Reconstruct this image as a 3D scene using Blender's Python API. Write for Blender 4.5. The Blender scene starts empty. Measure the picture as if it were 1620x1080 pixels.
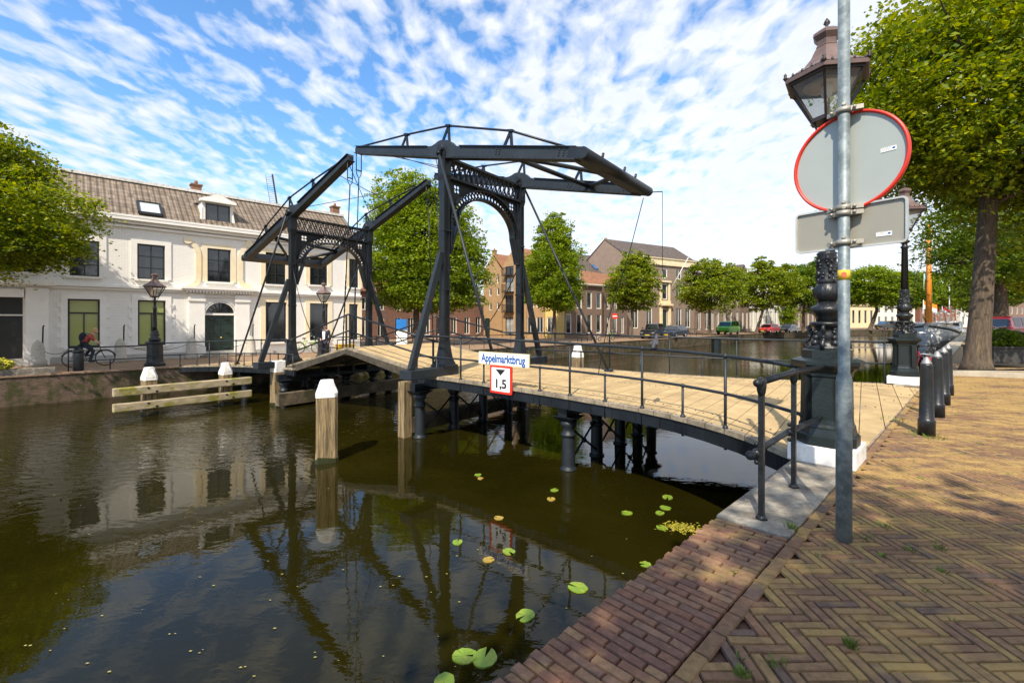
import bpy, bmesh, math, random
import numpy as np
from mathutils import Vector, Matrix
R = math.radians
V = Vector
random.seed(7)
scene = bpy.context.scene
col = scene.collection

# ---------------------------------------------------------------- camera, sky, sun, exposure
cam_d = bpy.data.cameras.new("camera")
cam = bpy.data.objects.new("camera", cam_d)
col.objects.link(cam)
cam.location = (0, 0, 1.55)
cam.rotation_euler = (R(90), 0, 0)
cam_d.sensor_width = 36
cam_d.lens = 16.0
cam_d.shift_y = -0.0204
cam_d.clip_start = 0.05
cam_d.clip_end = 3000
scene.camera = cam

SUN_AZ = 71.0      # direction the light travels, measured from +X
SUN_EL = 47.0
sd = bpy.data.lights.new("sun", 'SUN')
sd.energy = 4.5
sd.angle = R(0.5)
sd.color = (1.0, 0.90, 0.75)
so = bpy.data.objects.new("sun", sd)
col.objects.link(so)
L = V((math.cos(R(SUN_AZ)) * math.cos(R(SUN_EL)), math.sin(R(SUN_AZ)) * math.cos(R(SUN_EL)), -math.sin(R(SUN_EL))))
so.rotation_euler = L.to_track_quat('-Z', 'Y').to_euler()
so.location = (0, -20, 30)

world = bpy.data.worlds.new("World")
scene.world = world
world.use_nodes = True
wn = world.node_tree
wn.nodes.clear()
def N(nt, t, **kw):
    n = nt.nodes.new(t)
    for k, v in kw.items():
        setattr(n, k, v)
    return n
def math_node(nt, op, a, b=None, clamp=False):
    m = N(nt, 'ShaderNodeMath', operation=op, use_clamp=clamp)
    for i, x in enumerate((a, b)):
        if x is None: continue
        if isinstance(x, (int, float)): m.inputs[i].default_value = x
        else: nt.links.new(x, m.inputs[i])
    return m.outputs[0]
def ramp(nt, fac, stops, interp='LINEAR'):
    r = N(nt, 'ShaderNodeValToRGB')
    r.color_ramp.interpolation = interp
    e = r.color_ramp.elements
    while len(e) < len(stops): e.new(0.5)
    for el, (p, c) in zip(e, stops):
        el.position = p
        el.color = (c, c, c, 1) if isinstance(c, (int, float)) else (*c, 1)
    if fac is not None: nt.links.new(fac, r.inputs[0])
    return r.outputs[0]
wo = N(wn, 'ShaderNodeOutputWorld')
bg = N(wn, 'ShaderNodeBackground')
bg.inputs[1].default_value = 0.132
sky = N(wn, 'ShaderNodeTexSky', sky_type='NISHITA')
sky.sun_disc = False
sky.sun_elevation = R(SUN_EL)
sx, sy = -L.x, -L.y
sky.sun_rotation = math.atan2(sx, sy)
sky.altitude = 0
sky.air_density = 1.0
sky.dust_density = 0.6
sky.ozone_density = 2.2
tc = N(wn, 'ShaderNodeTexCoord')
sep = N(wn, 'ShaderNodeSeparateXYZ')
wn.links.new(tc.outputs['Generated'], sep.inputs[0])
zz = math_node(wn, 'ADD', math_node(wn, 'MAXIMUM', sep.outputs[2], 0.0), 0.10)
px = math_node(wn, 'DIVIDE', sep.outputs[0], zz)
py = math_node(wn, 'DIVIDE', sep.outputs[1], zz)
cmb = N(wn, 'ShaderNodeCombineXYZ')
wn.links.new(px, cmb.inputs[0]); wn.links.new(py, cmb.inputs[1])
def wnoise(scale, sxyz, detail, rough, dist, off=(0, 0, 0), rot=0.0):
    mp = N(wn, 'ShaderNodeMapping')
    mp.inputs['Scale'].default_value = sxyz
    mp.inputs['Location'].default_value = off
    mp.inputs['Rotation'].default_value = (0, 0, rot)
    wn.links.new(cmb.outputs[0], mp.inputs[0])
    n = N(wn, 'ShaderNodeTexNoise')
    n.inputs['Scale'].default_value = scale
    n.inputs['Detail'].default_value = detail
    n.inputs['Roughness'].default_value = rough
    n.inputs['Distortion'].default_value = dist
    wn.links.new(mp.outputs[0], n.inputs['Vector'])
    return n.outputs['Fac']
nA = wnoise(1.1, (1, 0.7, 1), 4, 0.5, 0.3, (3.1, 1.7, 0))
nB = wnoise(11.0, (1.0, 0.6, 1), 5, 0.5, 0.3, (0.4, 2.2, 0), 0.06)
nC = wnoise(13.0, (1.0, 0.7, 1), 5, 0.6, 0.2, (5.4, 0.2, 0))
rightness = math_node(wn, 'MULTIPLY', math_node(wn, 'ADD', sep.outputs[0], -0.08, ), 0.27)
# cloud cover = medium cells + big mask + more on the right + more toward the horizon
cc = math_node(wn, 'ADD', math_node(wn, 'MULTIPLY', nB, 1.30), math_node(wn, 'MULTIPLY', nA, 0.62))
cc = math_node(wn, 'ADD', cc, math_node(wn, 'MULTIPLY', nC, 0.36))
cc = math_node(wn, 'ADD', cc, rightness)
hz = math_node(wn, 'MULTIPLY', math_node(wn, 'SUBTRACT', 0.42, sep.outputs[2], True), 0.55)
cc = math_node(wn, 'ADD', cc, hz)
mask = ramp(wn, math_node(wn, 'MULTIPLY', cc, 0.5), [(0.455, 0.0), (0.53, 0.42), (0.63, 0.88)])
hsv = N(wn, 'ShaderNodeHueSaturation')
hsv.inputs['Saturation'].default_value = 1.22
hsv.inputs['Value'].default_value = 1.48
wn.links.new(sky.outputs[0], hsv.inputs['Color'])
shade = ramp(wn, math_node(wn, 'ADD', math_node(wn, 'MULTIPLY', nC, 0.5), math_node(wn, 'MULTIPLY', nA, 0.6)),
             [(0.35, (6.0, 6.1, 6.3)), (0.75, (4.7, 4.85, 5.3))])
mx = N(wn, 'ShaderNodeMix', data_type='RGBA')
wn.links.new(mask, mx.inputs['Factor'])
wn.links.new(hsv.outputs[0], mx.inputs['A'])
wn.links.new(shade, mx.inputs['B'])
wn.links.new(mx.outputs['Result'], bg.inputs[0])
wn.links.new(bg.outputs[0], wo.inputs[0])
scene.view_settings.view_transform = 'Standard'
scene.view_settings.look = 'None'
scene.view_settings.gamma = 1
scene.view_settings.exposure = 0.58
scene.render.resolution_x = 1024
scene.render.resolution_y = 682
scene.render.engine = 'CYCLES'
scene.cycles.max_bounces = 6
scene.cycles.transparent_max_bounces = 8

# ---------------------------------------------------------------- survey frame
HZ = 507.0; F = 720.0; EYE = 1.55
WATER = -1.5
LEFT_Z = -0.47
def atz(px, py, z):                 # ground point seen at a photo pixel, on the plane z
    Y = (EYE - z) * F / (py - HZ)
    return V(((px - 810) / F * Y, Y, z))
def atY(px, py, Y):
    return V(((px - 810) / F * Y, Y, EYE + (HZ - py) / F * Y))
U = V((0.717, 0.697, 0)).normalized()      # along the canal
NN = V((-U.y, U.x, 0))                     # across the canal, towards the left bank
def uv(s, n, z=0.0): return U * s + NN * n + V((0, 0, z))
C = V((0.612, 0.791, 0)).normalized()      # across the bridge
A = V((-C.y, C.x, 0))                      # along the bridge, towards the left bank
NL = V((-1.78, 12.0, 0))
SP = 3.32
LEN = 8.1
FL = NL + A * LEN
def fs(px, n):                             # position along a facade standing n metres across
    r = (px - 810) / F
    s = n * (U.x * r + U.y) / (U.x - U.y * r)
    return s
def fY(px, n): return (U * fs(px, n) + NN * n).y
def fz(px, py, n): return EYE + (HZ - py) / F * fY(px, n)

# ---------------------------------------------------------------- tags, objects, mesh builder
def tag(o, label=None, cat=None, group=None, kind=None):
    if label: o['label'] = label
    if cat: o['category'] = cat
    if group: o['group'] = group
    if kind: o['kind'] = kind
    return o
def thing(name, label, cat, loc=(0, 0, 0), rz=0.0, group=None):
    o = bpy.data.objects.new(name, None)
    o.empty_display_size = 0.2
    col.objects.link(o)
    o.location = loc
    o.rotation_euler = (0, 0, rz)
    return tag(o, label, cat, group)
def children(o): return [c for c in bpy.data.objects if c.parent == o]
def copy_tree(o, parent=None, kids=None):
    if kids is None:
        kids = {}
        for c in bpy.data.objects:
            if c.parent: kids.setdefault(c.parent.name, []).append(c)
    c = o.copy(); col.objects.link(c)
    if parent is not None:
        mpi = o.matrix_parent_inverse.copy()
        c.parent = parent
        c.matrix_parent_inverse = mpi
    for ch in kids.get(o.name, []): copy_tree(ch, c, kids)
    return c
class MB:
    def __init__(s): s.v = []; s.f = []; s.m = []; s.sm = []
    def add(s, vs, fs_, mi=0, smooth=False):
        b = len(s.v)
        s.v += [tuple(p) for p in vs]
        for f in fs_:
            s.f.append(tuple(i + b for i in f)); s.m.append(mi); s.sm.append(smooth)
        return s
    def box(s, c, size, rz=0.0, mi=0):
        x, y, z = size[0] / 2, size[1] / 2, size[2] / 2
        cs, sn = math.cos(rz), math.sin(rz)
        P = []
        for dz in (-z, z):
            for dx, dy in ((-x, -y), (x, -y), (x, y), (-x, y)):
                P.append((c[0] + dx * cs - dy * sn, c[1] + dx * sn + dy * cs, c[2] + dz))
        return s.add(P, [(0, 3, 2, 1), (4, 5, 6, 7), (0, 1, 5, 4), (1, 2, 6, 5), (2, 3, 7, 6), (3, 0, 4, 7)], mi)
    def frustum(s, c, w0, w1, h, rz=0.0, mi=0, n=4):
        P = []
        for k, (w, z) in enumerate(((w0, 0), (w1, h))):
            for i in range(n):
                a = rz + math.pi / n + i * 2 * math.pi / n
                r = w / 2 / math.cos(math.pi / n)
                P.append((c[0] + r * math.cos(a), c[1] + r * math.sin(a), c[2] + z))
        F_ = [tuple(range(n - 1, -1, -1)), tuple(range(n, 2 * n))]
        for i in range(n): F_.append((i, (i + 1) % n, n + (i + 1) % n, n + i))
        return s.add(P, F_, mi)
    def bar(s, p0, p1, w, h, mi=0, up=(0, 0, 1), w1=None, h1=None):
        p0, p1 = V(p0), V(p1); d = (p1 - p0).normalized()
        side = d.cross(V(up))
        if side.length < 1e-4: side = d.cross(V((1, 0, 0)))
        side.normalize(); upv = side.cross(d).normalized()
        w1 = w if w1 is None else w1; h1 = h if h1 is None else h1
        P = []
        for p, a, b in ((p0, w, h), (p1, w1, h1)):
            for i, j in ((-1, -1), (1, -1), (1, 1), (-1, 1)):
                P.append(p + side * (i * a / 2) + upv * (j * b / 2))
        return s.add(P, [(0, 1, 2, 3), (7, 6, 5, 4), (0, 4, 5, 1), (1, 5, 6, 2), (2, 6, 7, 3), (3, 7, 4, 0)], mi)
    def tube(s, pts, r, n=10, mi=0, r1=None, cap=True, smooth=True):
        pts = [V(p) for p in pts]
        m = len(pts)
        rs = [r + ((r1 if r1 is not None else r) - r) * i / max(1, m - 1) for i in range(m)] if not isinstance(r, (list, tuple)) else r
        P = []; prev = None
        for i, p in enumerate(pts):
            d = (pts[min(i + 1, m - 1)] - pts[max(i - 1, 0)]).normalized()
            if prev is None:
                sd_ = d.cross(V((0, 0, 1)))
                if sd_.length < 1e-3: sd_ = V((1, 0, 0))
            else:
                sd_ = prev - d * prev.dot(d)
                if sd_.length < 1e-4: sd_ = d.cross(V((0, 0, 1)))
            sd_.normalize(); prev = sd_
            up = sd_.cross(d)
            for k in range(n):
                a = 2 * math.pi * k / n
                P.append(p + (sd_ * math.cos(a) + up * math.sin(a)) * rs[i])
        F_ = []
        for i in range(m - 1):
            for k in range(n):
                F_.append((i * n + k, i * n + (k + 1) % n, (i + 1) * n + (k + 1) % n, (i + 1) * n + k))
        s.add(P, F_, mi, smooth)
        if cap:
            b = len(s.v) - m * n
            s.f.append(tuple(b + k for k in range(n - 1, -1, -1))); s.m.append(mi); s.sm.append(False)
            s.f.append(tuple(b + (m - 1) * n + k for k in range(n))); s.m.append(mi); s.sm.append(False)
        return s
    def lathe(s, prof, n=16, c=(0, 0, 0), mi=0, rz=0.0, smooth=True, mod=None):
        P = []
        for j, (r, z) in enumerate(prof):
            for k in range(n):
                a = 2 * math.pi * k / n + rz
                rr = r * (mod(a, z) if mod else 1)
                P.append((c[0] + rr * math.cos(a), c[1] + rr * math.sin(a), c[2] + z))
        F_ = []
        for j in range(len(prof) - 1):
            for k in range(n):
                F_.append((j * n + k, j * n + (k + 1) % n, (j + 1) * n + (k + 1) % n, (j + 1) * n + k))
        s.add(P, F_, mi, smooth)
        b = len(s.v) - len(P)
        s.f.append(tuple(b + k for k in range(n - 1, -1, -1))); s.m.append(mi); s.sm.append(False)
        s.f.append(tuple(b + (len(prof) - 1) * n + k for k in range(n))); s.m.append(mi); s.sm.append(False)
        return s
    def ball(s, c, r, n=10, m=6, sc=(1, 1, 1), mi=0):
        P = []; F_ = []
        for j in range(1, m):
            t = math.pi * j / m
            for k in range(n):
                a = 2 * math.pi * k / n
                P.append((c[0] + r * sc[0] * math.sin(t) * math.cos(a), c[1] + r * sc[1] * math.sin(t) * math.sin(a), c[2] + r * sc[2] * math.cos(t)))
        P.append((c[0], c[1], c[2] + r * sc[2])); P.append((c[0], c[1], c[2] - r * sc[2]))
        for j in range(m - 2):
            for k in range(n):
                F_.append((j * n + k, (j + 1) * n + k, (j + 1) * n + (k + 1) % n, j * n + (k + 1) % n))
        T = len(P) - 2
        for k in range(n):
            F_.append((T, k, (k + 1) % n)); F_.append((T + 1, (m - 2) * n + (k + 1) % n, (m - 2) * n + k))
        return s.add(P, F_, mi, True)
    def prism(s, poly, z0, z1, mi=0, mt=None):
        n = len(poly)
        P = [(p[0], p[1], z0) for p in poly] + [(p[0], p[1], z1) for p in poly]
        s.add(P, [tuple(range(n - 1, -1, -1))] + [(i, (i + 1) % n, n + (i + 1) % n, n + i) for i in range(n)], mi)
        b = len(s.v) - 2 * n
        s.f.append(tuple(b + n + i for i in range(n))); s.m.append(mi if mt is None else mt); s.sm.append(False)
        return s
    def extrude(s, poly, o, ax, ay, d, mi=0):       # 2D outline in plane (ax, ay) at o, thickness vector d
        o, ax, ay, d = V(o), V(ax), V(ay), V(d); n = len(poly)
        P = [o + ax * p[0] + ay * p[1] for p in poly]; Q = [p + d for p in P]
        s.add(P + Q, [tuple(range(n - 1, -1, -1)), tuple(range(n, 2 * n))] + [(i, (i + 1) % n, n + (i + 1) % n, n + i) for i in range(n)], mi)
        return s
    def build(s, name, mats, parent=None, world=True, bevel=0.0):
        me = bpy.data.meshes.new(name)
        me.from_pydata(s.v, [], s.f)
        if not isinstance(mats, (list, tuple)): mats = [mats]
        for m in mats: me.materials.append(m)
        me.polygons.foreach_set('material_index', s.m)
        me.polygons.foreach_set('use_smooth', s.sm)
        me.update()
        bm = bmesh.new(); bm.from_mesh(me)
        bmesh.ops.recalc_face_normals(bm, faces=bm.faces)
        bm.to_mesh(me); bm.free()
        o = bpy.data.objects.new(name, me)
        col.objects.link(o)
        if parent is not None:
            o.parent = parent
            if world:
                pm = Matrix.Identity(4)
                ch = []; q = parent
                while q is not None: ch.append(q); q = q.parent
                for q in reversed(ch):
                    pm = pm @ q.matrix_parent_inverse @ q.matrix_basis
                o.matrix_parent_inverse = pm.inverted()
        if bevel > 0:
            b = o.modifiers.new('bevel', 'BEVEL'); b.width = bevel; b.segments = 2; b.limit_method = 'ANGLE'; b.angle_limit = R(40)
        return o
def one(fn_name, *a, **k): return getattr(MB(), fn_name)(*a, **k)

# ---------------------------------------------------------------- materials
MATS = {}
def mat(name, c, rough=0.6, metal=0.0, var=0.15, scale=4.0, bump=0.0, bscale=40.0, c2=None, spec=0.5, island=0.0, detail=5, stretch=(1, 1, 1), c2pos=(0.42, 0.66), coat=0.0):
    m = bpy.data.materials.new(name); m.use_nodes = True
    nt = m.node_tree; p = nt.nodes['Principled BSDF']
    p.inputs['Roughness'].default_value = rough
    p.inputs['Metallic'].default_value = metal
    p.inputs['Specular IOR Level'].default_value = spec
    if coat: p.inputs['Coat Weight'].default_value = coat
    tcn = N(nt, 'ShaderNodeTexCoord')
    mp = N(nt, 'ShaderNodeMapping'); mp.inputs['Scale'].default_value = stretch
    geo = N(nt, 'ShaderNodeNewGeometry')
    nt.links.new(geo.outputs['Position'] if False else tcn.outputs['Object'], mp.inputs[0])
    n1 = N(nt, 'ShaderNodeTexNoise'); n1.inputs['Scale'].default_value = scale; n1.inputs['Detail'].default_value = detail
    n1.inputs['Roughness'].default_value = 0.6
    nt.links.new(mp.outputs[0], n1.inputs['Vector'])
    dark = tuple(x * (1 - var) for x in c); light = tuple(min(1, x * (1 + var)) for x in c)
    base = ramp(nt, n1.outputs['Fac'], [(0.3, dark), (0.7, light)])
    if c2 is not None:
        n2 = N(nt, 'ShaderNodeTexNoise'); n2.inputs['Scale'].default_value = scale * 0.45; n2.inputs['Detail'].default_value = 7
        n2.inputs['Roughness'].default_value = 0.68
        nt.links.new(mp.outputs[0], n2.inputs['Vector'])
        k = ramp(nt, n2.outputs['Fac'], [(c2pos[0], 0.0), (c2pos[1], 1.0)])
        mm = N(nt, 'ShaderNodeMix', data_type='RGBA')
        nt.links.new(k, mm.inputs['Factor']); nt.links.new(base, mm.inputs['A']); mm.inputs['B'].default_value = (*c2, 1)
        base = mm.outputs['Result']
    if island:
        hv = N(nt, 'ShaderNodeHueSaturation')
        nt.links.new(math_node(nt, 'ADD', math_node(nt, 'MULTIPLY', geo.outputs['Random Per Island'], island * 2), 1 - island), hv.inputs['Value'])
        nt.links.new(base, hv.inputs['Color']); base = hv.outputs[0]
    nt.links.new(base, p.inputs['Base Color'])
    if bump:
        n3 = N(nt, 'ShaderNodeTexNoise'); n3.inputs['Scale'].default_value = bscale; n3.inputs['Detail'].default_value = 4
        nt.links.new(mp.outputs[0], n3.inputs['Vector'])
        b = N(nt, 'ShaderNodeBump'); b.inputs['Strength'].default_value = bump; b.inputs['Distance'].default_value = 0.02
        nt.links.new(n3.outputs['Fac'], b.inputs['Height']); nt.links.new(b.outputs[0], p.inputs['Normal'])
    MATS[name] = m
    return m
def brick_mat(name, c1, c2, mortar, bw=0.22, bh=0.06, ms=0.008, rough=0.85, bump=0.5, vertical=True, stain=None, offx=0.0, spos=(0.5, 0.72), mott=0.5):
    m = bpy.data.materials.new(name); m.use_nodes = True
    nt = m.node_tree; p = nt.nodes['Principled BSDF']; p.inputs['Roughness'].default_value = rough
    p.inputs['Specular IOR Level'].default_value = 0.25
    tcn = N(nt, 'ShaderNodeTexCoord'); sp_ = N(nt, 'ShaderNodeSeparateXYZ'); nt.links.new(tcn.outputs['Object'], sp_.inputs[0])
    cb = N(nt, 'ShaderNodeCombineXYZ')
    if vertical:
        nt.links.new(math_node(nt, 'ADD', math_node(nt, 'ADD', sp_.outputs[0], sp_.outputs[1]), offx), cb.inputs[0]); nt.links.new(sp_.outputs[2], cb.inputs[1])
    else:
        nt.links.new(sp_.outputs[0], cb.inputs[0]); nt.links.new(sp_.outputs[1], cb.inputs[1])
    br = N(nt, 'ShaderNodeTexBrick')
    br.inputs['Scale'].default_value = 1.0
    br.inputs['Brick Width'].default_value = bw; br.inputs['Row Height'].default_value = bh
    br.inputs['Mortar Size'].default_value = ms; br.inputs['Mortar Smooth'].default_value = 0.3
    br.inputs['Color1'].default_value = (*c1, 1); br.inputs['Color2'].default_value = (*c2, 1); br.inputs['Mortar'].default_value = (*mortar, 1)
    nt.links.new(cb.outputs[0], br.inputs['Vector'])
    base = br.outputs['Color']
    n2 = N(nt, 'ShaderNodeTexNoise'); n2.inputs['Scale'].default_value = 1.1; n2.inputs['Detail'].default_value = 8; n2.inputs['Roughness'].default_value = 0.65
    nt.links.new(tcn.outputs['Object'], n2.inputs['Vector'])
    hv = N(nt, 'ShaderNodeHueSaturation')
    nt.links.new(math_node(nt, 'ADD', math_node(nt, 'MULTIPLY', n2.outputs['Fac'], mott), 1 - mott / 2), hv.inputs['Value'])
    nt.links.new(base, hv.inputs['Color']); base = hv.outputs[0]
    if stain:
        n4 = N(nt, 'ShaderNodeTexNoise'); n4.inputs['Scale'].default_value = 2.3; n4.inputs['Detail'].default_value = 9; n4.inputs['Roughness'].default_value = 0.7
        nt.links.new(tcn.outputs['Object'], n4.inputs['Vector'])
        mm = N(nt, 'ShaderNodeMix', data_type='RGBA')
        nt.links.new(ramp(nt, n4.outputs['Fac'], [(spos[0], 0.0), (spos[1], 1.0)]), mm.inputs['Factor']); nt.links.new(base, mm.inputs['A']); mm.inputs['B'].default_value = (*stain, 1)
        base = mm.outputs['Result']
    nt.links.new(base, p.inputs['Base Color'])
    b = N(nt, 'ShaderNodeBump'); b.inputs['Strength'].default_value = bump; b.inputs['Distance'].default_value = 0.01
    nt.links.new(math_node(nt, 'SUBTRACT', 1.0, br.outputs['Fac']), b.inputs['Height']); nt.links.new(b.outputs[0], p.inputs['Normal'])
    return m
IRON = mat('painted_iron', (0.006, 0.008, 0.011), rough=0.42, var=0.3, scale=3, bump=0.12, bscale=60, c2=(0.013, 0.017, 0.021), spec=0.4)
IRON2 = mat('blue_grey_iron', (0.015, 0.020, 0.025), rough=0.5, var=0.3, scale=3, bump=0.15, bscale=50, spec=0.4, c2=(0.045, 0.03, 0.02), c2pos=(0.64, 0.76))
IRONBLACK = mat('black_iron', (0.006, 0.007, 0.009), rough=0.36, var=0.4, scale=9, bump=0.25, bscale=45, c2=(0.018, 0.021, 0.022))
IRONGREEN = mat('green_black_iron', (0.008, 0.013, 0.013), rough=0.38, var=0.3, scale=6, bump=0.15, bscale=40, c2=(0.035, 0.028, 0.02), c2pos=(0.62, 0.78))
GALV = mat('galvanised_steel', (0.22, 0.26, 0.27), rough=0.55, metal=0.35, var=0.25, scale=30, bump=0.05, bscale=80, c2=(0.13, 0.165, 0.175), c2pos=(0.45, 0.6))
SIGNBACK = mat('sign_back', (0.36, 0.39, 0.36), rough=0.5, metal=0.2, var=0.05, scale=2, c2=(0.3, 0.31, 0.27), c2pos=(0.6, 0.8))
SIGNBACK2 = mat('sign_back_dull', (0.30, 0.285, 0.235), rough=0.55, metal=0.2, var=0.06, scale=3)
SIGNRED = mat('sign_red', (0.62, 0.03, 0.012), rough=0.4, var=0.08, scale=8)
WHITEP = mat('white_paint', (0.78, 0.76, 0.72), rough=0.6, var=0.06, scale=9, bump=0.3, bscale=30, c2=(0.42, 0.38, 0.28), c2pos=(0.52, 0.7))
WHITESIGN = mat('white_enamel', (0.82, 0.82, 0.8), rough=0.3, var=0.02, scale=5)
BLUEP = mat('blue_lettering', (0.0, 0.09, 0.36), rough=0.4, var=0.03)
BLACKP = mat('black_lettering', (0.012, 0.012, 0.013), rough=0.5, var=0.03)
CREAMP = mat('cream_rim', (0.62, 0.56, 0.36), rough=0.5, var=0.05)
COPPER = mat('brown_lantern_roof', (0.15, 0.10, 0.088), rough=0.5, var=0.25, scale=7, bump=0.1, c2=(0.11, 0.07, 0.06))
LANTFRAME = mat('brown_lantern_frame', (0.03, 0.02, 0.017), rough=0.45, var=0.3, scale=8)
WOOD_OLD = mat('weathered_wood', (0.25, 0.18, 0.09), rough=0.9, var=0.55, scale=6, bump=1.0, bscale=12, c2=(0.09, 0.065, 0.03), stretch=(6, 6, 0.35), c2pos=(0.5, 0.62))
WOOD_BEAM = mat('mossy_beam', (0.36, 0.29, 0.18), rough=0.85, var=0.3, scale=4, bump=0.6, bscale=20, c2=(0.20, 0.18, 0.02), stretch=(1, 1, 2), c2pos=(0.5, 0.62))
WOOD_GREY = mat('grey_brown_timber', (0.12, 0.09, 0.055), rough=0.9, var=0.5, scale=3, bump=0.8, bscale=18, c2=(0.055, 0.045, 0.02), c2pos=(0.45, 0.6))
WOOD_DARK = mat('dark_timber', (0.045, 0.036, 0.024), rough=0.9, var=0.5, scale=5, bump=0.5, bscale=16, c2=(0.09, 0.075, 0.05), c2pos=(0.5, 0.7))
DECK = mat('tan_gritted_deck', (0.49, 0.355, 0.18), rough=0.95, var=0.16, scale=2.6, bump=0.5, bscale=200, c2=(0.29, 0.205, 0.11), c2pos=(0.48, 0.74), island=0.06, spec=0.2)
DECKWOOD = mat('grey_plank_end', (0.29, 0.24, 0.17), rough=0.9, var=0.35, scale=9, bump=0.5, bscale=30, c2=(0.17, 0.14, 0.1), spec=0.2, island=0.12)
CONC = mat('grey_concrete', (0.33, 0.295, 0.235), rough=0.92, var=0.3, scale=6, bump=1.0, bscale=26, c2=(0.15, 0.13, 0.105), c2pos=(0.42, 0.60), spec=0.2, detail=9)
KERB = mat('pale_kerb_stone', (0.42, 0.37, 0.28), rough=0.9, var=0.2, scale=3, bump=0.3, bscale=40, c2=(0.3, 0.26, 0.2))
GLASSY = mat('dark_window_glass', (0.018, 0.021, 0.024), rough=0.06, var=0.5, scale=0.6, spec=0.9)
GLASSG = mat('green_blind', (0.33, 0.36, 0.10), rough=0.5, var=0.06, scale=2, spec=0.6, stretch=(0.2, 0.2, 12), coat=0.4)
GLASSC = mat('curtained_glass', (0.3, 0.3, 0.28), rough=0.15, var=0.4, scale=1.6, spec=0.8)
GLASSB = mat('sky_window_glass', (0.05, 0.12, 0.25), rough=0.1, var=0.3, scale=1)
FRAMEK = mat('black_window_frame', (0.014, 0.015, 0.015), rough=0.4, var=0.2)
FRAMEW = mat('white_window_frame', (0.72, 0.69, 0.6), rough=0.5, var=0.05)
GREEND = mat('dark_green_door', (0.012, 0.03, 0.024), rough=0.35, var=0.2)
CREAMST = mat('cream_stucco', (0.72, 0.58, 0.34), rough=0.8, var=0.1, scale=3, c2=(0.74, 0.68, 0.55), c2pos=(0.5, 0.65))
RUBBER = mat('rubber', (0.012, 0.012, 0.012), rough=0.8, var=0.2)
CHROME = mat('chrome', (0.6, 0.6, 0.6), rough=0.2, metal=1.0, var=0.05)
STONE = mat('stone_bollard', (0.42, 0.39, 0.33), rough=0.9, var=0.2, scale=10, bump=0.4, bscale=40)
BARK = mat('tree_bark', (0.085, 0.062, 0.042), rough=0.95, var=0.5, scale=5, bump=1.0, bscale=9, stretch=(4, 4, 0.8), c2=(0.17, 0.125, 0.07), c2pos=(0.52, 0.72))
def leaf_mat(name, c_dark, c_light, trans=0.42):
    m = bpy.data.materials.new(name); m.use_nodes = True
    nt = m.node_tree; nt.nodes.clear()
    out = N(nt, 'ShaderNodeOutputMaterial'); geo = N(nt, 'ShaderNodeNewGeometry'); tcn = N(nt, 'ShaderNodeTexCoord')
    n1 = N(nt, 'ShaderNodeTexNoise'); n1.inputs['Scale'].default_value = 0.55; n1.inputs['Detail'].default_value = 3
    nt.links.new(tcn.outputs['Object'], n1.inputs['Vector'])
    k = math_node(nt, 'ADD', math_node(nt, 'MULTIPLY', geo.outputs['Random Per Island'], 0.55), math_node(nt, 'MULTIPLY', n1.outputs['Fac'], 0.5))
    c = ramp(nt, k, [(0.25, c_dark), (0.62, tuple((a + b) / 2 for a, b in zip(c_dark, c_light))), (0.85, c_light)])
    d = N(nt, 'ShaderNodeBsdfPrincipled'); d.inputs['Roughness'].default_value = 0.5; d.inputs['Specular IOR Level'].default_value = 0.35
    t = N(nt, 'ShaderNodeBsdfTranslucent'); nt.links.new(c, d.inputs['Base Color'])
    hv = N(nt, 'ShaderNodeHueSaturation'); hv.inputs['Hue'].default_value = 0.48; hv.inputs['Value'].default_value = 1.7; hv.inputs['Saturation'].default_value = 1.1
    nt.links.new(c, hv.inputs['Color']); nt.links.new(hv.outputs[0], t.inputs['Color'])
    mxs = N(nt, 'ShaderNodeMixShader'); mxs.inputs[0].default_value = trans
    nt.links.new(d.outputs[0], mxs.inputs[1]); nt.links.new(t.outputs[0], mxs.inputs[2]); nt.links.new(mxs.outputs[0], out.inputs[0])
    return m
LEAF_A = leaf_mat('linden_leaves', (0.06, 0.12, 0.006), (0.33, 0.36, 0.012), .42)
LEAF_B = leaf_mat('fresh_green_leaves', (0.075, 0.15, 0.008), (0.29, 0.36, 0.014))
LEAF_C = leaf_mat('dark_green_leaves', (0.045, 0.10, 0.007), (0.18, 0.25, 0.012))
def glass_mat(name, alpha=0.75):
    m = bpy.data.materials.new(name); m.use_nodes = True
    nt = m.node_tree; nt.nodes.clear(); out = N(nt, 'ShaderNodeOutputMaterial')
    g = N(nt, 'ShaderNodeBsdfGlossy'); g.inputs['Roughness'].default_value = 0.05; t = N(nt, 'ShaderNodeBsdfTransparent'); t.inputs[0].default_value = (0.86, 0.88, 0.86, 1)
    d = N(nt, 'ShaderNodeBsdfDiffuse'); d.inputs[0].default_value = (0.5, 0.5, 0.48, 1)
    m1 = N(nt, 'ShaderNodeMixShader'); m1.inputs[0].default_value = 0.25; nt.links.new(t.outputs[0], m1.inputs[1]); nt.links.new(d.outputs[0], m1.inputs[2])
    fr = N(nt, 'ShaderNodeFresnel'); m2 = N(nt, 'ShaderNodeMixShader'); nt.links.new(fr.outputs[0], m2.inputs[0]); nt.links.new(m1.outputs[0], m2.inputs[1]); nt.links.new(g.outputs[0], m2.inputs[2])
    nt.links.new(m2.outputs[0], out.inputs[0]); return m
LGLASS = glass_mat('lantern_glass')

def interp(t, tab):
    if t <= tab[0][0]: return tab[0][1]
    for (a, x), (b, y) in zip(tab, tab[1:]):
        if t <= b: 
            k = (t - a) / (b - a)
            return x + (y - x) * k
    return tab[-1][1]
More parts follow.
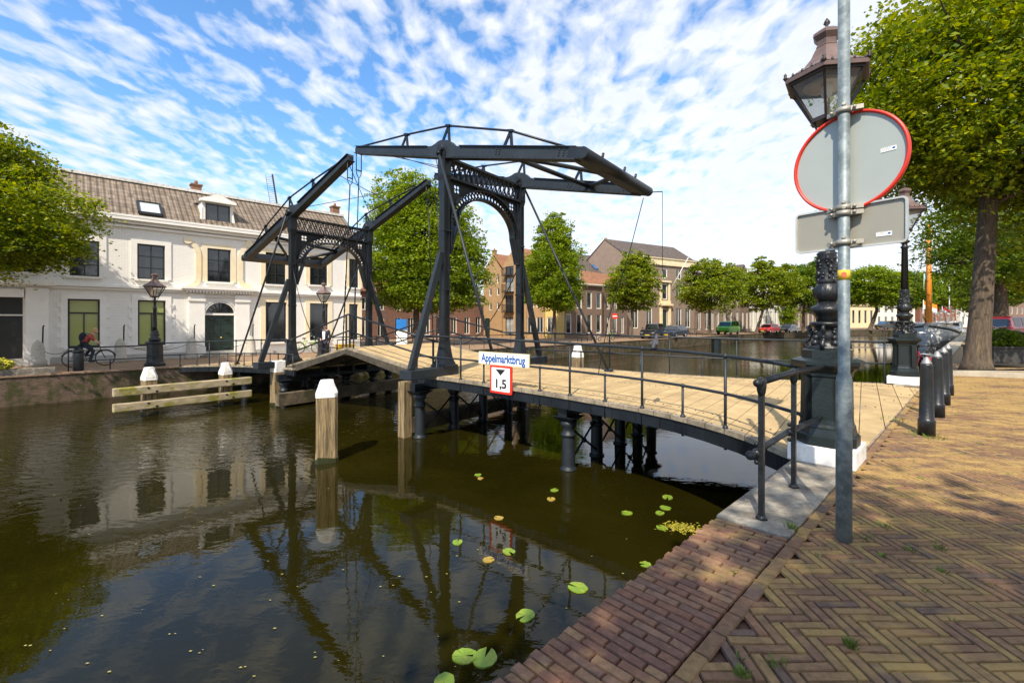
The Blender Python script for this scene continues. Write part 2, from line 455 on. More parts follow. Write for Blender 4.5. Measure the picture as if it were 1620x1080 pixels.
# ---------------------------------------------------------------- water
def water_mat():
    m = bpy.data.materials.new('canal_water'); m.use_nodes = True
    nt = m.node_tree; p = nt.nodes['Principled BSDF']
    p.inputs['Base Color'].default_value = (0.040, 0.031, 0.004, 1)
    p.inputs['Roughness'].default_value = 0.015
    p.inputs['IOR'].default_value = 1.33
    geo = N(nt, 'ShaderNodeNewGeometry')
    def nz(scale, sc, det, off=(0, 0, 0), rot=0):
        mp = N(nt, 'ShaderNodeMapping'); mp.inputs['Scale'].default_value = sc; mp.inputs['Location'].default_value = off; mp.inputs['Rotation'].default_value = (0, 0, rot)
        nt.links.new(geo.outputs['Position'], mp.inputs[0])
        n = N(nt, 'ShaderNodeTexNoise'); n.inputs['Scale'].default_value = scale; n.inputs['Detail'].default_value = det; n.inputs['Roughness'].default_value = 0.5; n.inputs['Distortion'].default_value = 0.4
        nt.links.new(mp.outputs[0], n.inputs['Vector']); return n.outputs['Fac']
    a = nz(5.5, (0.55, 1.0, 1), 3, rot=0.35)
    b = nz(1.3, (0.7, 1.0, 1), 2, (4, 1, 0), 0.2)
    c = nz(0.11, (1, 1, 1), 2, (2.5, 0.3, 0))
    sp_ = N(nt, 'ShaderNodeSeparateXYZ'); nt.links.new(geo.outputs['Position'], sp_.inputs[0])
    # breeze zone: further from the near quay the surface is rougher
    across = math_node(nt, 'ADD', math_node(nt, 'MULTIPLY', sp_.outputs[0], -0.697), math_node(nt, 'MULTIPLY', sp_.outputs[1], 0.717))
    k = math_node(nt, 'ADD', math_node(nt, 'MULTIPLY', math_node(nt, 'SUBTRACT', across, 8.2), 0.10), math_node(nt, 'MULTIPLY', math_node(nt, 'SUBTRACT', c, 0.5), 1.8))
    k = ramp(nt, k, [(0.0, 0.06), (0.35, 0.45), (0.9, 1.0)])
    h = math_node(nt, 'ADD', math_node(nt, 'MULTIPLY', math_node(nt, 'MULTIPLY', a, k), 0.030), math_node(nt, 'MULTIPLY', math_node(nt, 'MULTIPLY', b, k), 0.02))
    bp = N(nt, 'ShaderNodeBump'); bp.inputs['Strength'].default_value = 1.0; bp.inputs['Distance'].default_value = 1.0
    nt.links.new(h, bp.inputs['Height']); nt.links.new(bp.outputs[0], p.inputs['Normal'])
    # murk lighter where shallow weeds show
    w = nz(0.5, (1, 1, 1), 5, (1, 1, 0))
    c_ = ramp(nt, w, [(0.35, (0.0105, 0.0088, 0.0009)), (0.7, (0.0165, 0.0140, 0.0014))])
    nt.links.new(c_, p.inputs['Base Color'])
    return m
WATERM = water_mat()
w = MB(); w.add([(-500, -60, WATER), (600, -60, WATER), (600, 700, WATER), (-500, 700, WATER)], [(0, 1, 2, 3)])
tag(w.build('water', WATERM), kind='structure')

# ---------------------------------------------------------------- land
PAVE_L = brick_mat('clinker_street', (0.26, 0.16, 0.10), (0.34, 0.22, 0.13), (0.15, 0.11, 0.07), bw=0.2, bh=0.05, vertical=False, bump=0.3, stain=(0.36, 0.27, 0.18))
def P2(v): return (v.x, v.y)
EN = 24.3
left_poly = [P2(uv(-120, EN)), P2(uv(96, EN)), (79, 96), (140, 113), (600, 215), (2500, 700), (2500, 2500), (-2500, 2500), (-2500, -800), (-300, -300)]
lg = MB(); lg.prism(left_poly, -3.5, LEFT_Z)
tag(lg.build('far_bank_street', PAVE_L), kind='structure')
JOINT = mat('brick_joint_soil', (0.075, 0.055, 0.033), rough=1.0, var=0.4, scale=30, bump=0.6, bscale=120, c2=(0.09, 0.085, 0.02), c2pos=(0.5, 0.62))
right_poly = [P2(uv(-60, 0.80)), P2(uv(-60, -200)), (600, -600), (2500, -500), (2500, 600), (600, 175), (150, 98), P2(uv(118, 0.80))]
rg = MB(); rg.prism(right_poly, -3.5, -0.022)
tag(rg.build('quay_ground', JOINT), kind='structure')
FARB = brick_mat('far_paving', (0.34, 0.23, 0.135), (0.26, 0.17, 0.10), (0.12, 0.09, 0.05), bw=0.2, bh=0.05, ms=0.006, vertical=False, bump=0.3, stain=(0.36, 0.27, 0.08), spos=(0.5, 0.7))

def brick_pave_mat():
    m = bpy.data.materials.new('paving_bricks'); m.use_nodes = True
    nt = m.node_tree; p = nt.nodes['Principled BSDF']; p.inputs['Roughness'].default_value = 0.82; p.inputs['Specular IOR Level'].default_value = 0.35
    geo = N(nt, 'ShaderNodeNewGeometry')
    c = ramp(nt, geo.outputs['Random Per Island'], [(0.0, (0.19, 0.108, 0.06)), (0.2, (0.23, 0.135, 0.068)), (0.38, (0.25, 0.155, 0.068)), (0.55, (0.20, 0.112, 0.064)), (0.7, (0.30, 0.195, 0.072)), (0.82, (0.14, 0.09, 0.065)), (0.93, (0.24, 0.125, 0.066))], 'CONSTANT')
    n1 = N(nt, 'ShaderNodeTexNoise'); n1.inputs['Scale'].default_value = 22; n1.inputs['Detail'].default_value = 9; n1.inputs['Roughness'].default_value = 0.7
    nt.links.new(geo.outputs['Position'], n1.inputs['Vector'])
    hv = N(nt, 'ShaderNodeHueSaturation'); nt.links.new(math_node(nt, 'ADD', math_node(nt, 'MULTIPLY', n1.outputs['Fac'], 1.5), 0.15), hv.inputs['Value']); nt.links.new(c, hv.inputs['Color'])
    # yellow moss film plus sunlit warmth painted into the colour, growing with distance
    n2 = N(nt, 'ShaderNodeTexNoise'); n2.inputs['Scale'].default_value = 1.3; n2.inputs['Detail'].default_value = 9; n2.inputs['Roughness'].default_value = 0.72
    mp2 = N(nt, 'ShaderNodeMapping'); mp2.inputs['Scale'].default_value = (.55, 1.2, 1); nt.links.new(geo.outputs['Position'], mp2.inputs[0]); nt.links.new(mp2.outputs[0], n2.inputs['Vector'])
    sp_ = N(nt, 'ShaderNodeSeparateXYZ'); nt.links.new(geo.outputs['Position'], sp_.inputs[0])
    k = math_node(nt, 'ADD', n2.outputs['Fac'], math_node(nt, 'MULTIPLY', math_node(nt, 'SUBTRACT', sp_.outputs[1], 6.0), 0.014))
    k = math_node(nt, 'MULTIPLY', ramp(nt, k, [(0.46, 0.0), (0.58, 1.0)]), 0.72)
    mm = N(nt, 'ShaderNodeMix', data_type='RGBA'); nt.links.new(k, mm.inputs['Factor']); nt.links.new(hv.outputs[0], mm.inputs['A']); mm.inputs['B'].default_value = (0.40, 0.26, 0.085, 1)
    nt.links.new(mm.outputs['Result'], p.inputs['Base Color'])
    b = N(nt, 'ShaderNodeBump'); b.inputs['Strength'].default_value = 1.0; b.inputs['Distance'].default_value = 0.006
    nt.links.new(n1.outputs['Fac'], b.inputs['Height']); nt.links.new(b.outputs[0], p.inputs['Normal'])
    return m
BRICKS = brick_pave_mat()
def brick_verts(cx, cy, ax, ay, l, w, z, rnd, out_v, out_f, dz=0.0):
    # bevelled brick top: outline at z-0.014, inset top at z
    j = rnd.uniform(-0.0016, 0.0016); t1 = rnd.uniform(-0.002, 0.002); t2 = rnd.uniform(-0.002, 0.002)
    sh = rnd.uniform(-0.02, 0.02)
    axx = (ax[0] - ax[1] * sh, ax[1] + ax[0] * sh); ayy = (-axx[1], axx[0])
    b = len(out_v)
    for ins, zz_ in ((0.0, -0.014), (0.005, 0.0)):
        for i, k in ((-1, -1), (1, -1), (1, 1), (-1, 1)):
            x = i * (l / 2 - ins); y = k * (w / 2 - ins)
            out_v.append((cx + axx[0] * x + ayy[0] * y, cy + axx[1] * x + ayy[1] * y, z + zz_ + j + t1 * i + t2 * k))
    out_f += [(b + 4, b + 5, b + 6, b + 7), (b, b + 1, b + 5, b + 4), (b + 1, b + 2, b + 6, b + 5), (b + 2, b + 3, b + 7, b + 6), (b + 3, b, b + 4, b + 7)]
KX0 = 12.0      # raised pavement under the big tree begins here
def kerb_y(x): return 13.05 - 0.08 * (x - 12)
def herringbone():
    rnd = random.Random(3)
    vs, fs_ = [], []
    g = 0.056; k = 4; L_, W_ = 4 * g - 0.006, g - 0.006
    def ok(x, y):
        n = -0.697 * x + 0.717 * y
        if n > 0.885 or y < 0.2 or y > 13.0: return False
        if x > 1.35 * y + 3.2 or x < 0: return False
        if x > KX0 and y > kerb_y(x) - 0.14: return False
        return True
    # cells
    for i in range(-40, 300):
        for j in range(-20, 300):
            if (i - j) % (2 * k) == 0:
                x, y = 16.0 - (i + 2) * g, (j + 0.5) * g
                if ok(x, y): brick_verts(x, y, (1, 0), (0, 1), L_, W_, 0.0, rnd, vs, fs_)
                cx, cy = 16.0 - (i + k + 0.5) * g, (j + 1 - k + 2) * g
                if ok(cx, cy): brick_verts(cx, cy, (0, 1), (-1, 0), L_, W_, 0.0, rnd, vs, fs_)
    return vs, fs_
vs, fs_ = herringbone()
hb = MB(); hb.v = vs; hb.f = fs_; hb.m = [0] * len(fs_); hb.sm = [False] * len(fs_)
def build_raw(mb, name, mats, parent=None):
    me = bpy.data.meshes.new(name); me.from_pydata(mb.v, [], mb.f)
    for m in (mats if isinstance(mats, (list, tuple)) else [mats]): me.materials.append(m)
    me.polygons.foreach_set('material_index', mb.m); me.update()
    o = bpy.data.objects.new(name, me); col.objects.link(o)
    if parent: o.parent = parent
    return o
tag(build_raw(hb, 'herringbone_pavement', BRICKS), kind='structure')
# soldier course along the paving edge and quay coping of bricks on edge
rnd = random.Random(5)
sv, sf = [], []
s = -6.0
while s < 16.3:
    p = uv(s, 0.900)
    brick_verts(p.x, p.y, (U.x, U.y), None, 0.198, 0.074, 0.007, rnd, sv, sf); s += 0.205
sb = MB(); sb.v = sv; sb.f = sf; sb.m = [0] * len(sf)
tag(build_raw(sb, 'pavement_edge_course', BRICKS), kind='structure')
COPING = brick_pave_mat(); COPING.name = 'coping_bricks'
for n_ in COPING.node_tree.nodes:
    if n_.type == 'VALTORGB' and n_.color_ramp.interpolation == 'CONSTANT':
        for e, c in zip(n_.color_ramp.elements, [(0.20, .098, .06), (.23, .12, .07), (.16, .08, .056), (.22, .125, .078), (.18, .10, .07), (.26, .15, .082), (.14, .075, .052)]): e.color = (*c, 1)
cv, cf = [], []
s = -6.0; row = 0
while s < 3.64:
    off = (0, 0.1)[row % 2]; a = 0.945
    while a < 1.455:
        b_ = min(a + 0.2 - (off if a < 0.95 else 0), 1.455 + rnd.uniform(0, .012))
        if b_ - a > 0.03:
            p = uv(s, (a + b_) / 2)
            brick_verts(p.x, p.y, (NN.x, NN.y), None, b_ - a - 0.006, 0.054, 0.006, rnd, cv, cf)
        a = b_ + 0.001
        if b_ >= 1.45: break
    s += 0.059; row += 1
cb_ = MB(); cb_.v = cv; cb_.f = cf; cb_.m = [0] * len(cf)
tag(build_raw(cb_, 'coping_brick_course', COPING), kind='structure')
QW = brick_mat('quay_brick', (0.11, 0.055, 0.04), (0.16, 0.085, 0.06), (0.13, 0.11, 0.08), stain=(0.05, 0.055, 0.02), bump=0.8)
QWL = brick_mat('old_quay_brick', (0.10, 0.058, 0.042), (0.15, 0.09, 0.065), (0.14, 0.12, 0.09), stain=(0.05, 0.05, 0.016), bump=1.0, spos=(0.44, 0.56), mott=1.0)
# near quay wall, built in its own frame
def slab_uv(mb, s0, s1, n0, n1, z0, z1, mi=0):
    mb.prism([P2(uv(s0, n0)), P2(uv(s1, n0)), P2(uv(s1, n1)), P2(uv(s0, n1))], z0, z1, mi)
q = MB(); slab_uv(q, -60, 118, 0.80, 1.44, -3.4, -0.03)
qw = thing('quay_wall', 'dark red brick quay wall on the near side, under the brick coping', 'wall', uv(0, 1.44, -1.4))
q.build('brickwork', QW, qw)
qc = MB(); slab_uv(qc, 15.2, 117, 0.85, 1.50, -0.03, 0.03); qc.build('coping', KERB, qw)
tag(qw, group=None)
# bridge-head slab of concrete
sl = MB(); slab_uv(sl, 3.67, 6.75, 0.945, 1.46, -0.5, 0.015)
tag(sl.build('concrete_slab', CONC, bevel=0.015), 'worn grey concrete slab carrying the short railing at the bridge end', 'slab')
sl = MB(); slab_uv(sl, 14.2, 15.2, 0.945, 1.46, -0.5, 0.015)
tag(sl.build('concrete_slab', CONC, bevel=0.015), 'grey concrete slab under the second tall lamp post', 'slab')
# left quay wall
q = MB(); slab_uv(q, -100, 96, 24.0, 24.34, -3.4, LEFT_Z + 0.004)
lw = thing('quay_wall', 'old mossy brick quay wall along the far bank, below the white building', 'wall', uv(0, 24.3, -1))
q.build('brickwork', QWL, lw)
qc = MB(); slab_uv(qc, -100, 96, 23.96, 24.42, LEFT_Z + 0.004, LEFT_Z + 0.06); qc.build('coping', mat('brick_coping', (0.25, 0.16, 0.10), var=0.3, scale=12, rough=0.9, bump=0.4), lw)
q = MB(); pts = [uv(96, 24.3), V((79, 96, 0)), V((140, 113, 0)), V((300, 150, 0))]
for a_, b_ in zip(pts, pts[1:]):
    q.bar(a_ + V((0, 0, -1.7)), b_ + V((0, 0, -1.7)), 0.5, 2.55)
bw_ = thing('quay_wall', 'far grey brick quay wall where the canal bends, behind the moored barge', 'wall', pts[1] + V((0, 0, -1)))
q.build('brickwork', QWL, bw_)
# kerb and raised pavement under the big tree
kp = [(12.25, kerb_y(12.25)), (40, kerb_y(40)), (400, -30), (400, 60), (80, 70), P2(uv(60, -2.6)), P2(uv(19.0, -1.9))]
k_ = MB(); k_.prism(kp, -0.3, 0.12)
tag(k_.build('raised_pavement', FARB), kind='structure')
k_ = MB()
pk = [V((12.0, kerb_y(12), 0)), V((40, kerb_y(40), 0))]
x = 12.2
while x < 34:
    a_ = V((x, kerb_y(x) - 0.07, 0.062)); b_ = V((x + 0.99, kerb_y(x + 0.99) - 0.07, 0.062)); k_.bar(a_, b_, 0.17, 0.14); x += 1.0
k_.bar(V((12.2, 13.0, .062)), V((uv(19, -1.9).x - .1, uv(19, -1.9).y, .062)), 0.17, 0.14)
tag(k_.build('kerb', KERB, bevel=0.01), kind='structure')
k_ = MB(); k_.prism([P2(uv(15.3, 0.84)), P2(uv(117, .84)), P2(uv(117, -60)), P2(uv(15.3, -60))], -0.015, 0.0)
# lane between the kerb and the water, beyond the bricks laid one by one
k_ = MB(); k_.prism([P2(uv(17.75, .84)), (12.3, 13.0), P2(uv(19.0, -1.9)), P2(uv(117, -2)), P2(uv(117, 0.84))], -0.02, -0.006)
tag(k_.build('quay_lane', FARB), kind='structure')

# ---------------------------------------------------------------- bridge
bridge = thing('drawbridge', 'black iron double drawbridge with raised balance beams and tan plank deck, spanning the canal', 'bridge', NL + V((0, 0, 0)))
WN_ = [(-1.0, .45), (1, .47), (4.1, .71), (5.6, .9), (6.4, 1.12), (7.1, 1.45), (7.6, 1.8), (8.1, 2.3), (8.5, 2.8)]
WF_ = [(-1.0, .45), (1.8, .62), (4.6, .95), (6.6, 1.55), (8.0, 2.4), (9.4, 3.15)]
def zN(t): return 0.13 - 0.13 * max(0, (t + 1) / 9.5) ** 1.6
def zF(t): return -0.13 - 0.27 * max(0, (t + 1) / 7.5) ** 1.3
def dN(t, s, z=0.0): return NL - A * t + C * s + V((0, 0, z))      # near approach
def dF(t, s, z=0.0): return FL + A * t + C * s + V((0, 0, z))      # far approach
nC_ = NN.dot(C)
def build_deck(name, T, dfun, zfun, wn_, wf_, tsc, nlim, sign):
    mb = MB(); t = -0.9; bw2 = 0.30
    while t < T:
        t2 = t + bw2 - 0.012
        z0 = zfun(t) ; z1 = zfun(t2)
        def lim(tt):
            a = -interp(tt / tsc, wn_); b = SP + interp(tt / tsc, wf_)
            base = NN.dot(dfun(tt, 0))
            cut = (nlim - base) / nC_
            if sign < 0: b2 = b; a = max(a, cut)
            else: b = min(b, cut)
            return a, b
        a0, b0 = lim(t); a1, b1 = lim(t2)
        if b0 - a0 < 0.05 or b1 - a1 < 0.05:
            if b0 - a0 < 0.05 and b1 - a1 < 0.05: t += bw2; continue
            a1, b1 = (max(a0, min(a1, b0)), b0) if b1 - a1 < .05 else (a1, b1)
            a0, b0 = (a0, max(b0, a0)) 
        e = 0.16
        secs = [(a0, a1, a0 + e, a1 + e, 1), (a0 + e, a1 + e, b0 - e, b1 - e, 0), (b0 - e, b1 - e, b0, b1, 1)]
        for (p0, p1, q0, q1, mi) in secs:
            top = [dfun(t, p0, z0), dfun(t2, p1, z1), dfun(t2, q1, z1), dfun(t, q0, z0)]
            bot = [p - V((0, 0, 0.07)) for p in top]
            P = [p for p in top + bot]
            mb.add(P, [(0, 1, 2, 3), (0, 4, 5, 1), (2, 6, 7, 3), (1, 5, 6, 2), (3, 7, 4, 0), (7, 6, 5, 4)], mi)
        for sb_ in (a0 + .07, a0 + .62, (a0 + b0) / 2, b0 - .62, b0 - .07):
            for tb_ in (t + .07, t + .21): pb_ = dfun(tb_, sb_, z0 + .003); mb.lathe([(.013, -.01), (.013, .001), (.008, .004)], 6, pb_, 2, smooth=False)
        t += bw2
    return mb.build(name, [DECK, DECKWOOD, IRONBLACK], bridge)
build_deck('approach_deck', 10.6, dN, zN, WN_, WF_, 1.0, 0.955, -1)
build_deck('approach_deck', 7.6, dF, zF, WN_, WF_, 0.86, 24.0, 1)

def strip_bar(pts, wid, h, ):
    mb = MB()
    for a_, b_ in zip(pts, pts[1:]): mb.bar(a_, b_, wid, h)
    return mb
def edge_pts(dfun, zfun, side, t0, t1, dz, inset=0.04, n=16, tsc=1.0):
    out = []
    for i in range(n + 1):
        t = t0 + (t1 - t0) * i / n
        s = -interp(t / tsc, WN_) + inset if side < 0 else SP + interp(t / tsc, WF_) - inset
        out.append(dfun(t, s, zfun(t) + dz))
    return out
def edge_beam(dfun, zfun, side, t1, tsc):
    mb = strip_bar(edge_pts(dfun, zfun, side, -0.95, t1, -0.175, 0.07, 18, tsc), 0.06, 0.20)
    pts = edge_pts(dfun, zfun, side, -0.95, t1, -0.205, 0.03, int(t1 / 0.42), tsc)
    for p in pts: mb.bar(p + V((0, 0, -.07)), p + V((0, 0, .11)), 0.012, 0.03)
    mb.build('edge_girder', IRON, bridge)
edge_beam(dN, zN, -1, 8.45, 1.0); edge_beam(dN, zN, 1, 9.3, 1.0)
edge_beam(dF, zF, -1, 7.2, 0.86); edge_beam(dF, zF, 1, 6.3, 0.86)
mb = MB()
for k in range(1, 5):
    s_ = SP * k / 5
    mb.bar(dN(-0.9, s_, 0.13 - 0.2), dN(8.6, s_, -0.2), 0.1, 0.22); mb.bar(dF(-0.9, s_, -0.33), dF(5.6, s_, -.55), 0.1, 0.22)
mb.build('joist', IRON, bridge)

# trestles of iron columns
def trestle(dfun, t, ztop, ss, big=True):
    mb = MB(); mb.bar(dfun(t, ss[0] - .25, ztop - 0.1), dfun(t, ss[-1] + .25, ztop - 0.1), 0.2, 0.2); mb.build('cap_beam', IRON, bridge)
    for i, s_ in enumerate(ss):
        c_ = dfun(t, s_, 0)
        m2 = MB(); m2.lathe([(0.14, -3.2), (0.14, WATER - .005), (0.172, WATER - .004), (0.172, WATER + 0.03), (0.14, WATER + .032), (0.14, WATER + .10), (0.13, ztop - .64), (0.13, ztop - .62), (0.16, ztop - .6), (0.16, ztop - .56), (0.12, ztop - .54), (0.12, ztop - .44), (.17, ztop - .38), (.17, ztop - .30)], 16, (c_.x, c_.y, 0))
        m2.frustum((c_.x, c_.y, ztop - .30), .26, .50, .10, math.atan2(C.y, C.x), n=4)
        m2.build('column', IRON2 if i == 0 else IRON, bridge)
    for a_, b_ in zip(ss, ss[1:]):
        m3 = MB(); z1 = WATER + 0.15; z2 = ztop - .5
        m3.tube([dfun(t, a_ + .1, z1), dfun(t, b_ - .1, z2)], .024, 6); m3.tube([dfun(t + .05, a_ + .1, z2), dfun(t + .05, b_ - .1, z1)], .024, 6)
        m3.ball(dfun(t + .02, (a_ + b_) / 2, (z1 + z2) / 2), .06, 6, 4)
        m3.build('cross_brace', IRON, bridge)
trestle(dN, -0.45, -0.08, [-.45, .8, 2.05, 3.3, 4.1])
trestle(dN, 3.95, -0.2, [-.3, .95, 2.2, 3.3, 4.3])
trestle(dF, -0.3, -0.38, [-.45, .8, 2.05, 3.3, 4.1])
trestle(dF, 3.3, -0.5, [-.3, .95, 2.2, 3.3, 4.3])

# leaves
PEAK = 0.72; MID = 4.05
def leafN(k, s_, dz=0): return NL + A * (0.15 + (MID - .17) * k) + C * s_ + V((0, 0, 0.14 + (PEAK - .14) * k + dz))
def leafF(k, s_, dz=0): return FL - A * (0.15 + (MID - .17) * k) + C * s_ + V((0, 0, -0.10 + (PEAK + .10) * k + dz))
for lf in (leafN, leafF):
    root = MB(); nb = 15
    for i in range(nb):
        k0 = i / nb; k1 = (i + 1) / nb - 0.003
        a_, b_ = -.30, SP + .30
        for (p, q_, mi) in ((a_, a_ + .14, 1), (a_ + .14, b_ - .14, 0), (b_ - .14, b_, 1)):
            T_ = [lf(k0, p), lf(k1, p), lf(k1, q_), lf(k0, q_)]; B_ = [x - V((0, 0, .07)) for x in T_]
            root.add(T_ + B_, [(0, 1, 2, 3), (0, 4, 5, 1), (2, 6, 7, 3), (1, 5, 6, 2), (3, 7, 4, 0), (7, 6, 5, 4)], mi)
    ro = root.build('bridge_leaf', [DECK, DECKWOOD], bridge)
    g = MB()
    for s_ in (-.27, .65, 1.66, 2.67, SP + .27): g.bar(lf(0, s_, -.19), lf(1, s_, -.14), .12, .25, h1=.14)
    g.bar(lf(.99, -.3, -.16), lf(.99, SP + .3, -.16), .14, .18)
    g.build('leaf_girder', WOOD_DARK, ro)
    for s_ in (-.26, SP + .26):
        r_ = MB()
        r_.tube([lf(-.04, s_, .88), lf(1.0, s_, 1.02)], .028, 8); r_.tube([lf(-.04, s_, .42), lf(1.0, s_, .5)], .026, 8)
        for k in (0.0, .98): r_.bar(lf(k, s_, 0), lf(k, s_, 1.04 if k > .5 else .92), .05, .05)
        r_.build('leaf_railing', IRON, ro)

# gantries
def gantry(base, ax, zb, zt, name_t):
    """base: foot of the near post; ax: direction pointing to the quay on this side."""
    g = MB(); ang = math.atan2(C.y, C.x)
    for s_ in (0, SP):
        p = base + C * s_
    # foot beams reaching out sideways
    for s0, s1 in ((-1.3, .32), (SP - .32, SP + 1.3)):
        ro = MB().bar(base + C * s0 + V((0, 0, zb - .09)), base + C * s1 + V((0, 0, zb - .09)), .42, .22).build('gantry_sill', IRON2, bridge, bevel=.01)
    for s_, sg in ((0, -1), (SP, 1)):
        p = base + C * s_
        m = MB(); c3 = (p.x, p.y, 0)
        rz = ang - math.pi / 4
        w = .30
        prof = [(.50, zb + .02), (.50, zb + .07), (.42, zb + .09), (.32, zb + .22), (.26, zb + .42), (.21, zb + .66)]
        for (w0, z0), (w1, z1) in zip(prof, prof[1:]): m.frustum((p.x, p.y, z0), w0, w1, max(z1 - z0, .001), ang)
        # H-section shaft: core with two proud flanges
        m.box((p.x, p.y, (zb + zt) / 2 + .1), (.13, .13, zt - zb - 1.0), ang)
        for k in (-1, 1): m.box((p.x + C.x * k * .085, p.y + C.y * k * .085, (zb + zt) / 2 + .1), (.035, .19, zt - zb - 1.05), ang)
        for z_ in (zb + .66, zb + 2.05, zb + 3.6, zt - .55): m.box((p.x, p.y, z_), (.225, .22, .05), ang)
        # head bracket
        m.box((p.x, p.y, zt - .28), (.24, .26, .60), ang)
        m.frustum((p.x, p.y, zt - .78), .18, .26, .2, ang)
        for k in (-1, 1):
            m.ball((p + A * 0 + C * (sg * .2) + V((0, 0, zt - .05))), .075, 8, 5)
        m.build('gantry_post', IRON, bridge)
        b = MB(); b.bar(base + C * (s_ + sg * .12) + V((0, 0, zb + 3.0)), base + C * (s_ + sg * 1.12) + V((0, 0, zb + .02)), .12, .16)
        b.build('raking_strut', IRON2, bridge)
    # portal
    m = MB(); lo = zt - .62; hi = zt - .12
    for z_ in (hi, lo): m.bar(base + C * .1 + V((0, 0, z_)), base + C * (SP - .1) + V((0, 0, z_)), .24, .06)
    nl = 14
    for k in range(nl):
        s0 = .15 + (SP - .3) * k / nl; s1 = .15 + (SP - .3) * (k + 1) / nl
        for a_ in (-.07, .07):
            m.bar(base + C * s0 + A * a_ + V((0, 0, lo)), base + C * s1 + A * a_ + V((0, 0, hi)), .015, .04, up=A)
            m.bar(base + C * s0 + A * a_ + V((0, 0, hi)), base + C * s1 + A * a_ + V((0, 0, lo)), .015, .04, up=A)
    m.build('lattice_beam', IRON, bridge)
    m = MB(); cx = SP / 2; Ro = SP / 2 - .17; Hs = 1.15; zs = lo - .06 - Hs
    def arc(a, off): # elliptical arch
        return base + C * (cx - (Ro - off) * math.cos(a)) + V((0, 0, zs + (Hs - off) * math.sin(a)))
    na = 30
    for off, th in ((0.0, .05), (.24, .05)):
        for i in range(na):
            m.bar(arc(math.pi * i / na, off), arc(math.pi * (i + 1) / na, off), .035, .20, up=A)
    for i in range(0, na):
        a0, a1 = math.pi * i / na, math.pi * (i + 1) / na
        m.bar(arc(a0, 0), arc(a1, .24), .03, .03, up=A); m.bar(arc(a0, .24), arc(a1, 0), .03, .03, up=A)
    # arch feet running down the post
    for e_ in (0, 1):
        a = 0 if e_ == 0 else math.pi
        m.bar(arc(a, .24), arc(a, 0) - V((0, 0, .75)), .05, .2, up=A)
        m.bar(arc(a, 0), arc(a, 0) - V((0, 0, .8)), .05, .2, up=A)
    m.build('portal_arch', IRON, bridge)
    # spandrel plates with a pierced quatrefoil
    for e_ in (0, 1):
        cu = bpy.data.curves.new('spandrel', 'CURVE'); cu.dimensions = '2D'; cu.fill_mode = 'BOTH'; cu.extrude = .012
        def spl(pts):
            sp2 = cu.splines.new('POLY'); sp2.points.add(len(pts) - 1); sp2.use_cyclic_u = True
            for pt, (x_, y_) in zip(sp2.points, pts): pt.co = (x_, y_, 0, 1)
        zl = Hs + .05
        pts = [(0, zl)] 
        prof = []
        for i in range(11):
            a = math.pi / 2 * (.08 + .75 * i / 10)
            prof.append((.02 + Ro * (1 - math.cos(a)), Hs * math.sin(a)))
        spl([(0.0, prof[0][1])] + prof + [(prof[-1][0], zl), (0.0, zl)])
        cxx, cyy = .30, Hs - .17
        for dx, dy in ((.055, .055), (-.055, .055), (.055, -.055), (-.055, -.055)):
            spl([(cxx + dx + .048 * math.cos(j * math.pi / 5), cyy + dy + .048 * math.sin(j * math.pi / 5)) for j in range(10)])
        tmp = bpy.data.objects.new('t', cu); col.objects.link(tmp)
        dg = bpy.context.evaluated_depsgraph_get(); me = bpy.data.meshes.new_from_object(tmp.evaluated_get(dg))
        bpy.data.objects.remove(tmp); 
        o0 = base + C * (.15 if e_ == 0 else SP - .15) + V((0, 0, zs)); dx_ = C if e_ == 0 else -C
        for v_ in me.vertices:
            x_, y_, z_ = v_.co; v_.co = o0 + dx_ * x_ + V((0, 0, y_)) + A * z_
        me.materials.clear(); me.materials.append(IRON)
        mm_ = MB(); mm_.v = [tuple(v_.co) for v_ in me.vertices]; mm_.f = [tuple(p.vertices) for p in me.polygons]; mm_.m = [0] * len(mm_.f); mm_.sm = [False] * len(mm_.f)
        mm_.build('spandrel_plate', IRON, bridge)
    return ro
ZBN, ZTN = 0.32, 5.95
ZBF, ZTF = 0.06, 5.52
gantry(NL, -A, ZBN, ZTN, 'n'); gantry(FL, A, ZBF, ZTF, 'f')
# stay rods from post heads down to the approach decks
for base, sgn, dfun, zfun, zt, tt in ((NL, -1, dN, zN, ZTN, (2.15, 3.0)), (FL, 1, dF, zF, ZTF, (4.1, 4.1))):
    for s_, t_ in ((0, tt[0]), (SP, tt[1])):
        off = -.30 if s_ == 0 else .22
        foot = dfun(t_, s_ + off, zfun(t_)); m = MB()
        m.tube([base + C * (s_ + (-.2 if s_ == 0 else .2)) + V((0, 0, zt - .05)), foot], .036, 8)
        m.box(foot + V((0, 0, .03)), (.22, .14, .07), math.atan2(A.y, A.x)); m.build('stay_rod', IRON2, bridge)

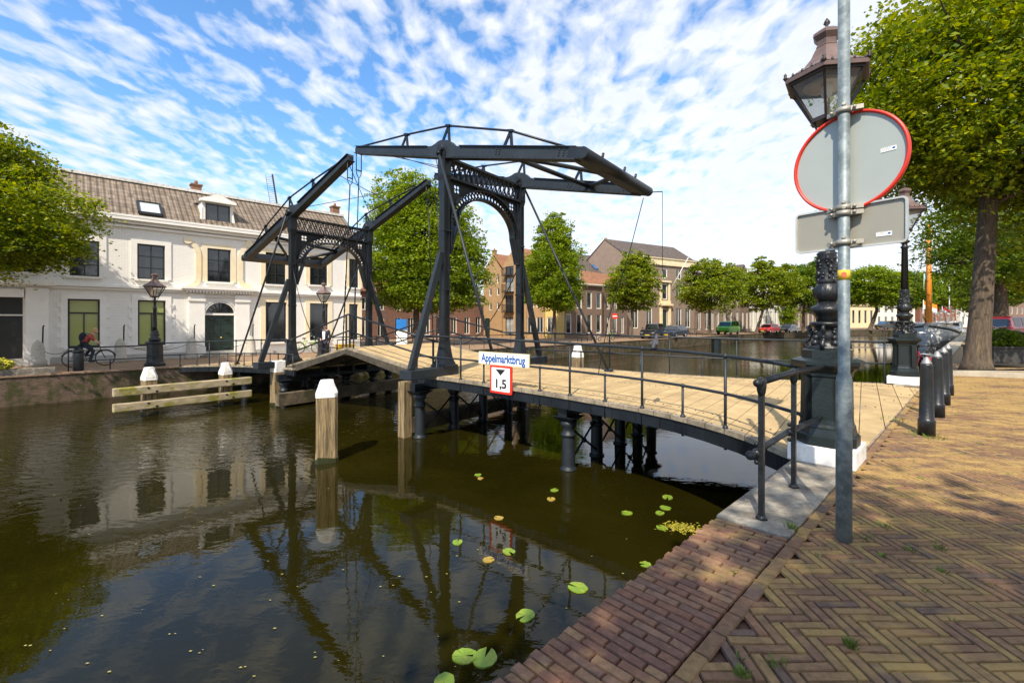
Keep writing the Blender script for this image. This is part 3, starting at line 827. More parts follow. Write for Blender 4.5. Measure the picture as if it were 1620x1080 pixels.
# balance beams
def balance(base, a_dir, zp, slope, tl, cl, cwname):
    """a_dir points over the leaf; tail length tl (over the leaf), cl towards the counterweight."""
    ends = []
    for s_ in (0, SP):
        o = base + C * s_ + V((0, 0, zp))
        def pt(t, dz=0): return o + a_dir * t * math.cos(slope) + V((0, 0, t * math.sin(slope) + dz))
        ax = (a_dir * math.cos(slope) + V((0, 0, math.sin(slope)))); az = (-a_dir * math.sin(slope) + V((0, 0, math.cos(slope))))
        outline = [(-cl, -.12), (-.5, -.14), (0, -.17), (.5, -.14), (tl, -.11), (tl + .04, 0), (tl, .08), (.62, .10), (.46, .12), (.34, .17), (.22, .245), (.12, .275), (-.12, .275), (-.22, .245), (-.34, .17), (-.46, .13), (-.62, .12), (-cl + .1, .12), (-cl, .08)]
        m = MB(); m.extrude(outline, o - C * .08, ax, az, C * .16)
        # flanges
        m.extrude([(-cl + .05, .12), (-.62, .12), (-.62, .138), (-cl + .05, .138)], o - C * .13, ax, az, C * .26)
        m.extrude([(-cl + .02, -.14), (0, -.188), (tl, -.128), (tl, -.11), (0, -.17), (-cl + .02, -.12)], o - C * .13, ax, az, C * .26)
        m.extrude([(.62, .10), (tl, .08), (tl, .098), (.62, .118)], o - C * .13, ax, az, C * .26)
        k = -cl + .12
        while k < tl - .1:
            for sd_ in (-1, 1):
                for z_ in (.095, -.105):
                    zz2 = z_ if k < -.6 else (z_ * .72 if k > .7 else None)
                    if zz2 is not None: m.ball(o + ax * k + az * zz2 + C * (sd_ * .081), .013, 5, 3)
            k += .16
        for gx in (-cl + .22, -cl + .34, -cl + .46, -cl * .48, -cl * .48 + .1):
            for gz in (-.055, .0, .055):
                m.ball(o + ax * gx + az * gz - C * .083, .022, 6, 4)
        bo = m.build('balance_beam', IRON2, bridge)
        tr = MB(); top = .66
        tr.tube([o + ax * (tl - .1) + az * .1, o + ax * (tl * .42) + az * .45, o + az * top, o - ax * (cl * .52) + az * .50, o - ax * (cl - .3) + az * .13], .028, 8)
        for x_, h_ in ((0, top), (-cl * .52, .50), (tl * .42, .45)):
            b0 = .25 if x_ == 0 else .10
            tr.bar(o + ax * (x_ - .13) + az * b0, o + ax * x_ + az * h_, .07, .035, up=C); tr.bar(o + ax * (x_ + .13) + az * b0, o + ax * x_ + az * h_, .07, .035, up=C)
            tr.bar(o + ax * (x_ - .08) + az * h_, o + ax * (x_ + .08) + az * h_, .1, .05)
        tr.build('truss_rod', IRON, bo)
        ax_ = MB(); ax_.tube([o - C * .2 + az * .05, o + C * .2 + az * .05], .085, 12); ax_.build('pivot', IRON, bo)
        ends.append((o, ax, az))
    # counterweight beam
    (o0, ax, az), (o1, _, _) = ends
    p0 = o0 - ax * (cl - .02); p1 = o1 - ax * (cl - .02)
    m = MB(); m.bar(p0 - C * .12, p1 + C * .12, .36, .245, up=az)
    m.tube([p0 - C * .14 - ax * .17, p1 + C * .16 - ax * .17], .125, 14)
    for k in (.25, .6, .8): m.tube([p0.lerp(p1, k) + az * .1 - ax * .1, p0.lerp(p1, k) + az * .26 - ax * .1], .03, 6)
    m.build('counterweight', IRON, bridge)
    m = MB()
    m.tube([o0 - ax * (cl * .48), o1 - ax * (cl * .62)], .065, 8); m.tube([o1 - ax * (cl * .62), p0.lerp(p1, .55)], .065, 8)
    m.tube([o0 - ax * (cl * .42), p0.lerp(p1, .55)], .055, 8)
    m.build('wind_brace', IRON, bridge)
    # thin crossed wires between the tails
    m = MB()
    m.tube([o0 + ax * (tl - .2), o1 + ax * .4], .012, 5); m.tube([o1 + ax * (tl - .2), o0 + ax * .4], .012, 5)
    m.tube([o0 + ax * (tl * .75), o1 + ax * (tl * .5)], .012, 5)
    m.build('wind_wire', IRON, bridge)
    return ends
eN = balance(NL, A, 6.0, R(13.5), 4.02, 4.15, 'n')
eF = balance(FL, -A, 5.53, R(18.5), 4.0, 4.05, 'f')
# hangers: stirrup, rod, chain down to the leaf tips
def hanger(o, ax, az, tl, tip):
    top = o + ax * (tl - .06) - az * .05
    m = MB(); d = (C * .09)
    m.tube([top - d, top - d - V((0, 0, .62))], .016, 6); m.tube([top + d, top + d - V((0, 0, .62))], .016, 6)
    m.tube([top - d - V((0, 0, .6)), top + d - V((0, 0, .6))], .02, 6)
    b = top - V((0, 0, .62)); m.tube([b - d, b - V((0, 0, .12)) - d * .8, b - V((0, 0, .22)), b - V((0, 0, .12)) + d * .8, b + d], .014, 6)
    a0 = b - V((0, 0, .22)); a1 = tip
    m.tube([a0, a0.lerp(a1, .55)], .018, 6)
    n = 26; st = a0.lerp(a1, .55)
    for i in range(n):
        p = st.lerp(a1, i / n); q_ = st.lerp(a1, (i + 1.25) / n)
        m.bar(p, q_, .045 if i % 2 else .014, .014 if i % 2 else .045)
    m.build('hanger_chain', IRON, bridge)
for (o, ax, az), s_ in zip(eN, (0, SP)): hanger(o, ax, az, 4.02, leafN(.93, s_ - .26 if s_ == 0 else s_ + .26, .0))
for (o, ax, az), s_ in zip(eF, (0, SP)): hanger(o, ax, az, 4.0, leafF(.93, s_ - .26 if s_ == 0 else s_ + .26, .0))
def sag(p, q_, d, r=.016, n=14):
    m = MB(); pts = [p.lerp(q_, i / n) - V((0, 0, d * 4 * (i / n) * (1 - i / n))) for i in range(n + 1)]
    m.tube(pts, r, 6); m.build('slack_chain', IRON, bridge)
sag(FL + V((0, 0, 3.6)), leafF(.72, -.2, .1), .9)
sag(FL + C * SP + V((0, 0, 3.6)), leafF(.72, SP + .2, .1), .9)
sag(NL + C * SP + V((0, 0, 3.4)), leafN(.75, SP + .2, .1), .7)
# wires hanging from the near counterweight
o0, ax, az = eN[0]; o1 = eN[1][0]
cw1 = o1 - ax * 4.1 + C * .3
m = MB(); tip_ = cw1 + V((.55, .1, .05))
m.tube([cw1, tip_], .014, 6); m.tube([tip_, tip_ - V((0, 0, 2.2))], .008, 5)
m.tube([cw1 - V((0.0, 0, .15)), cw1 + V((-.35, .1, -1.6)), cw1 + V((-.9, .2, -3.4)), cw1 + V((-1.2, .2, -5.0))], .012, 6)
m.build('wire_rope', IRON, bridge)

# approach railings
def railing(dfun, zfun, side, t_list, H_, tsc, name='railing', hook=None):
    def P(t, z): 
        s_ = -interp(t / tsc, WN_) + .05 if side < 0 else SP + interp(t / tsc, WF_) - .05
        return dfun(t, s_, zfun(t) + z)
    t0, t1 = t_list[0][0], t_list[-1][0]
    n = 26; m = MB()
    m.tube([P(t0 + (t1 - t0) * i / n, H_) for i in range(n + 1)], .026, 10)
    m.tube([P(t0 + (t1 - t0) * i / n, H_ * .48) for i in range(n + 1)], .022, 8)
    ro = m.build(name, IRON2, bridge)
    for t, tall in t_list[1:-1] if hook else t_list:
        h = H_ if tall else H_ * .48; q_ = MB()
        q_.tube([P(t, -.30), P(t, h)], .022 if tall else .02, 8)
        q_.ball(P(t, h), .042 if tall else .034, 8, 5)
        if tall: q_.ball(P(t, H_ * .48), .034, 8, 5)
        q_.lathe([(.045, -.02), (.04, .02), (.024, .05)], 8, P(t, 0))
        q_.build('railing_post', IRON2, ro)
    return ro
railing(dN, zN, -1, [(-.85, 0), (-.62, 1), (.15, 0), (1.0, 1), (1.8, 0), (2.6, 0), (3.45, 0), (4.2, 1), (5.0, 0), (5.75, 1), (6.5, 0), (7.2, 1), (8.2, 0)], 1.02, 1.0)
railing(dN, zN, 1, [(-.85, 0), (.0, 0), (1.0, 1), (1.9, 0), (2.8, 1), (3.7, 0), (4.5, 1), (5.3, 0), (6.1, 1), (6.9, 0), (7.7, 1), (8.4, 0), (9.15, 1), (9.35, 0)], 1.02, 1.0)
FP = [(-.85, 0)] + [(-.4 + .62 * i, 1 if i % 3 == 0 else 0) for i in range(12)]
railing(dF, zF, -1, FP + [(7.2, 0)], 1.0, 0.86)
railing(dF, zF, 1, FP[:9] + [(6.2, 0)], 1.0, 0.86)
# ---------------------------------------------------------------- signs on the bridge railing
def text_mesh(s_, size, ext=0.002, bold=0.0):
    cu = bpy.data.curves.new('txt', 'FONT'); cu.body = s_; cu.size = size; cu.extrude = ext; cu.align_x = 'CENTER'; cu.align_y = 'CENTER'; cu.offset = bold
    o = bpy.data.objects.new('txt', cu); col.objects.link(o)
    me = bpy.data.meshes.new_from_object(o.evaluated_get(bpy.context.evaluated_depsgraph_get()))
    bpy.data.objects.remove(o)
    return me
def plate_frame(o, xdir, mats, W_, H_, rim, root, rimname, facename, yaw=None):
    pass
def rrect(w, h, r, n=5):
    pts = []
    for cx, cy, a0 in ((w / 2 - r, h / 2 - r, 0), (-w / 2 + r, h / 2 - r, 90), (-w / 2 + r, -h / 2 + r, 180), (w / 2 - r, -h / 2 + r, 270)):
        for i in range(n + 1):
            a = R(a0 + 90 * i / n); pts.append((cx + r * math.cos(a), cy + r * math.sin(a)))
    return pts
def edgeP(t, z, out=.05): return dN(t, -interp(t, WN_) - out, z)
def sign_root(name, label, cat, t, z):
    p = edgeP(t, z); d = (edgeP(t + .4, z) - edgeP(t - .4, z)).normalized()
    return thing(name, label, cat, p, math.atan2(d.y, d.x))
def local_text(me, name, m_, parent, off, sx=1.0):
    for v_ in me.vertices:
        x_, y_, z_ = v_.co; v_.co = (x_ * sx + off[0], off[1] - z_, y_ + off[2])
    me.materials.clear(); me.materials.append(m_)
    o = bpy.data.objects.new(name, me); col.objects.link(o); o.parent = parent
    return o
ts_ = 2.18
nm = sign_root('name_sign', 'white bridge name sign reading Appelmarktbrug in blue, fixed to the near railing', 'sign', ts_ + .30, .70)
m = MB(); m.extrude(rrect(1.52, .29, .02), (0, 0, 0), (1, 0, 0), (0, 0, 1), (0, .025, 0)); m.build('rim', CREAMP, nm, world=False)
m = MB(); m.extrude(rrect(1.47, .245, .01), (0, -.004, 0), (1, 0, 0), (0, 0, 1), (0, .006, 0)); m.build('face', WHITESIGN, nm, world=False)
tm = text_mesh('Appelmarktbrug', .25, bold=.006)
xs = [v_.co.x for v_ in tm.vertices]; wd = max(xs) - min(xs)
local_text(tm, 'lettering', BLUEP, nm, (0, -.0075, .0), 1.32 / wd)
hs = sign_root('height_sign', 'red bordered headroom sign reading 1,5 under the name sign on the railing', 'sign', ts_ + .24, .25)
m = MB(); m.extrude(rrect(.66, .62, .03), (0, 0, 0), (1, 0, 0), (0, 0, 1), (0, .03, 0)); m.build('border', SIGNRED, hs, world=False)
m = MB(); m.extrude(rrect(.55, .52, .015), (0, -.005, 0), (1, 0, 0), (0, 0, 1), (0, .01, 0)); m.build('face', WHITESIGN, hs, world=False)
m = MB(); m.extrude([(-.15, .225), (.15, .225), (0, .09)], (0, -.008, 0), (1, 0, 0), (0, 0, 1), (0, .003, 0)); m.build('triangle', BLACKP, hs, world=False)
local_text(text_mesh('1,5', .27, bold=.007), 'numerals', BLACKP, hs, (0, -.0075, -.10), 1.15)

# ---------------------------------------------------------------- ornate lamp posts
def gad(n, amp, z0, z1):
    def f(a, z): return 1 + (amp * (abs(math.sin(a * n / 2)) - .5) if z0 <= z <= z1 else 0)
    return f
def lathe_part(name, prof, n, m_, root, rz=0.0, smooth=True, mod=None, bevel=0):
    return MB().lathe(prof, n, (0, 0, 0), 0, rz, smooth, mod).build(name, m_, root, world=False, bevel=bevel)
def lantern(root, zb, sc, rz, detail=True):
    """hexagonal street lantern: bottom ring, glass, hood, chimney and finial"""
    def hexp(r, z, k): a = rz + math.pi / 3 * k; return (r * math.cos(a), r * math.sin(a), z)
    z0, z1 = zb, zb + .50 * sc; r0, r1 = .17 * sc, .445 * sc
    m = MB()
    for k in range(6):
        m.bar(hexp(r0, z0, k), hexp(r1, z1, k), .028 * sc, .028 * sc)
        m.bar(hexp(r0, z0, k), hexp(r0, z0, k + 1), .04 * sc, .05 * sc)
        m.bar(hexp(r1, z1, k), hexp(r1, z1, k + 1), .03 * sc, .06 * sc)
    m.lathe([(.05 * sc, z0 - .22 * sc), (.045 * sc, z0 - .05 * sc), (.17 * sc, z0 - .02 * sc), (.17 * sc, z0)], 6, rz=rz, smooth=False)
    for k in range(3): m.tube([hexp(.04 * sc, z0 - .2 * sc, k * 2), hexp(.12 * sc, z0 - .12 * sc, k * 2), hexp(.16 * sc, z0 - .0 * sc, k * 2)], .012 * sc, 6)
    fr = m.build('lantern_frame', LANTFRAME, root, world=False)
    g = MB()
    for k in range(6):
        P = [hexp(r0 * .97, z0 + .02 * sc, k), hexp(r0 * .97, z0 + .02 * sc, k + 1), hexp(r1 * .97, z1 - .02 * sc, k + 1), hexp(r1 * .97, z1 - .02 * sc, k)]
        g.add(P, [(0, 1, 2, 3)])
    g.build('lantern_glass', LGLASS, root, world=False)
    r = MB(); r.lathe([(.42 * sc, z1 + .0), (.50 * sc, z1 + .0), (.505 * sc, z1 + .045 * sc), (.40 * sc, z1 + .12 * sc), (.27 * sc, z1 + .20 * sc), (.19 * sc, z1 + .30 * sc), (.145 * sc, z1 + .40 * sc), (.125 * sc, z1 + .43 * sc), (.13 * sc, z1 + .445 * sc),
              (.115 * sc, z1 + .46 * sc), (.12 * sc, z1 + .52 * sc), (.165 * sc, z1 + .585 * sc), (.16 * sc, z1 + .62 * sc), (.09 * sc, z1 + .67 * sc), (.02 * sc, z1 + .69 * sc)], 6, rz=rz, smooth=False)
    r.build('lantern_hood', COPPER, root, world=False)
    f = MB(); f.lathe([(.012 * sc, z1 + .68 * sc), (.03 * sc, z1 + .70 * sc), (.012 * sc, z1 + .72 * sc), (.04 * sc, z1 + .75 * sc), (.03 * sc, z1 + .78 * sc), (.004, z1 + .82 * sc)], 8)
    f.build('finial', LANTFRAME, root, world=False)
    if detail:
        c = MB()
        for k in range(6): c.bar(hexp(.49 * sc, z1 + .045 * sc, k), hexp(.49 * sc, z1 + .045 * sc, k + 1), .016 * sc, .03 * sc)
        for k in range(6):
            for j in range(8):
                a_, b_ = V(hexp(.49 * sc, z1 + .05 * sc, k)), V(hexp(.49 * sc, z1 + .05 * sc, k + 1)); p = a_.lerp(b_, (j + .5) / 8)
                h = (.022 + .03 * (j % 2)) * sc
                c.lathe([(.010 * sc, -.005), (.016 * sc, h * .5), (.004 * sc, h)], 5, p)
            c.lathe([(.012 * sc, 0), (.03 * sc, .03 * sc), (.014 * sc, .055 * sc), (.022 * sc, .07 * sc), (.003, .10 * sc)], 6, hexp(.5 * sc, z1 + .04 * sc, k))
        c.build('cresting', LANTFRAME, root, world=False)
        MB().lathe([(.02 * sc, z1 - .03 * sc), (.26 * sc, z1 - .035 * sc), (.27 * sc, z1 - .05 * sc), (.10 * sc, z1 - .02 * sc)], 20).build('reflector', mat('cream_reflector', (.6, .48, .3), rough=.4, var=.2), root, world=False)
        MB().lathe([(.06 * sc, z1 - .04 * sc), (.07 * sc, z1 - .12 * sc), (.05 * sc, z1 - .2 * sc), (.01 * sc, z1 - .22 * sc)], 12).build('bulb', mat('frosted_bulb', (.7, .68, .62), rough=.3, var=.1), root, world=False)
def big_lamp(label, p, rz, z0=0.0):
    """4.8 m cast-iron lamp on an octagonal pedestal and a white plinth; local frame is quay aligned"""
    t = thing('street_lamp', label, 'street lamp', p, rz, 'tall lamp posts at the near bridge end')
    MB().prism([(-.31, -.31), (.31, -.31), (.31, .31), (-.31, .31)], 0.0, .19).build('plinth', WHITEP, t, world=False, bevel=.012)
    pd = MB()
    o8 = math.pi / 8
    pd.lathe([(.31, .19), (.31, .29), (.285, .31), (.27, .37), (.27, .39), (.255, .42), (.245, .47)], 8, rz=o8, smooth=False)
    pd.lathe([(.245, .46), (.235, .92), (.25, .94), (.25, .97), (.27, .99), (.29, 1.02)], 8, rz=o8, smooth=False)
    for k in range(4):      # raised corner ribs and mouldings
        a = math.pi / 4 + k * math.pi / 2
        pd.bar((.242 * math.cos(a), .242 * math.sin(a), .42), (.232 * math.cos(a), .232 * math.sin(a), .94), .09, .05, up=(math.cos(a), math.sin(a), 0))
    pd.build('pedestal', IRONGREEN, t, world=False)
    lathe_part('pedestal_cap', [(.24, 1.0), (.32, 1.03), (.345, 1.06), (.345, 1.10), (.28, 1.125), (.24, 1.13), (.24, 1.21), (.20, 1.23)], 8, IRONGREEN, t, o8, False)
    # four scrolled handles round a vase
    v = MB(); v.lathe([(.09, 1.2), (.09, 1.54)], 10); v.lathe([(.19, 1.22), (.19, 1.25), (.10, 1.28), (.12, 1.33), (.125, 1.40), (.095, 1.45), (.15, 1.475), (.165, 1.50), (.165, 1.515), (.12, 1.53)], 24, mod=gad(10, .12, 1.3, 1.45))
    for k in range(4):
        a = k * math.pi / 2; c_, s_ = math.cos(a), math.sin(a)
        pts = [(.11, 1.47), (.15, 1.485), (.185, 1.46), (.17, 1.42), (.145, 1.38), (.165, 1.33), (.205, 1.29), (.21, 1.245), (.17, 1.24), (.16, 1.27)]
        v.tube([(r * c_, r * s_, z) for r, z in pts], [.014, .018, .02, .018, .016, .02, .024, .022, .018, .012], 7)
        for rr_, z_, q_ in ((.155, 1.44, .024), (.165, 1.36, .022), (.19, 1.31, .022), (.16, 1.255, .03), (.14, 1.41, .02)): v.ball((rr_ * c_, rr_ * s_, z_), q_, 7, 5)
        a += math.pi / 4
        for rr_, z_, q_ in ((.13, 1.29, .04), (.12, 1.35, .032), (.12, 1.41, .026), (.13, 1.44, .018)): v.ball((rr_ * math.cos(a), rr_ * math.sin(a), z_), q_, 8, 5, (1, 1, 1.1))
    v.build('scroll_vase', IRONBLACK, t, world=False)
    lathe_part('gadrooned_ring', [(.10, 1.52), (.10, 1.57), (.13, 1.61), (.158, 1.65), (.145, 1.69), (.10, 1.71), (.085, 1.745)], 48, IRONBLACK, t, 0, True, gad(22, .12, 1.57, 1.71))
    lathe_part('shell_bulb', [(.08, 1.74), (.105, 1.78), (.128, 1.83), (.122, 1.89), (.10, 1.93), (.09, 1.95)], 48, IRONBLACK, t, 0, True, gad(18, .13, 1.76, 1.92))
    sl_ = MB(); sl_.lathe([(.09, 1.94), (.10, 1.97), (.088, 2.0), (.088, 2.2), (.10, 2.23), (.09, 2.26), (.10, 2.28), (.08, 2.3)], 24)
    for k in range(8):
        a = k * math.pi / 4
        for j in range(8):
            z_ = 1.985 + j * .034; aa = a + (j % 2) * math.pi / 8; aa += .18 * math.sin(j * 2.3 + k * 1.7); sl_.ball((.088 * math.cos(aa), .088 * math.sin(aa), z_), .010 + .007 * ((j * 5 + k * 3) % 4) / 1.5, 6, 4, (1, 1, 1.0 + .5 * ((j + k) % 2)))
    sl_.build('ornate_sleeve', IRONBLACK, t, world=False)
    lathe_part('shaft', [(.073, 2.28), (.058, 3.30), (.08, 3.32), (.08, 3.35), (.056, 3.37), (.05, 3.58)], 40, IRON, t, 0, True, gad(20, .09, 2.2, 3.31))
    nk = MB(); nk.lathe([(.055, 3.42), (.10, 3.45), (.10, 3.48), (.055, 3.51), (.085, 3.55), (.05, 3.60), (.05, 3.74)], 20); nk.build('neck', IRONBLACK, t, world=False)
    lantern(t, 3.76, .86, R(8))
    return t
rq = math.atan2(U.y, U.x)
LAMP1 = V((3.50, 5.06, .012)); LAMP2 = V((9.62, 11.15, .012))
big_lamp('ornate black lamp post with brown lantern, right behind the round traffic sign', LAMP1, rq)
big_lamp('ornate black lamp post with brown lantern, beside the row of black bollards', LAMP2, rq)
def pedestal_lamp_far(label, p, rz):
    t = thing('street_lamp', label, 'street lamp', p, rz, 'smaller lamp posts at the far bridge end')
    pd = MB(); o8 = math.pi / 8
    pd.lathe([(.40, 0), (.40, .10), (.33, .16), (.31, .3), (.30, .95), (.37, 1.0), (.37, 1.06), (.24, 1.1)], 8, rz=o8, smooth=False)
    pd.build('pedestal', IRONBLACK, t, world=False)
    lathe_part('vase', [(.2, 1.08), (.22, 1.2), (.13, 1.28), (.19, 1.36), (.12, 1.44), (.15, 1.5), (.10, 1.58)], 20, IRONBLACK, t, 0, True, gad(10, .1, 1.1, 1.5))
    lathe_part('shaft', [(.095, 1.56), (.085, 1.75), (.07, 2.5), (.09, 2.54), (.055, 2.6), (.05, 2.78), (.08, 2.82), (.045, 2.9), (.04, 3.05)], 16, IRONBLACK, t)
    lantern(t, 3.05, .88, R(12), detail=False)
    return t
LAMP3 = atz(245, 579, LEFT_Z) + NN * .0
pedestal_lamp_far('black cast iron lamp post by the far bridge end, in front of the green blinds', LAMP3 + V((0, 0, .02)), rq)
LAMP4 = V((-10.35, 25.0, LEFT_Z))
pedestal_lamp_far('black lamp post seen behind the bridge, nearest the standing person', LAMP4, rq)

# ---------------------------------------------------------------- galvanised post and its signs
PP = V((2.345, 3.215, 0))
po = thing('sign_post', 'tall galvanised steel post standing on the brick paving at right', 'post', PP)
MB().lathe([(.049, -.05), (.049, 1.12), (.044, 1.15), (.036, 1.18), (.036, 4.4)], 20).build('tube', GALV, po, world=False)
SD = V((.559, -.829, 0)).normalized(); SNB = V((-.829, -.559, 0)).normalized()     # sign plane direction, back normal
srz = math.atan2(SD.y, SD.x)
st = MB(); 
for i in range(9): pass
st.lathe([(.0372, 1.835), (.0372, 1.905)], 20); st.build('yellow_sticker', mat('yellow_sticker', (.6, .42, .03), rough=.5, var=.05), po, world=False)
ddir = V((-PP.x, -PP.y, 0)).normalized()
tf = MB()
cpt = V((0, 0, 1.872)) + ddir * .0385; sdv = V((-ddir.y, ddir.x, 0))
tf.extrude([(.017 * math.cos(i * math.pi / 4 + .4), .02 * math.sin(i * math.pi / 4 + .4)) for i in range(8)], cpt - ddir * .006, sdv, (0, 0, 1), ddir * .007); tf.build('sticker_mark', mat('orange_mark', (.65, .12, .05), rough=.5, var=.05), po, world=False)
SC = PP - SNB * .062
def clamp(parent, z):
    c = MB(); c.lathe([(.037, z - .018), (.047, z - .018), (.047, z + .018), (.037, z + .018)], 20, (PP.x, PP.y, 0))
    for k in (-1, 1):
        c.bar(PP + SD * (k * .04) + V((0, 0, z)), PP + SD * (k * .105) - SNB * .03 + V((0, 0, z)), .035, .03); c.ball(PP + SD * (k * .07) + SNB * .02 + V((0, 0, z)), .013, 6, 4)
    c.tube([PP + ddir * .03 + V((0, 0, z + .035)), PP + ddir * .05 + V((0, 0, z + .035))], .012, 6)
    c.build('clamp', mat('dull_clamp', (.35, .33, .28), rough=.5, metal=.5), parent)
rs = thing('traffic_sign', 'round traffic sign seen from its grey back, red rim, on the galvanised post', 'sign', SC + V((0, 0, 2.68)))
RR = .345
m = MB(); ring_o = [(RR * math.cos(i * math.pi / 32), RR * math.sin(i * math.pi / 32)) for i in range(64)]
m.extrude(ring_o, SC + V((0, 0, 2.68)), SD, (0, 0, 1), -SNB * .004); m.build('back_plate', SIGNBACK, rs)
m = MB()
ci = []
for i in range(65):
    a = i * math.pi / 32; ci.append(SC + V((0, 0, 2.68)) + SD * (RR * math.cos(a)) + V((0, 0, RR * math.sin(a))))
for (rr, off) in ((RR - .020, .010), (RR + .004, .010), (RR + .004, -.012), (RR - .020, -.012)): pass
P = []; F_ = []; prof = [(RR - .012, .004), (RR - .010, .016), (RR + .006, .018), (RR + .010, .0), (RR + .006, -.02), (RR - .02, -.02)]
for i in range(64):
    a = i * math.pi / 32
    for r_, d_ in prof: P.append(SC + V((0, 0, 2.68)) + SD * (r_ * math.cos(a)) + V((0, 0, r_ * math.sin(a))) + SNB * d_)
npf = len(prof)
for i in range(64):
    for k in range(npf): F_.append((i * npf + k, i * npf + (k + 1) % npf, ((i + 1) % 64) * npf + (k + 1) % npf, ((i + 1) % 64) * npf + k))
m.add(P, F_, 0, True); m.build('red_rim', SIGNRED, rs)
clamp(rs, 3.03); clamp(rs, 2.345)
def sticker(parent, x_, z_, w=.085, h=.028):
    o_ = SC + V((0, 0, z_)) + SD * x_ + SNB * .0035
    s_ = MB(); s_.extrude([(-w / 2, -h / 2), (w / 2, -h / 2), (w / 2, h / 2), (-w / 2, h / 2)], o_, SD, (0, 0, 1), -SNB * .003); b_ = s_.build('maker_sticker', WHITESIGN, parent)
    s_ = MB(); s_.extrude([(.018, 0), (.03, .010), (.04, 0), (.03, -.006)], o_ + SNB * .0012, SD, (0, 0, 1), -SNB * .001); s_.build('sticker_emblem', BLUEP, b_)
    s_ = MB()
    for r_ in range(3):
        xx = -.038
        while xx < .012:
            ww = .004 + .006 * ((r_ * 7 + int(xx * 1000)) % 3) / 2; s_.extrude([(xx, .008 - r_ * .008), (xx + ww, .008 - r_ * .008), (xx + ww, .0115 - r_ * .008), (xx, .0115 - r_ * .008)], o_ + SNB * .001, SD, (0, 0, 1), -SNB * .001); xx += ww + .003
    s_.build('sticker_print', mat('grey_print', (.35, .35, .36)), b_)
sticker(rs, .235, 2.70)
us = thing('traffic_sign', 'rectangular supplementary sign plate seen from behind, below the round sign', 'sign', SC + V((0, 0, 2.215)))
m = MB(); m.extrude(rrect(.675, .30, .03), SC + V((0, 0, 2.215)), SD, (0, 0, 1), -SNB * .004); m.build('back_plate', SIGNBACK2, us)
m = MB(); o_ = SC + V((0, 0, 2.215)); po_ = rrect(.68, .305, .03); pi_ = rrect(.655, .28, .02); nn = len(po_)
P = [o_ + SD * a + V((0, 0, b)) + SNB * d for d, lst in ((.016, po_), (.016, pi_), (-.006, pi_), (-.006, po_)) for a, b in lst]
F_ = []
for r_ in range(4):
    for i in range(nn): F_.append((r_ * nn + i, r_ * nn + (i + 1) % nn, ((r_ + 1) % 4) * nn + (i + 1) % nn, ((r_ + 1) % 4) * nn + i))
m.add(P, F_); m.build('rim', mat('light_grey_rim', (.5, .5, .46), rough=.4, metal=.3), us)
clamp(us, 2.335 - .03); clamp(us, 2.10); sticker(us, .21, 2.135)

# ---------------------------------------------------------------- short railing on the slab
wr = thing('railing', 'short black pipe railing standing on the concrete slab, ending at the lamp pedestal', 'railing', V((1.93, 3.53, 0)))
pA = V((1.935, 3.53, .015)); pB = V((2.60, 4.20, .015)); rd = (pB - pA).normalized()
m = MB(); pe = V((LAMP1.x - .16, LAMP1.y - .20, 0)); 
m.tube([pA + rd * -.09 + V((0, 0, 1.06)), pB + V((0, 0, 1.06)), V((pe.x, pe.y, 1.06))], .027, 12); m.ball(pA - rd * .1 + V((0, 0, 1.06)), .031, 10, 6)
m.build('top_rail', IRON, wr)
m = MB(); m.tube([pA + rd * -.09 - NN * -.05 + V((0, 0, .50)), pB + NN * .05 + V((0, 0, .50)), V((pe.x, pe.y, .50)) + NN * .05], .025, 12); m.ball(pA - rd * .1 + NN * .05 + V((0, 0, .50)), .036, 10, 6)
m.build('middle_rail', IRON2, wr)
for p in (pA, pB):
    m = MB(); m.bar(p, p + V((0, 0, .98)), .038, .038, up=tuple(NN)); m.lathe([(.045, 0), (.04, .015), (.026, .035)], 8, p); m.lathe([(.02, .95), (.030, .98), (.035, 1.02), (.036, 1.06), (.032, 1.085), (.012, 1.095)], 14, p)
    m.ball(p + NN * .035 + V((0, 0, .50)), .038, 8, 5); m.ball(p + NN * .035 + V((0, 0, .43)), .02, 7, 4); m.ball(p + NN * .035 + V((0, 0, .57)), .02, 7, 4)
    m.build('railing_post', IRONBLACK, wr)
wr2 = thing('railing', 'short black railing on the quay edge behind the second tall lamp', 'railing', uv(15.4, 1.2))
m = MB()
for z_ in (1.05, .5): m.tube([uv(15.2, 1.25, z_), uv(16.6, 1.25, z_)], .03, 8)
m.build('rail', IRON, wr2)
for s_ in (15.9, 16.6):
    MB().tube([uv(s_, 1.25, .05), uv(s_, 1.25, 1.07)], .026, 8).build('railing_post', IRON, wr2)

# ---------------------------------------------------------------- bollards on the brick paving
BP = [(5.62, 6.17), (6.85, 7.33), (7.97, 8.40), (9.10, 9.50)]
blab = ['nearest black iron bollard with pale tip on the brick paving', 'second black bollard from the camera in the row', 'third black bollard from the camera in the row', 'farthest black bollard of the row, nearest the big tree']
def bollard(label, p):
    t = thing('bollard', label, 'bollard', p, 0, 'black bollards between bridge and paving')
    lathe_part('shaft', [(.094, 0), (.094, .20), (.09, .212), (.082, .222), (.075, .55), (.067, .93), (.068, .95), (.061, .965)], 20, IRONBLACK, t)
    lathe_part('cap', [(.061, .962), (.056, .98), (.022, 1.05), (.006, 1.062)], 20, mat('worn_steel_tip', (.3, .29, .28), rough=.5, metal=.5, var=.3, scale=20), t)
    return t
for l_, (x_, y_) in zip(blab, BP): bollard(l_, (x_, y_, 0))
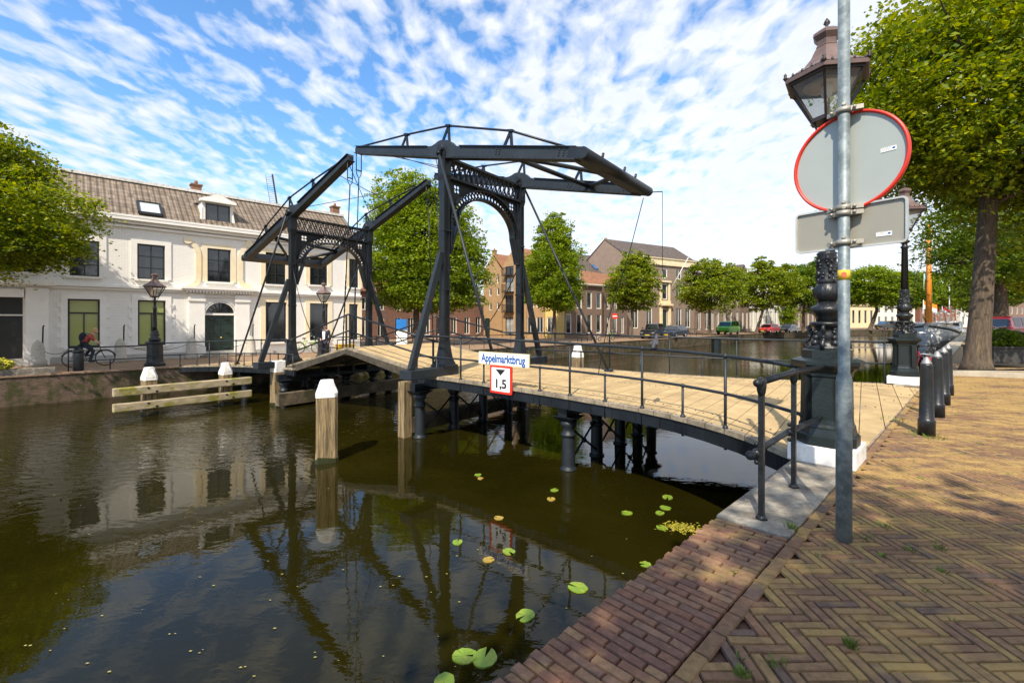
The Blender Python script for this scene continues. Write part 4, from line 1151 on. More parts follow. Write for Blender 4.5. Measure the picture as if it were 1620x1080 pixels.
# ---------------------------------------------------------------- timber in the water
def dolphin(label, px, py_, w, zt, capz, rz, name='mooring_post', wob=.02, straight=False):
    p = atz(px, py_, WATER); t = thing(name, label, 'mooring post', (p.x, p.y, WATER), rz)
    rnd = random.Random(int(px)); m = MB()
    def sq(w_, z, k=0.24): # chamfered square section
        h = w_ / 2; c_ = w_ * k; return [(x + rnd.uniform(-wob, wob) * .4, y + rnd.uniform(-wob, wob) * .4, z) for x, y in ((h, h - c_), (h - c_, h), (-h + c_, h), (-h, h - c_), (-h, -h + c_), (-h + c_, -h), (h - c_, -h), (h, -h + c_))]
    def loft(secs, nm, mt):
        mb = MB(); P = [q for s_ in secs for q in s_]; n = len(secs[0]); F_ = [tuple(range(n - 1, -1, -1)), tuple(range((len(secs) - 1) * n, len(secs) * n))]
        for j in range(len(secs) - 1):
            for k in range(n): F_.append((j * n + k, j * n + (k + 1) % n, (j + 1) * n + (k + 1) % n, (j + 1) * n + k))
        mb.add(P, F_); return mb.build(nm, mt, t, world=False)
    H_ = zt - WATER; hc = capz - WATER
    loft([sq(w * 1.06, -2, .12), sq(w * 1.04, .06, .12), sq(w, .3, .12), sq(w, hc, .12)], 'shaft', WOOD_OLD)
    loft([sq(w * 1.01, hc, .12), sq(w * 1.0, H_ - .02, .13), sq(w * .95, H_, .15)] if straight else [sq(w * 1.04, hc, .14), sq(w * 1.05, hc + (H_ - hc) * .25, .16), sq(w * .80, hc + (H_ - hc) * .62, .2), sq(w * .66, H_ - .03, .22), sq(w * .6, H_, .25)], 'white_cap', WHITEP)
    g = MB(); lo_ = sq(w * 1.10, .0, .12); hi_ = [(x, y, .09 + rnd.uniform(-.03, .06)) for x, y, _ in sq(w * 1.075, 0, .12)]; g.add(lo_ + hi_, [(k, (k + 1) % 8, 8 + (k + 1) % 8, 8 + k) for k in range(8)]); g.build('weed_band', mat('wet_weed', (.022, .026, .005), rough=.5, var=.5, scale=20), t, world=False)
    g = MB()
    for k in range(7): a = rnd.uniform(0, 6.28); x_ = w * .515 * math.cos(a); y_ = w * .515 * math.sin(a); mxx = max(abs(x_), abs(y_)) / (w * .502); x_ /= mxx; y_ /= mxx; z0_ = rnd.uniform(.1, .5); g.bar((x_, y_, z0_), (x_ * 1.0, y_, z0_ + rnd.uniform(.3, .8)), .012, .006)
    g.build('drying_crack', BLACKP, t, world=False)
    return t
dolphin('big timber mooring post with white painted cap, standing alone in front of the bridge', 517, 728, .43, .255, -.10, R(22))
dolphin('timber post with chipped white cap holding the left ends of the mossy fender beams', 236, 655, .38, .03, -.38, R(52))
dolphin('timber post with white cap holding the right ends of the mossy fender beams', 357, 640, .36, .03, -.40, R(52))
dolphin('squat white topped timber post against the far gantry', 440, 640, .42, .10, -.30, R(52), wob=.01, straight=True)
dolphin('pale timber mooring post top beyond the bridge deck', 914, 600, .50, .25, -.35, R(30))
fp0 = atz(236, 655, WATER); fp1 = atz(357, 640, WATER); fd = (fp1 - fp0).normalized(); fn = V((fd.y, -fd.x, 0))
for zc, lab in ((-.66, 'upper mossy yellow fender beam bolted across two timber posts'), (-1.14, 'lower mossy yellow fender beam just above the water')):
    b = MB(); a_ = fp0 - fd * .95 + fn * .30 ; c_ = fp1 + fd * .75 + fn * .30
    ft = thing('fender_beam', lab, 'timber beam', V((a_.x, a_.y, zc)))
    b.bar(V((a_.x, a_.y, zc)), V((c_.x, c_.y, zc)), .22, .26); b.build('beam', WOOD_BEAM, ft, bevel=.03)
    for pp in (fp0, fp1):
        for dx, dz in ((-.09, .06), (.12, -.06)):
            q_ = pp + fd * dx + fn * .40; h = MB(); h.tube([V((q_.x, q_.y, zc + dz)), V((q_.x, q_.y, zc + dz)) + fn * .02], .035, 8); h.build('bolt', IRONBLACK, ft)
tim = thing('waling', 'long dark timber fender rail low over the water along the far gantry', 'timber beam', FL - A * .55)
m = MB(); m.bar(FL - A * .75 - C * .9 + V((0, 0, -1.2)), FL - A * .75 + C * 5.5 + V((0, 0, -1.2)), .28, .42); m.build('beam', WOOD_GREY, tim)
tim = thing('waling', 'long dark timber fender rail low over the water along the near gantry', 'timber beam', NL + A * .5)
m = MB(); m.bar(NL + A * .78 - C * .55 + V((0, 0, -1.2)), NL + A * .78 + C * 5.5 + V((0, 0, -1.2)), .24, .40); m.build('beam', WOOD_GREY, tim)
m = MB(); m.box(NL + A * .80 - C * .66 + V((0, 0, -1.0)), (.25, .25, 1.9), math.atan2(C.y, C.x)); m.build('fender_post', WOOD_OLD, tim)
m = MB(); m.box(NL + A * .80 + C * 4.6 + V((0, 0, -1.0)), (.34, .34, 1.9), math.atan2(C.y, C.x)); m.build('fender_post', WOOD_OLD, tim)
fx = thing('mooring_post', 'dark iron mooring post beyond the far railing of the deck', 'mooring post', atz(1133, 554, WATER))
p = atz(1133, 554, WATER); MB().lathe([(.5, -2.5), (.5, -.32), (.62, -.3), (.62, -.16), (.3, -.12)], 8, (p.x, p.y, 0), smooth=False).build('pile', IRONGREEN, fx)

# ---------------------------------------------------------------- water lilies
LILY = mat('lily_pad', (.17, .27, .025), rough=.35, var=.15, scale=12, c2=(.24, .24, .03), c2pos=(.5, .75))
LILYB = mat('browned_lily_pad', (.32, .22, .04), rough=.5, var=.2, scale=12)
def lily(px, py_, r, lab, m_, rot, grp=True):
    p = atz(px, py_, WATER + .006); mb = MB(); n = 18; P = [(0, 0, .004)]; rnd = random.Random(px)
    for i in range(n + 1):
        a = .22 + (2 * math.pi - .44) * i / n; rr = r * (1 + rnd.uniform(-.05, .05)); P.append((rr * math.cos(a), rr * .86 * math.sin(a), rnd.uniform(.002, .012)))
    P += [(x, y, -.006) for x, y, z in P]
    k = n + 2
    mb.add(P, [(0, i, i + 1) for i in range(1, n + 1)] + [(k, k + i + 1, k + i) for i in range(1, n + 1)] + [(i, k + i, k + i + 1, i + 1) for i in range(1, n + 1)])
    o = mb.build('lily_pad', m_); o.location = p; o.rotation_euler = (0, 0, rot)
    tag(o, lab, 'water lily', 'lily pads floating near the quay')
rows = [(735, 1037, .115, 'left one of the two big lily pads nearest the bottom edge', LILY), (767, 1040, .125, 'right one of the two big lily pads nearest the bottom edge', LILY), (914, 929, .115, 'bright green lily pad floating right of the sign reflection', LILY),
        (831, 973, .105, 'lily pad midway between the brick coping and the two big pads', LILY), (805, 872, .09, 'lily pad floating on the reflection of the name sign', LILY), (773, 885, .075, 'small yellowish lily pad at the left end of the name sign reflection', LILYB),
        (724, 857, .08, 'lily pad left of the height sign reflection', LILY), (789, 819, .075, 'folded yellow green lily pad above the height sign reflection', LILYB), (756, 751, .075, 'small lily pad farthest left, upper of a pair', LILY), (760, 756.5, .06, 'small brownish lily pad, lower of a pair', LILYB),
        (877, 775, .075, 'pale lily pad below the second iron column', LILY), (872, 789, .08, 'curled brown lily pad near the second iron column', LILYB), (992, 811, .085, 'lily pad floating alone left of the cluster by the slab', LILY), (1056, 786, .10, 'upper pad of the lily cluster by the concrete slab', LILY),
        (1053, 803, .09, 'middle pad of the lily cluster by the concrete slab', LILY), (1044, 811, .075, 'small pad left in the lily cluster by the concrete slab', LILY), (1047, 834, .085, 'lowest pad of the cluster, touching the floating leaves', LILY), (1021, 892, .07, 'lily pad half hidden by the brick coping', LILY), (703, 1078, .10, 'lily pad cut by the bottom edge of the view', LILY)]
for i, (px_, py_, r_, lab, m_) in enumerate(rows): lily(px_, py_, r_, lab, m_, i * 1.3)
# scattered floating leaves and the weed raft
rnd = random.Random(11); m = MB()
c0 = atz(1078, 836, WATER)
for i in range(420):
    x_ = c0.x + rnd.gauss(0, .13); y_ = c0.y + rnd.gauss(0, .085); a = rnd.uniform(0, 6.28); s_ = rnd.uniform(.008, .028)
    m.add([(x_ + s_ * math.cos(a + k) * (1 if k % 3.14 < 1 else .55), y_ + s_ * math.sin(a + k) * .8, WATER + .01 + rnd.uniform(0, .02)) for k in (0, 1.57, 3.14, 4.71)], [(0, 1, 2, 3)])
tag(m.build('floating_leaves', mat('yellow_floating_leaves', (.34, .26, .02), rough=.5, var=.5, scale=30, c2=(.13, .19, .02), island=.4)), 'raft of yellow leaves and weed floating against the coping', 'leaves', kind='stuff')
m = MB()
for i in range(110):
    px_ = rnd.uniform(20, 1000); py_ = rnd.uniform(660, 1075); p = atz(px_, py_, WATER + .008)
    if NN.dot(p) < 1.6: continue
    a = rnd.uniform(0, 6.28); s_ = rnd.uniform(.006, .02)
    m.add([(p.x + s_ * math.cos(a + k), p.y + s_ * .6 * math.sin(a + k), p.z) for k in (0, 1.57, 3.14, 4.71)], [(0, 1, 2, 3)])
tag(m.build('leaf_litter', mat('pale_litter', (.3, .27, .08), rough=.6, var=.3)), 'tiny pale leaves scattered over the canal surface', 'leaves', kind='stuff')
# weeds between bricks
m = MB()
def tuft(x_, y_, n, h, r_, z_=0):
    for i in range(n):
        a = rnd.uniform(0, 6.28); b_ = rnd.uniform(.3, 1.0) * h; q_ = rnd.uniform(0, r_); bx, by = x_ + q_ * math.cos(a), y_ + q_ * math.sin(a); lx, ly = math.cos(a) * b_ * .6, math.sin(a) * b_ * .6; w_ = .0035
        m.add([(bx - w_, by, z_), (bx + w_, by, z_), (bx + lx * .5 + w_, by + ly * .5, z_ + b_ * .7), (bx + lx * .5 - w_, by + ly * .5, z_ + b_ * .7), (bx + lx, by + ly, z_ + b_)], [(0, 1, 2, 3), (3, 2, 4)])
for (px_, py_, n, h, r_) in ((1252, 838, 46, .07, .035), (1346, 1022, 40, .05, .03), (1174, 1068, 40, .05, .03), (1440, 870, 22, .03, .04), (1488, 868, 22, .03, .04), (1400, 832, 22, .03, .05), (1465, 690, 90, .05, .22), (1420, 664, 60, .04, .3), (1370, 852, 30, .02, .08), (1490, 905, 20, .03, .03), (1395, 880, 16, .03, .03), (1160, 905, 14, .02, .03), (1230, 1050, 20, .03, .05)):
    p = atz(px_, py_, 0); tuft(p.x, p.y, n, h, r_)
for i in range(260):
    x_ = rnd.uniform(1, 12); y_ = rnd.uniform(1.4, 12.8)
    if -0.697 * x_ + .717 * y_ > .8: continue
    tuft(x_, y_, rnd.randint(3, 9), .022, .035)
tag(m.build('joint_weeds', mat('weed_green', (.10, .16, .02), rough=.7, var=.3, island=.3)), 'small green weeds growing in the joints of the brick paving', 'weeds', kind='stuff')

# ---------------------------------------------------------------- buildings
def wall_grid(mb, W_, H_, holes, y=0, depth=.14, mi=0, x0=0, z0=0):
    xs = sorted(set([x0, W_] + [h[0] for h in holes] + [h[1] for h in holes])); zs = sorted(set([z0, H_] + [h[2] for h in holes] + [h[3] for h in holes]))
    for a, b in zip(xs, xs[1:]):
        for c, d in zip(zs, zs[1:]):
            mx_, mz_ = (a + b) / 2, (c + d) / 2
            if any(h[0] < mx_ < h[1] and h[2] < mz_ < h[3] for h in holes): continue
            mb.add([(a, y, c), (b, y, c), (b, y, d), (a, y, d)], [(0, 1, 2, 3)], mi)
    for h in holes:
        a, b, c, d = h[:4]
        mb.add([(a, y, c), (b, y, c), (b, y, d), (a, y, d), (a, y + depth, c), (b, y + depth, c), (b, y + depth, d), (a, y + depth, d)], [(0, 4, 5, 1), (1, 5, 6, 2), (2, 6, 7, 3), (3, 7, 4, 0)], mi)
def roof_tiles(name, c, c2, rows=.28, rough=.8, wave=.22):
    m = bpy.data.materials.new(name); m.use_nodes = True
    nt = m.node_tree; p = nt.nodes['Principled BSDF']; p.inputs['Roughness'].default_value = rough; p.inputs['Specular IOR Level'].default_value = .2
    tcn = N(nt, 'ShaderNodeTexCoord'); sp_ = N(nt, 'ShaderNodeSeparateXYZ'); nt.links.new(tcn.outputs['Object'], sp_.inputs[0])
    sx = math_node(nt, 'SINE', math_node(nt, 'MULTIPLY', sp_.outputs[0], 2 * math.pi / wave))
    fr = math_node(nt, 'FRACT', math_node(nt, 'DIVIDE', sp_.outputs[2], rows * .72))
    h = math_node(nt, 'ADD', math_node(nt, 'MULTIPLY', sx, .5), math_node(nt, 'MULTIPLY', math_node(nt, 'SUBTRACT', 1.0, fr), .8))
    cb = N(nt, 'ShaderNodeCombineXYZ'); nt.links.new(math_node(nt, 'FLOOR', math_node(nt, 'DIVIDE', sp_.outputs[0], wave)), cb.inputs[0]); nt.links.new(math_node(nt, 'FLOOR', math_node(nt, 'DIVIDE', sp_.outputs[2], rows * .72)), cb.inputs[1])
    wn_ = N(nt, 'ShaderNodeTexWhiteNoise', noise_dimensions='2D'); nt.links.new(cb.outputs[0], wn_.inputs['Vector'])
    mm = N(nt, 'ShaderNodeMix', data_type='RGBA'); nt.links.new(wn_.outputs['Value'], mm.inputs['Factor']); mm.inputs['A'].default_value = (*c, 1); mm.inputs['B'].default_value = (*c2, 1)
    seam_shade = ramp(nt, fr, [(0.0, 0.42), (0.22, 1.0)])  # shading at the tile overlaps, painted into the colour as dark bands
    seam_shade2 = ramp(nt, math_node(nt, 'FRACT', math_node(nt, 'DIVIDE', sp_.outputs[0], wave)), [(0.0, 0.5), (0.2, 1.0)])
    m3 = N(nt, 'ShaderNodeMix', data_type='RGBA', blend_type='MULTIPLY'); m3.inputs['Factor'].default_value = .8; nt.links.new(mm.outputs['Result'], m3.inputs['A']); nt.links.new(math_node(nt, 'MULTIPLY', seam_shade, seam_shade2), m3.inputs['B'])
    nt.links.new(m3.outputs['Result'], p.inputs['Base Color'])
    b = N(nt, 'ShaderNodeBump'); b.inputs['Strength'].default_value = 1.0; b.inputs['Distance'].default_value = .06
    nt.links.new(h, b.inputs['Height']); nt.links.new(b.outputs[0], p.inputs['Normal']); return m
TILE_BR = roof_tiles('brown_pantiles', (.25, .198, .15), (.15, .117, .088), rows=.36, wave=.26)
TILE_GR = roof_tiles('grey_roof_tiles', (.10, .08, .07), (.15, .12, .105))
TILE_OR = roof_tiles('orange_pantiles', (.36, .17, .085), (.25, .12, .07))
def window(root, x0, x1, z0, z1, pane, frame, fw=.06, cols=2, tr=None, rows=(), y=.10, sill=None, arch=False, proud=0.0, fmat2=None, name='window', surround=0.0, smat=None):
    m = MB(); t = .06
    def b(a, b_, c, d, yy=y, tt=t): m.box(((a + b_) / 2, yy, (c + d) / 2), (b_ - a, tt, d - c))
    b(x0, x0 + fw, z0, z1); b(x1 - fw, x1, z0, z1); b(x0 + fw, x1 - fw, z1 - fw, z1); b(x0 + fw, x1 - fw, z0, z0 + fw)
    zt = z1 - fw
    if tr: b(x0 + fw, x1 - fw, tr - fw / 2, tr + fw / 2); 
    for i in range(1, cols):
        xc = x0 + (x1 - x0) * i / cols; b(xc - min(fw * .4, .022), xc + min(fw * .4, .022), z0 + fw, (tr - fw / 2) if tr else zt, y + .004, t * .9)
    for r_ in rows: b(x0 + fw, x1 - fw, r_ - .018, r_ + .018, y + .012, t * .6)
    w_ = m.build(name, frame, root, world=False)
    MB().box(((x0 + x1) / 2, y + .035, (z0 + z1) / 2), (x1 - x0 - fw, .02, z1 - z0 - fw)).build('pane', pane, w_, world=False)
    if sill: MB().box(((x0 + x1) / 2, -.05, z0 - .05), (x1 - x0 + .24, .16, .10)).build('sill', sill, w_, world=False)
    if surround:
        s_ = MB(); s = surround
        for a, b_, c, d in ((x0 - s, x0, z0, z1 + s), (x1, x1 + s, z0, z1 + s), (x0, x1, z1, z1 + s)): s_.box(((a + b_) / 2, -.018, (c + d) / 2), (b_ - a, .05, d - c))
        s_.build('surround', smat, w_, world=False)
    return w_
def house(name, label, p0, p1, z0, H_, depth, wallm, roof, wins, roofm, extra=None, group=None, cornice=None, plinth=None):
    """front wall from p0 to p1 (left to right as seen), holes for windows; wins = list of dicts"""
    p0 = V((p0[0], p0[1], z0)); p1 = V((p1[0], p1[1], z0)); W_ = (p1 - p0).length; rz = math.atan2(p1.y - p0.y, p1.x - p0.x)
    t = thing(name, label, 'building', p0, rz, group)
    m = MB(); holes = [(w_['x'][0], w_['x'][1], w_['z'][0], w_['z'][1]) for w_ in wins]
    wall_grid(m, W_, H_, holes)
    m.add([(0, 0, 0), (0, depth, 0), (0, depth, H_), (0, 0, H_)], [(0, 3, 2, 1)]); m.add([(W_, 0, 0), (W_, depth, 0), (W_, depth, H_), (W_, 0, H_)], [(0, 1, 2, 3)])
    m.add([(0, depth, 0), (W_, depth, 0), (W_, depth, H_), (0, depth, H_)], [(3, 2, 1, 0)])
    kind, rh = roof[0], roof[1]
    if kind == 'gable': m.add([(0, 0, H_), (W_, 0, H_), (W_ / 2, 0, H_ + rh)], [(0, 1, 2)]); m.add([(0, depth, H_), (W_, depth, H_), (W_ / 2, depth, H_ + rh)], [(0, 2, 1)])
    if kind == 'eave': m.add([(0, 0, H_), (0, depth, H_), (0, depth / 2, H_ + rh)], [(0, 2, 1)]); m.add([(W_, 0, H_), (W_, depth, H_), (W_, depth / 2, H_ + rh)], [(0, 1, 2)])
    m.build('wall', wallm, t, world=False)
    r = MB(); th = .12
    if kind == 'eave':
        for y0, y1 in ((-.25, depth / 2), (depth + .25, depth / 2)):
            r.add([(-.06, y0, H_ - .02), (W_ + .06, y0, H_ - .02), (W_ + .06, y1, H_ + rh + .06), (-.06, y1, H_ + rh + .06), (-.06, y0, H_ + th), (W_ + .06, y0, H_ + th), (W_ + .06, y1, H_ + rh + th + .08), (-.06, y1, H_ + rh + th + .08)], [(0, 1, 2, 3), (4, 5, 6, 7), (0, 1, 5, 4), (1, 2, 6, 5), (2, 3, 7, 6), (3, 0, 4, 7)])
    elif kind == 'gable':
        for x0_, x1_ in ((-.15, W_ / 2), (W_ + .15, W_ / 2)):
            r.add([(x0_, .12, H_ - .05), (x0_, depth, H_ - .05), (x1_, depth, H_ + rh), (x1_, .12, H_ + rh), (x0_, .12, H_ + .1), (x0_, depth, H_ + .1), (x1_, depth, H_ + rh + .14), (x1_, .12, H_ + rh + .14)], [(0, 1, 2, 3), (4, 5, 6, 7), (0, 1, 5, 4), (1, 2, 6, 5), (2, 3, 7, 6), (3, 0, 4, 7)])
    elif kind == 'hip':
        k = roof[2] if len(roof) > 2 else 2.0
        r.add([(-.2, -.2, H_), (W_ + .2, -.2, H_), (W_ + .2, depth, H_), (-.2, depth, H_), (k, depth * .45, H_ + rh), (W_ - k, depth * .45, H_ + rh)], [(0, 1, 5, 4), (1, 2, 5), (2, 3, 4, 5), (3, 0, 4), (0, 3, 2, 1)])
    if r.v: r.build('roof', roofm, t, world=False)
    if cornice:
        cm, ch, cd = cornice; c = MB(); c.box((W_ / 2, -cd / 2, H_ - ch / 2 - .02), (W_ + .1, cd, ch)); c.box((W_ / 2, -cd * .8, H_ + .04), (W_ + .3, cd * 1.6, .12)); c.build('cornice', cm, t, world=False)
    if plinth: MB().box((W_ / 2, -.02, plinth[1] / 2), (W_, .05, plinth[1])).build('plinth', plinth[0], t, world=False)
    for w_ in wins:
        a, b, c, d = *w_['x'], *w_['z']; kw = {k: v for k, v in w_.items() if k not in ('x', 'z', 'pane', 'frame', 'door')}
        window(t, a, b, c, d, w_.get('pane', GLASSY), w_.get('frame', FRAMEW), **kw)
    return t, W_
def chimney(root, x, y, z, w=.5, h=.9, m_=None):
    c = MB(); c.box((x, y, z + h / 2), (w, w, h)); c.box((x, y, z + h + .04), (w + .12, w + .12, .08)); c.lathe([(.10, z + h + .08), (.09, z + h + .32)], 8, (x, y, 0)); return c.build('chimney', m_, root, world=False)

# the white building ----------------------------------------------------------
FN = 30.0
def white_wall_mat():
    m = brick_mat('white_painted_brick', (.80, .775, .72), (.83, .81, .76), (.69, .66, .60), bw=.22, bh=.075, ms=.008, rough=.75, bump=.5, mott=.10)
    return m
WW = white_wall_mat(); WPL = mat('white_plaster', (.80, .775, .72), rough=.75, var=.05, scale=2, bump=.1, c2=(.68, .62, .5), c2pos=(.6, .85))
YPL = mat('yellow_cream_plaster', (.78, .64, .40), rough=.75, var=.06, scale=2, c2=(.78, .70, .54))
s_a, s_b = fs(-75, FN), fs(570, FN)
P0 = uv(s_a, FN); P1 = uv(s_b, FN); BW = s_b - s_a
def lx(px): return fs(px, FN) - s_a
def lz(px, py): return fz(px, py, FN) - LEFT_Z
GFT = lz(301, 458)         # string course
EAV = lz(300, 357)
wins = []
def W(pxa, pxb, pya, pyb, **k):
    a, b = lx(pxa), lx(pxb); mxp = (pxa + pxb) / 2; c, d = lz(mxp, pyb), lz(mxp, pya); wins.append(dict(x=(a, b), z=(c, d), **k)); return wins[-1]
# ground floor, blinds
for i, (a, b) in enumerate(((107, 158), (218, 262))): W(a, b, 473 if i == 0 else 475, 549 if i == 0 else 546, pane=GLASSG, frame=FRAMEK, cols=2, fw=.07, sill=WPL, surround=.24, smat=WPL)
for w_ in wins: w_['tr'] = w_['z'][0] + (w_['z'][1] - w_['z'][0]) * .71
W(420, 453, 478, 541, pane=GLASSY, frame=FRAMEK, fw=.06, cols=1, sill=WPL, surround=.28, smat=YPL)
W(490, 519, 480, 538, pane=GLASSY, frame=FRAMEK, fw=.06, cols=1, sill=WPL, surround=.28, smat=YPL)
W(552, 566, 481, 537, pane=GLASSY, frame=FRAMEK, fw=.06, cols=1, sill=WPL, surround=.28, smat=YPL)
for (a, b, c, d, s_) in ((110, 157, 380, 437, WPL), (217, 261, 387, 442, WPL), (328, 365, 394, 446, YPL), (420, 452, 400, 450, YPL), (490, 518, 407, 451, YPL), (552, 567, 410, 455, YPL)):
    w_ = W(a, b, c, d, pane=GLASSY, frame=FRAMEK, fw=.07, cols=2, sill=WPL if s_ is WPL else WPL, surround=.26, smat=s_); h = w_['z'][1] - w_['z'][0]; w_['rows'] = (w_['z'][0] + h * .33, w_['z'][0] + h * .66)
# upstairs windows left of frame too
for k_, (a, b) in enumerate(((-60, -20), (15, 62))):
    w_ = W(a, b, 372, 430, pane=GLASSY, frame=FRAMEK, fw=.07, cols=2, sill=WPL, surround=.26, smat=WPL)
doorw = dict(x=(lx(324), lx(371)), z=(0.12, lz(347, 478)))
doorL = dict(x=(lx(-8), lx(36)), z=(0.05, lz(18, 470)))
hs_ = wins + []
wb = thing('white_building', 'long white painted brick building with brown pantile roof on the far quay', 'building', (P0.x, P0.y, LEFT_Z), rq)
m = MB(); holes = [(*w_['x'], *w_['z']) for w_ in wins + [doorw, doorL]]
D_ = 9.0
wall_grid(m, BW, EAV, holes, depth=.2)
m.add([(0, 0, 0), (0, D_, 0), (0, D_, EAV), (0, 0, EAV)], [(0, 3, 2, 1)]); m.add([(BW, 0, 0), (BW, D_, 0), (BW, D_, EAV), (BW, 0, EAV)], [(0, 1, 2, 3)]); m.add([(0, D_, 0), (BW, D_, 0), (BW, D_, EAV), (0, D_, EAV)], [(3, 2, 1, 0)])
m.build('wall', WW, wb, world=False)
RH = 2.55; RD = 3.0
r = MB(); P = []
r.add([(-.1, -.30, EAV + .06), (BW + .1, -.30, EAV + .06), (BW + .1, RD, EAV + RH), (-.1, RD, EAV + RH), (BW + .1, D_ - RD, EAV + RH), (-.1, D_ - RD, EAV + RH), (BW + .1, D_ + .2, EAV), (-.1, D_ + .2, EAV)], [(0, 1, 2, 3), (3, 2, 4, 5), (5, 4, 6, 7), (0, 3, 5, 7), (1, 6, 4, 2)])
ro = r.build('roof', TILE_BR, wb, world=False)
MB().box((BW / 2, RD, EAV + RH + .05), (BW + .2, .34, .16)).build('ridge', mat('pale_ridge', (.6, .58, .54), rough=.7, var=.3, scale=8), ro, world=False)
c = MB(); c.box((BW / 2, -.20, EAV - .06), (BW + .3, .42, .16)); c.box((BW / 2, -.12, EAV - .22), (BW + .1, .24, .14)); c.box((BW / 2, -.05, EAV - .42), (BW, .12, .12)); c.box((BW / 2, -.36, EAV + .07), (BW + .3, .13, .11)); c.build('cornice', WPL, wb, world=False)
c = MB(); c.box((BW / 2, -.10, GFT), (BW, .20, .12)); c.box((BW / 2, -.06, GFT - .13), (BW, .12, .10)); c.build('string_course', WPL, wb, world=False)
for w_ in wins:
    kw = {k: v for k, v in w_.items() if k not in ('x', 'z', 'pane', 'frame')}
    window(wb, *w_['x'], *w_['z'], w_['pane'], w_['frame'], **kw)
MB().box((BW / 2, -.03, .16), (BW, .07, .32)).build('base_course', mat('grey_base', (.42, .41, .38), rough=.8, var=.1), wb, world=False)
# quoins toothing beside ground windows
qn = MB()
for w_ in wins[:2]:
    for i in range(12):
        z_ = w_['z'][0] + .1 + i * .24
        for x_ in (w_['x'][0] - .30, w_['x'][1] + .30):
            if i % 2 == 0 and z_ < w_['z'][1]: qn.box((x_, -.015, z_), (.14, .04, .22))
qn.build('quoin', WPL, wb, world=False)
# arched entrance
dx0, dx1 = doorw['x']; dz1 = doorw['z'][1]; dc = (dx0 + dx1) / 2; dr = (dx1 - dx0) / 2
dsp = lz(347, 497)
m = MB()
for a, b in ((dx0 - .75, dx0 - .02), (dx1 + .02, dx1 + .75)):
    m.box(((a + b) / 2, -.06, (GFT - .2) / 2), (b - a, .12, GFT - .25)); m.box(((a + b) / 2, -.09, .3), (b - a + .08, .18, .6)); m.box(((a + b) / 2, -.10, GFT - .55), (b - a + .08, .16, .14))
m.box((dc, -.20, GFT + .10), (dx1 - dx0 + 2.2, .40, .14)); m.box((dc, -.16, GFT - .0), (dx1 - dx0 + 2.0, .32, .14))
for i in range(22): m.box((dc - (dx1 - dx0) / 2 - .85 + i * (dx1 - dx0 + 1.7) / 21, -.20, GFT - .12), (.07, .20, .10))
for i in range(18): m.box((dc - .95 + i * 1.9 / 17, -.09, GFT - .36), (.05, .12, .07))
m.build('door_surround', WPL, wb, world=False)
m = MB(); n = 18
outl = [(dx0, dsp)] + [(dc - dr * math.cos(math.pi * i / n), dsp + (dz1 - dsp) * math.sin(math.pi * i / n)) for i in range(1, n)] + [(dx1, dsp), (dx1, dz1 + .02), (dx0, dz1 + .02)]
# spandrels above the arch
for i in range(n):
    a0, a1 = math.pi * i / n, math.pi * (i + 1) / n
    p = [(dc - dr * math.cos(a), dsp + (dz1 - dsp) * math.sin(a)) for a in (a0, a1)]
    m.add([(p[0][0], -.02, p[0][1]), (p[1][0], -.02, p[1][1]), (p[1][0], -.02, dz1 + .04), (p[0][0], -.02, dz1 + .04), (p[0][0], .2, p[0][1]), (p[1][0], .2, p[1][1])], [(0, 1, 2, 3), (0, 4, 5, 1)])
    for rr, y_ in ((1.0, -.05), (1.14, -.07)):
        q_ = [(dc - dr * rr * math.cos(a), dsp + (dz1 - dsp) * rr * math.sin(a)) for a in (a0, a1)]
        m.bar((q_[0][0], y_, q_[0][1]), (q_[1][0], y_, q_[1][1]), .05, .07, up=(0, 1, 0))
m.build('arch_moulding', WPL, wb, world=False)
dd = MB(); dd.box((dc, .17, (dsp + .12) / 2), (dx1 - dx0, .06, dsp - .12)); 
for sgn in (-1, 1):
    for za, zb in ((.25, .75), (.85, 1.9), (2.0, dsp - .15)):
        cx = dc + sgn * dr * .5; 
        for a, b, c_, d_ in ((cx - .4, cx + .4, za, za + .05), (cx - .4, cx + .4, zb - .05, zb), (cx - .4, cx - .35, za, zb), (cx + .35, cx + .4, za, zb)): dd.box(((a + b) / 2, .135, (c_ + d_) / 2), (b - a, .03, d_ - c_))
        dd.lathe([(.16, 0), (.12, .02), (.02, .03)], 8, (cx, .13, (za + zb) / 2))
dd.box((dc, .13, dsp * .5), (.05, .04, dsp - .2)); do = dd.build('double_door', GREEND, wb, world=False)
MB().ball((dc + .08, .10, 1.05), .05).build('door_knob', mat('brass', (.6, .4, .12), rough=.3, metal=.9), do, world=False)
f = MB(); f.box((dc, .10, dsp), (dx1 - dx0, .10, .11)); f.build('transom', WPL, wb, world=False)
f = MB()
for i in range(1, 8): a = math.pi * i / 8; f.bar((dc, .12, dsp + .06), (dc - dr * math.cos(a), .12, dsp + (dz1 - dsp) * math.sin(a)), .03, .03, up=(0, 1, 0))
for i in range(12):
    a0, a1 = math.pi * i / 12, math.pi * (i + 1) / 12; f.bar((dc - dr * .5 * math.cos(a0), .12, dsp + (dz1 - dsp) * .5 * math.sin(a0)), (dc - dr * .5 * math.cos(a1), .12, dsp + (dz1 - dsp) * .5 * math.sin(a1)), .03, .03, up=(0, 1, 0))
fo = f.build('fanlight', FRAMEK, wb, world=False)
MB().box((dc, .18, (dsp + dz1) / 2), (dx1 - dx0, .02, dz1 - dsp)).build('fanlight_glass', GLASSY, fo, world=False)
st_ = MB(); st_.box((dc, -.35, .06), (dx1 - dx0 + .5, .7, .12)); st_.box((dc, -.15, .12), (dx1 - dx0 + .2, .3, .12)); st_.build('doorstep', CONC, wb, world=False)
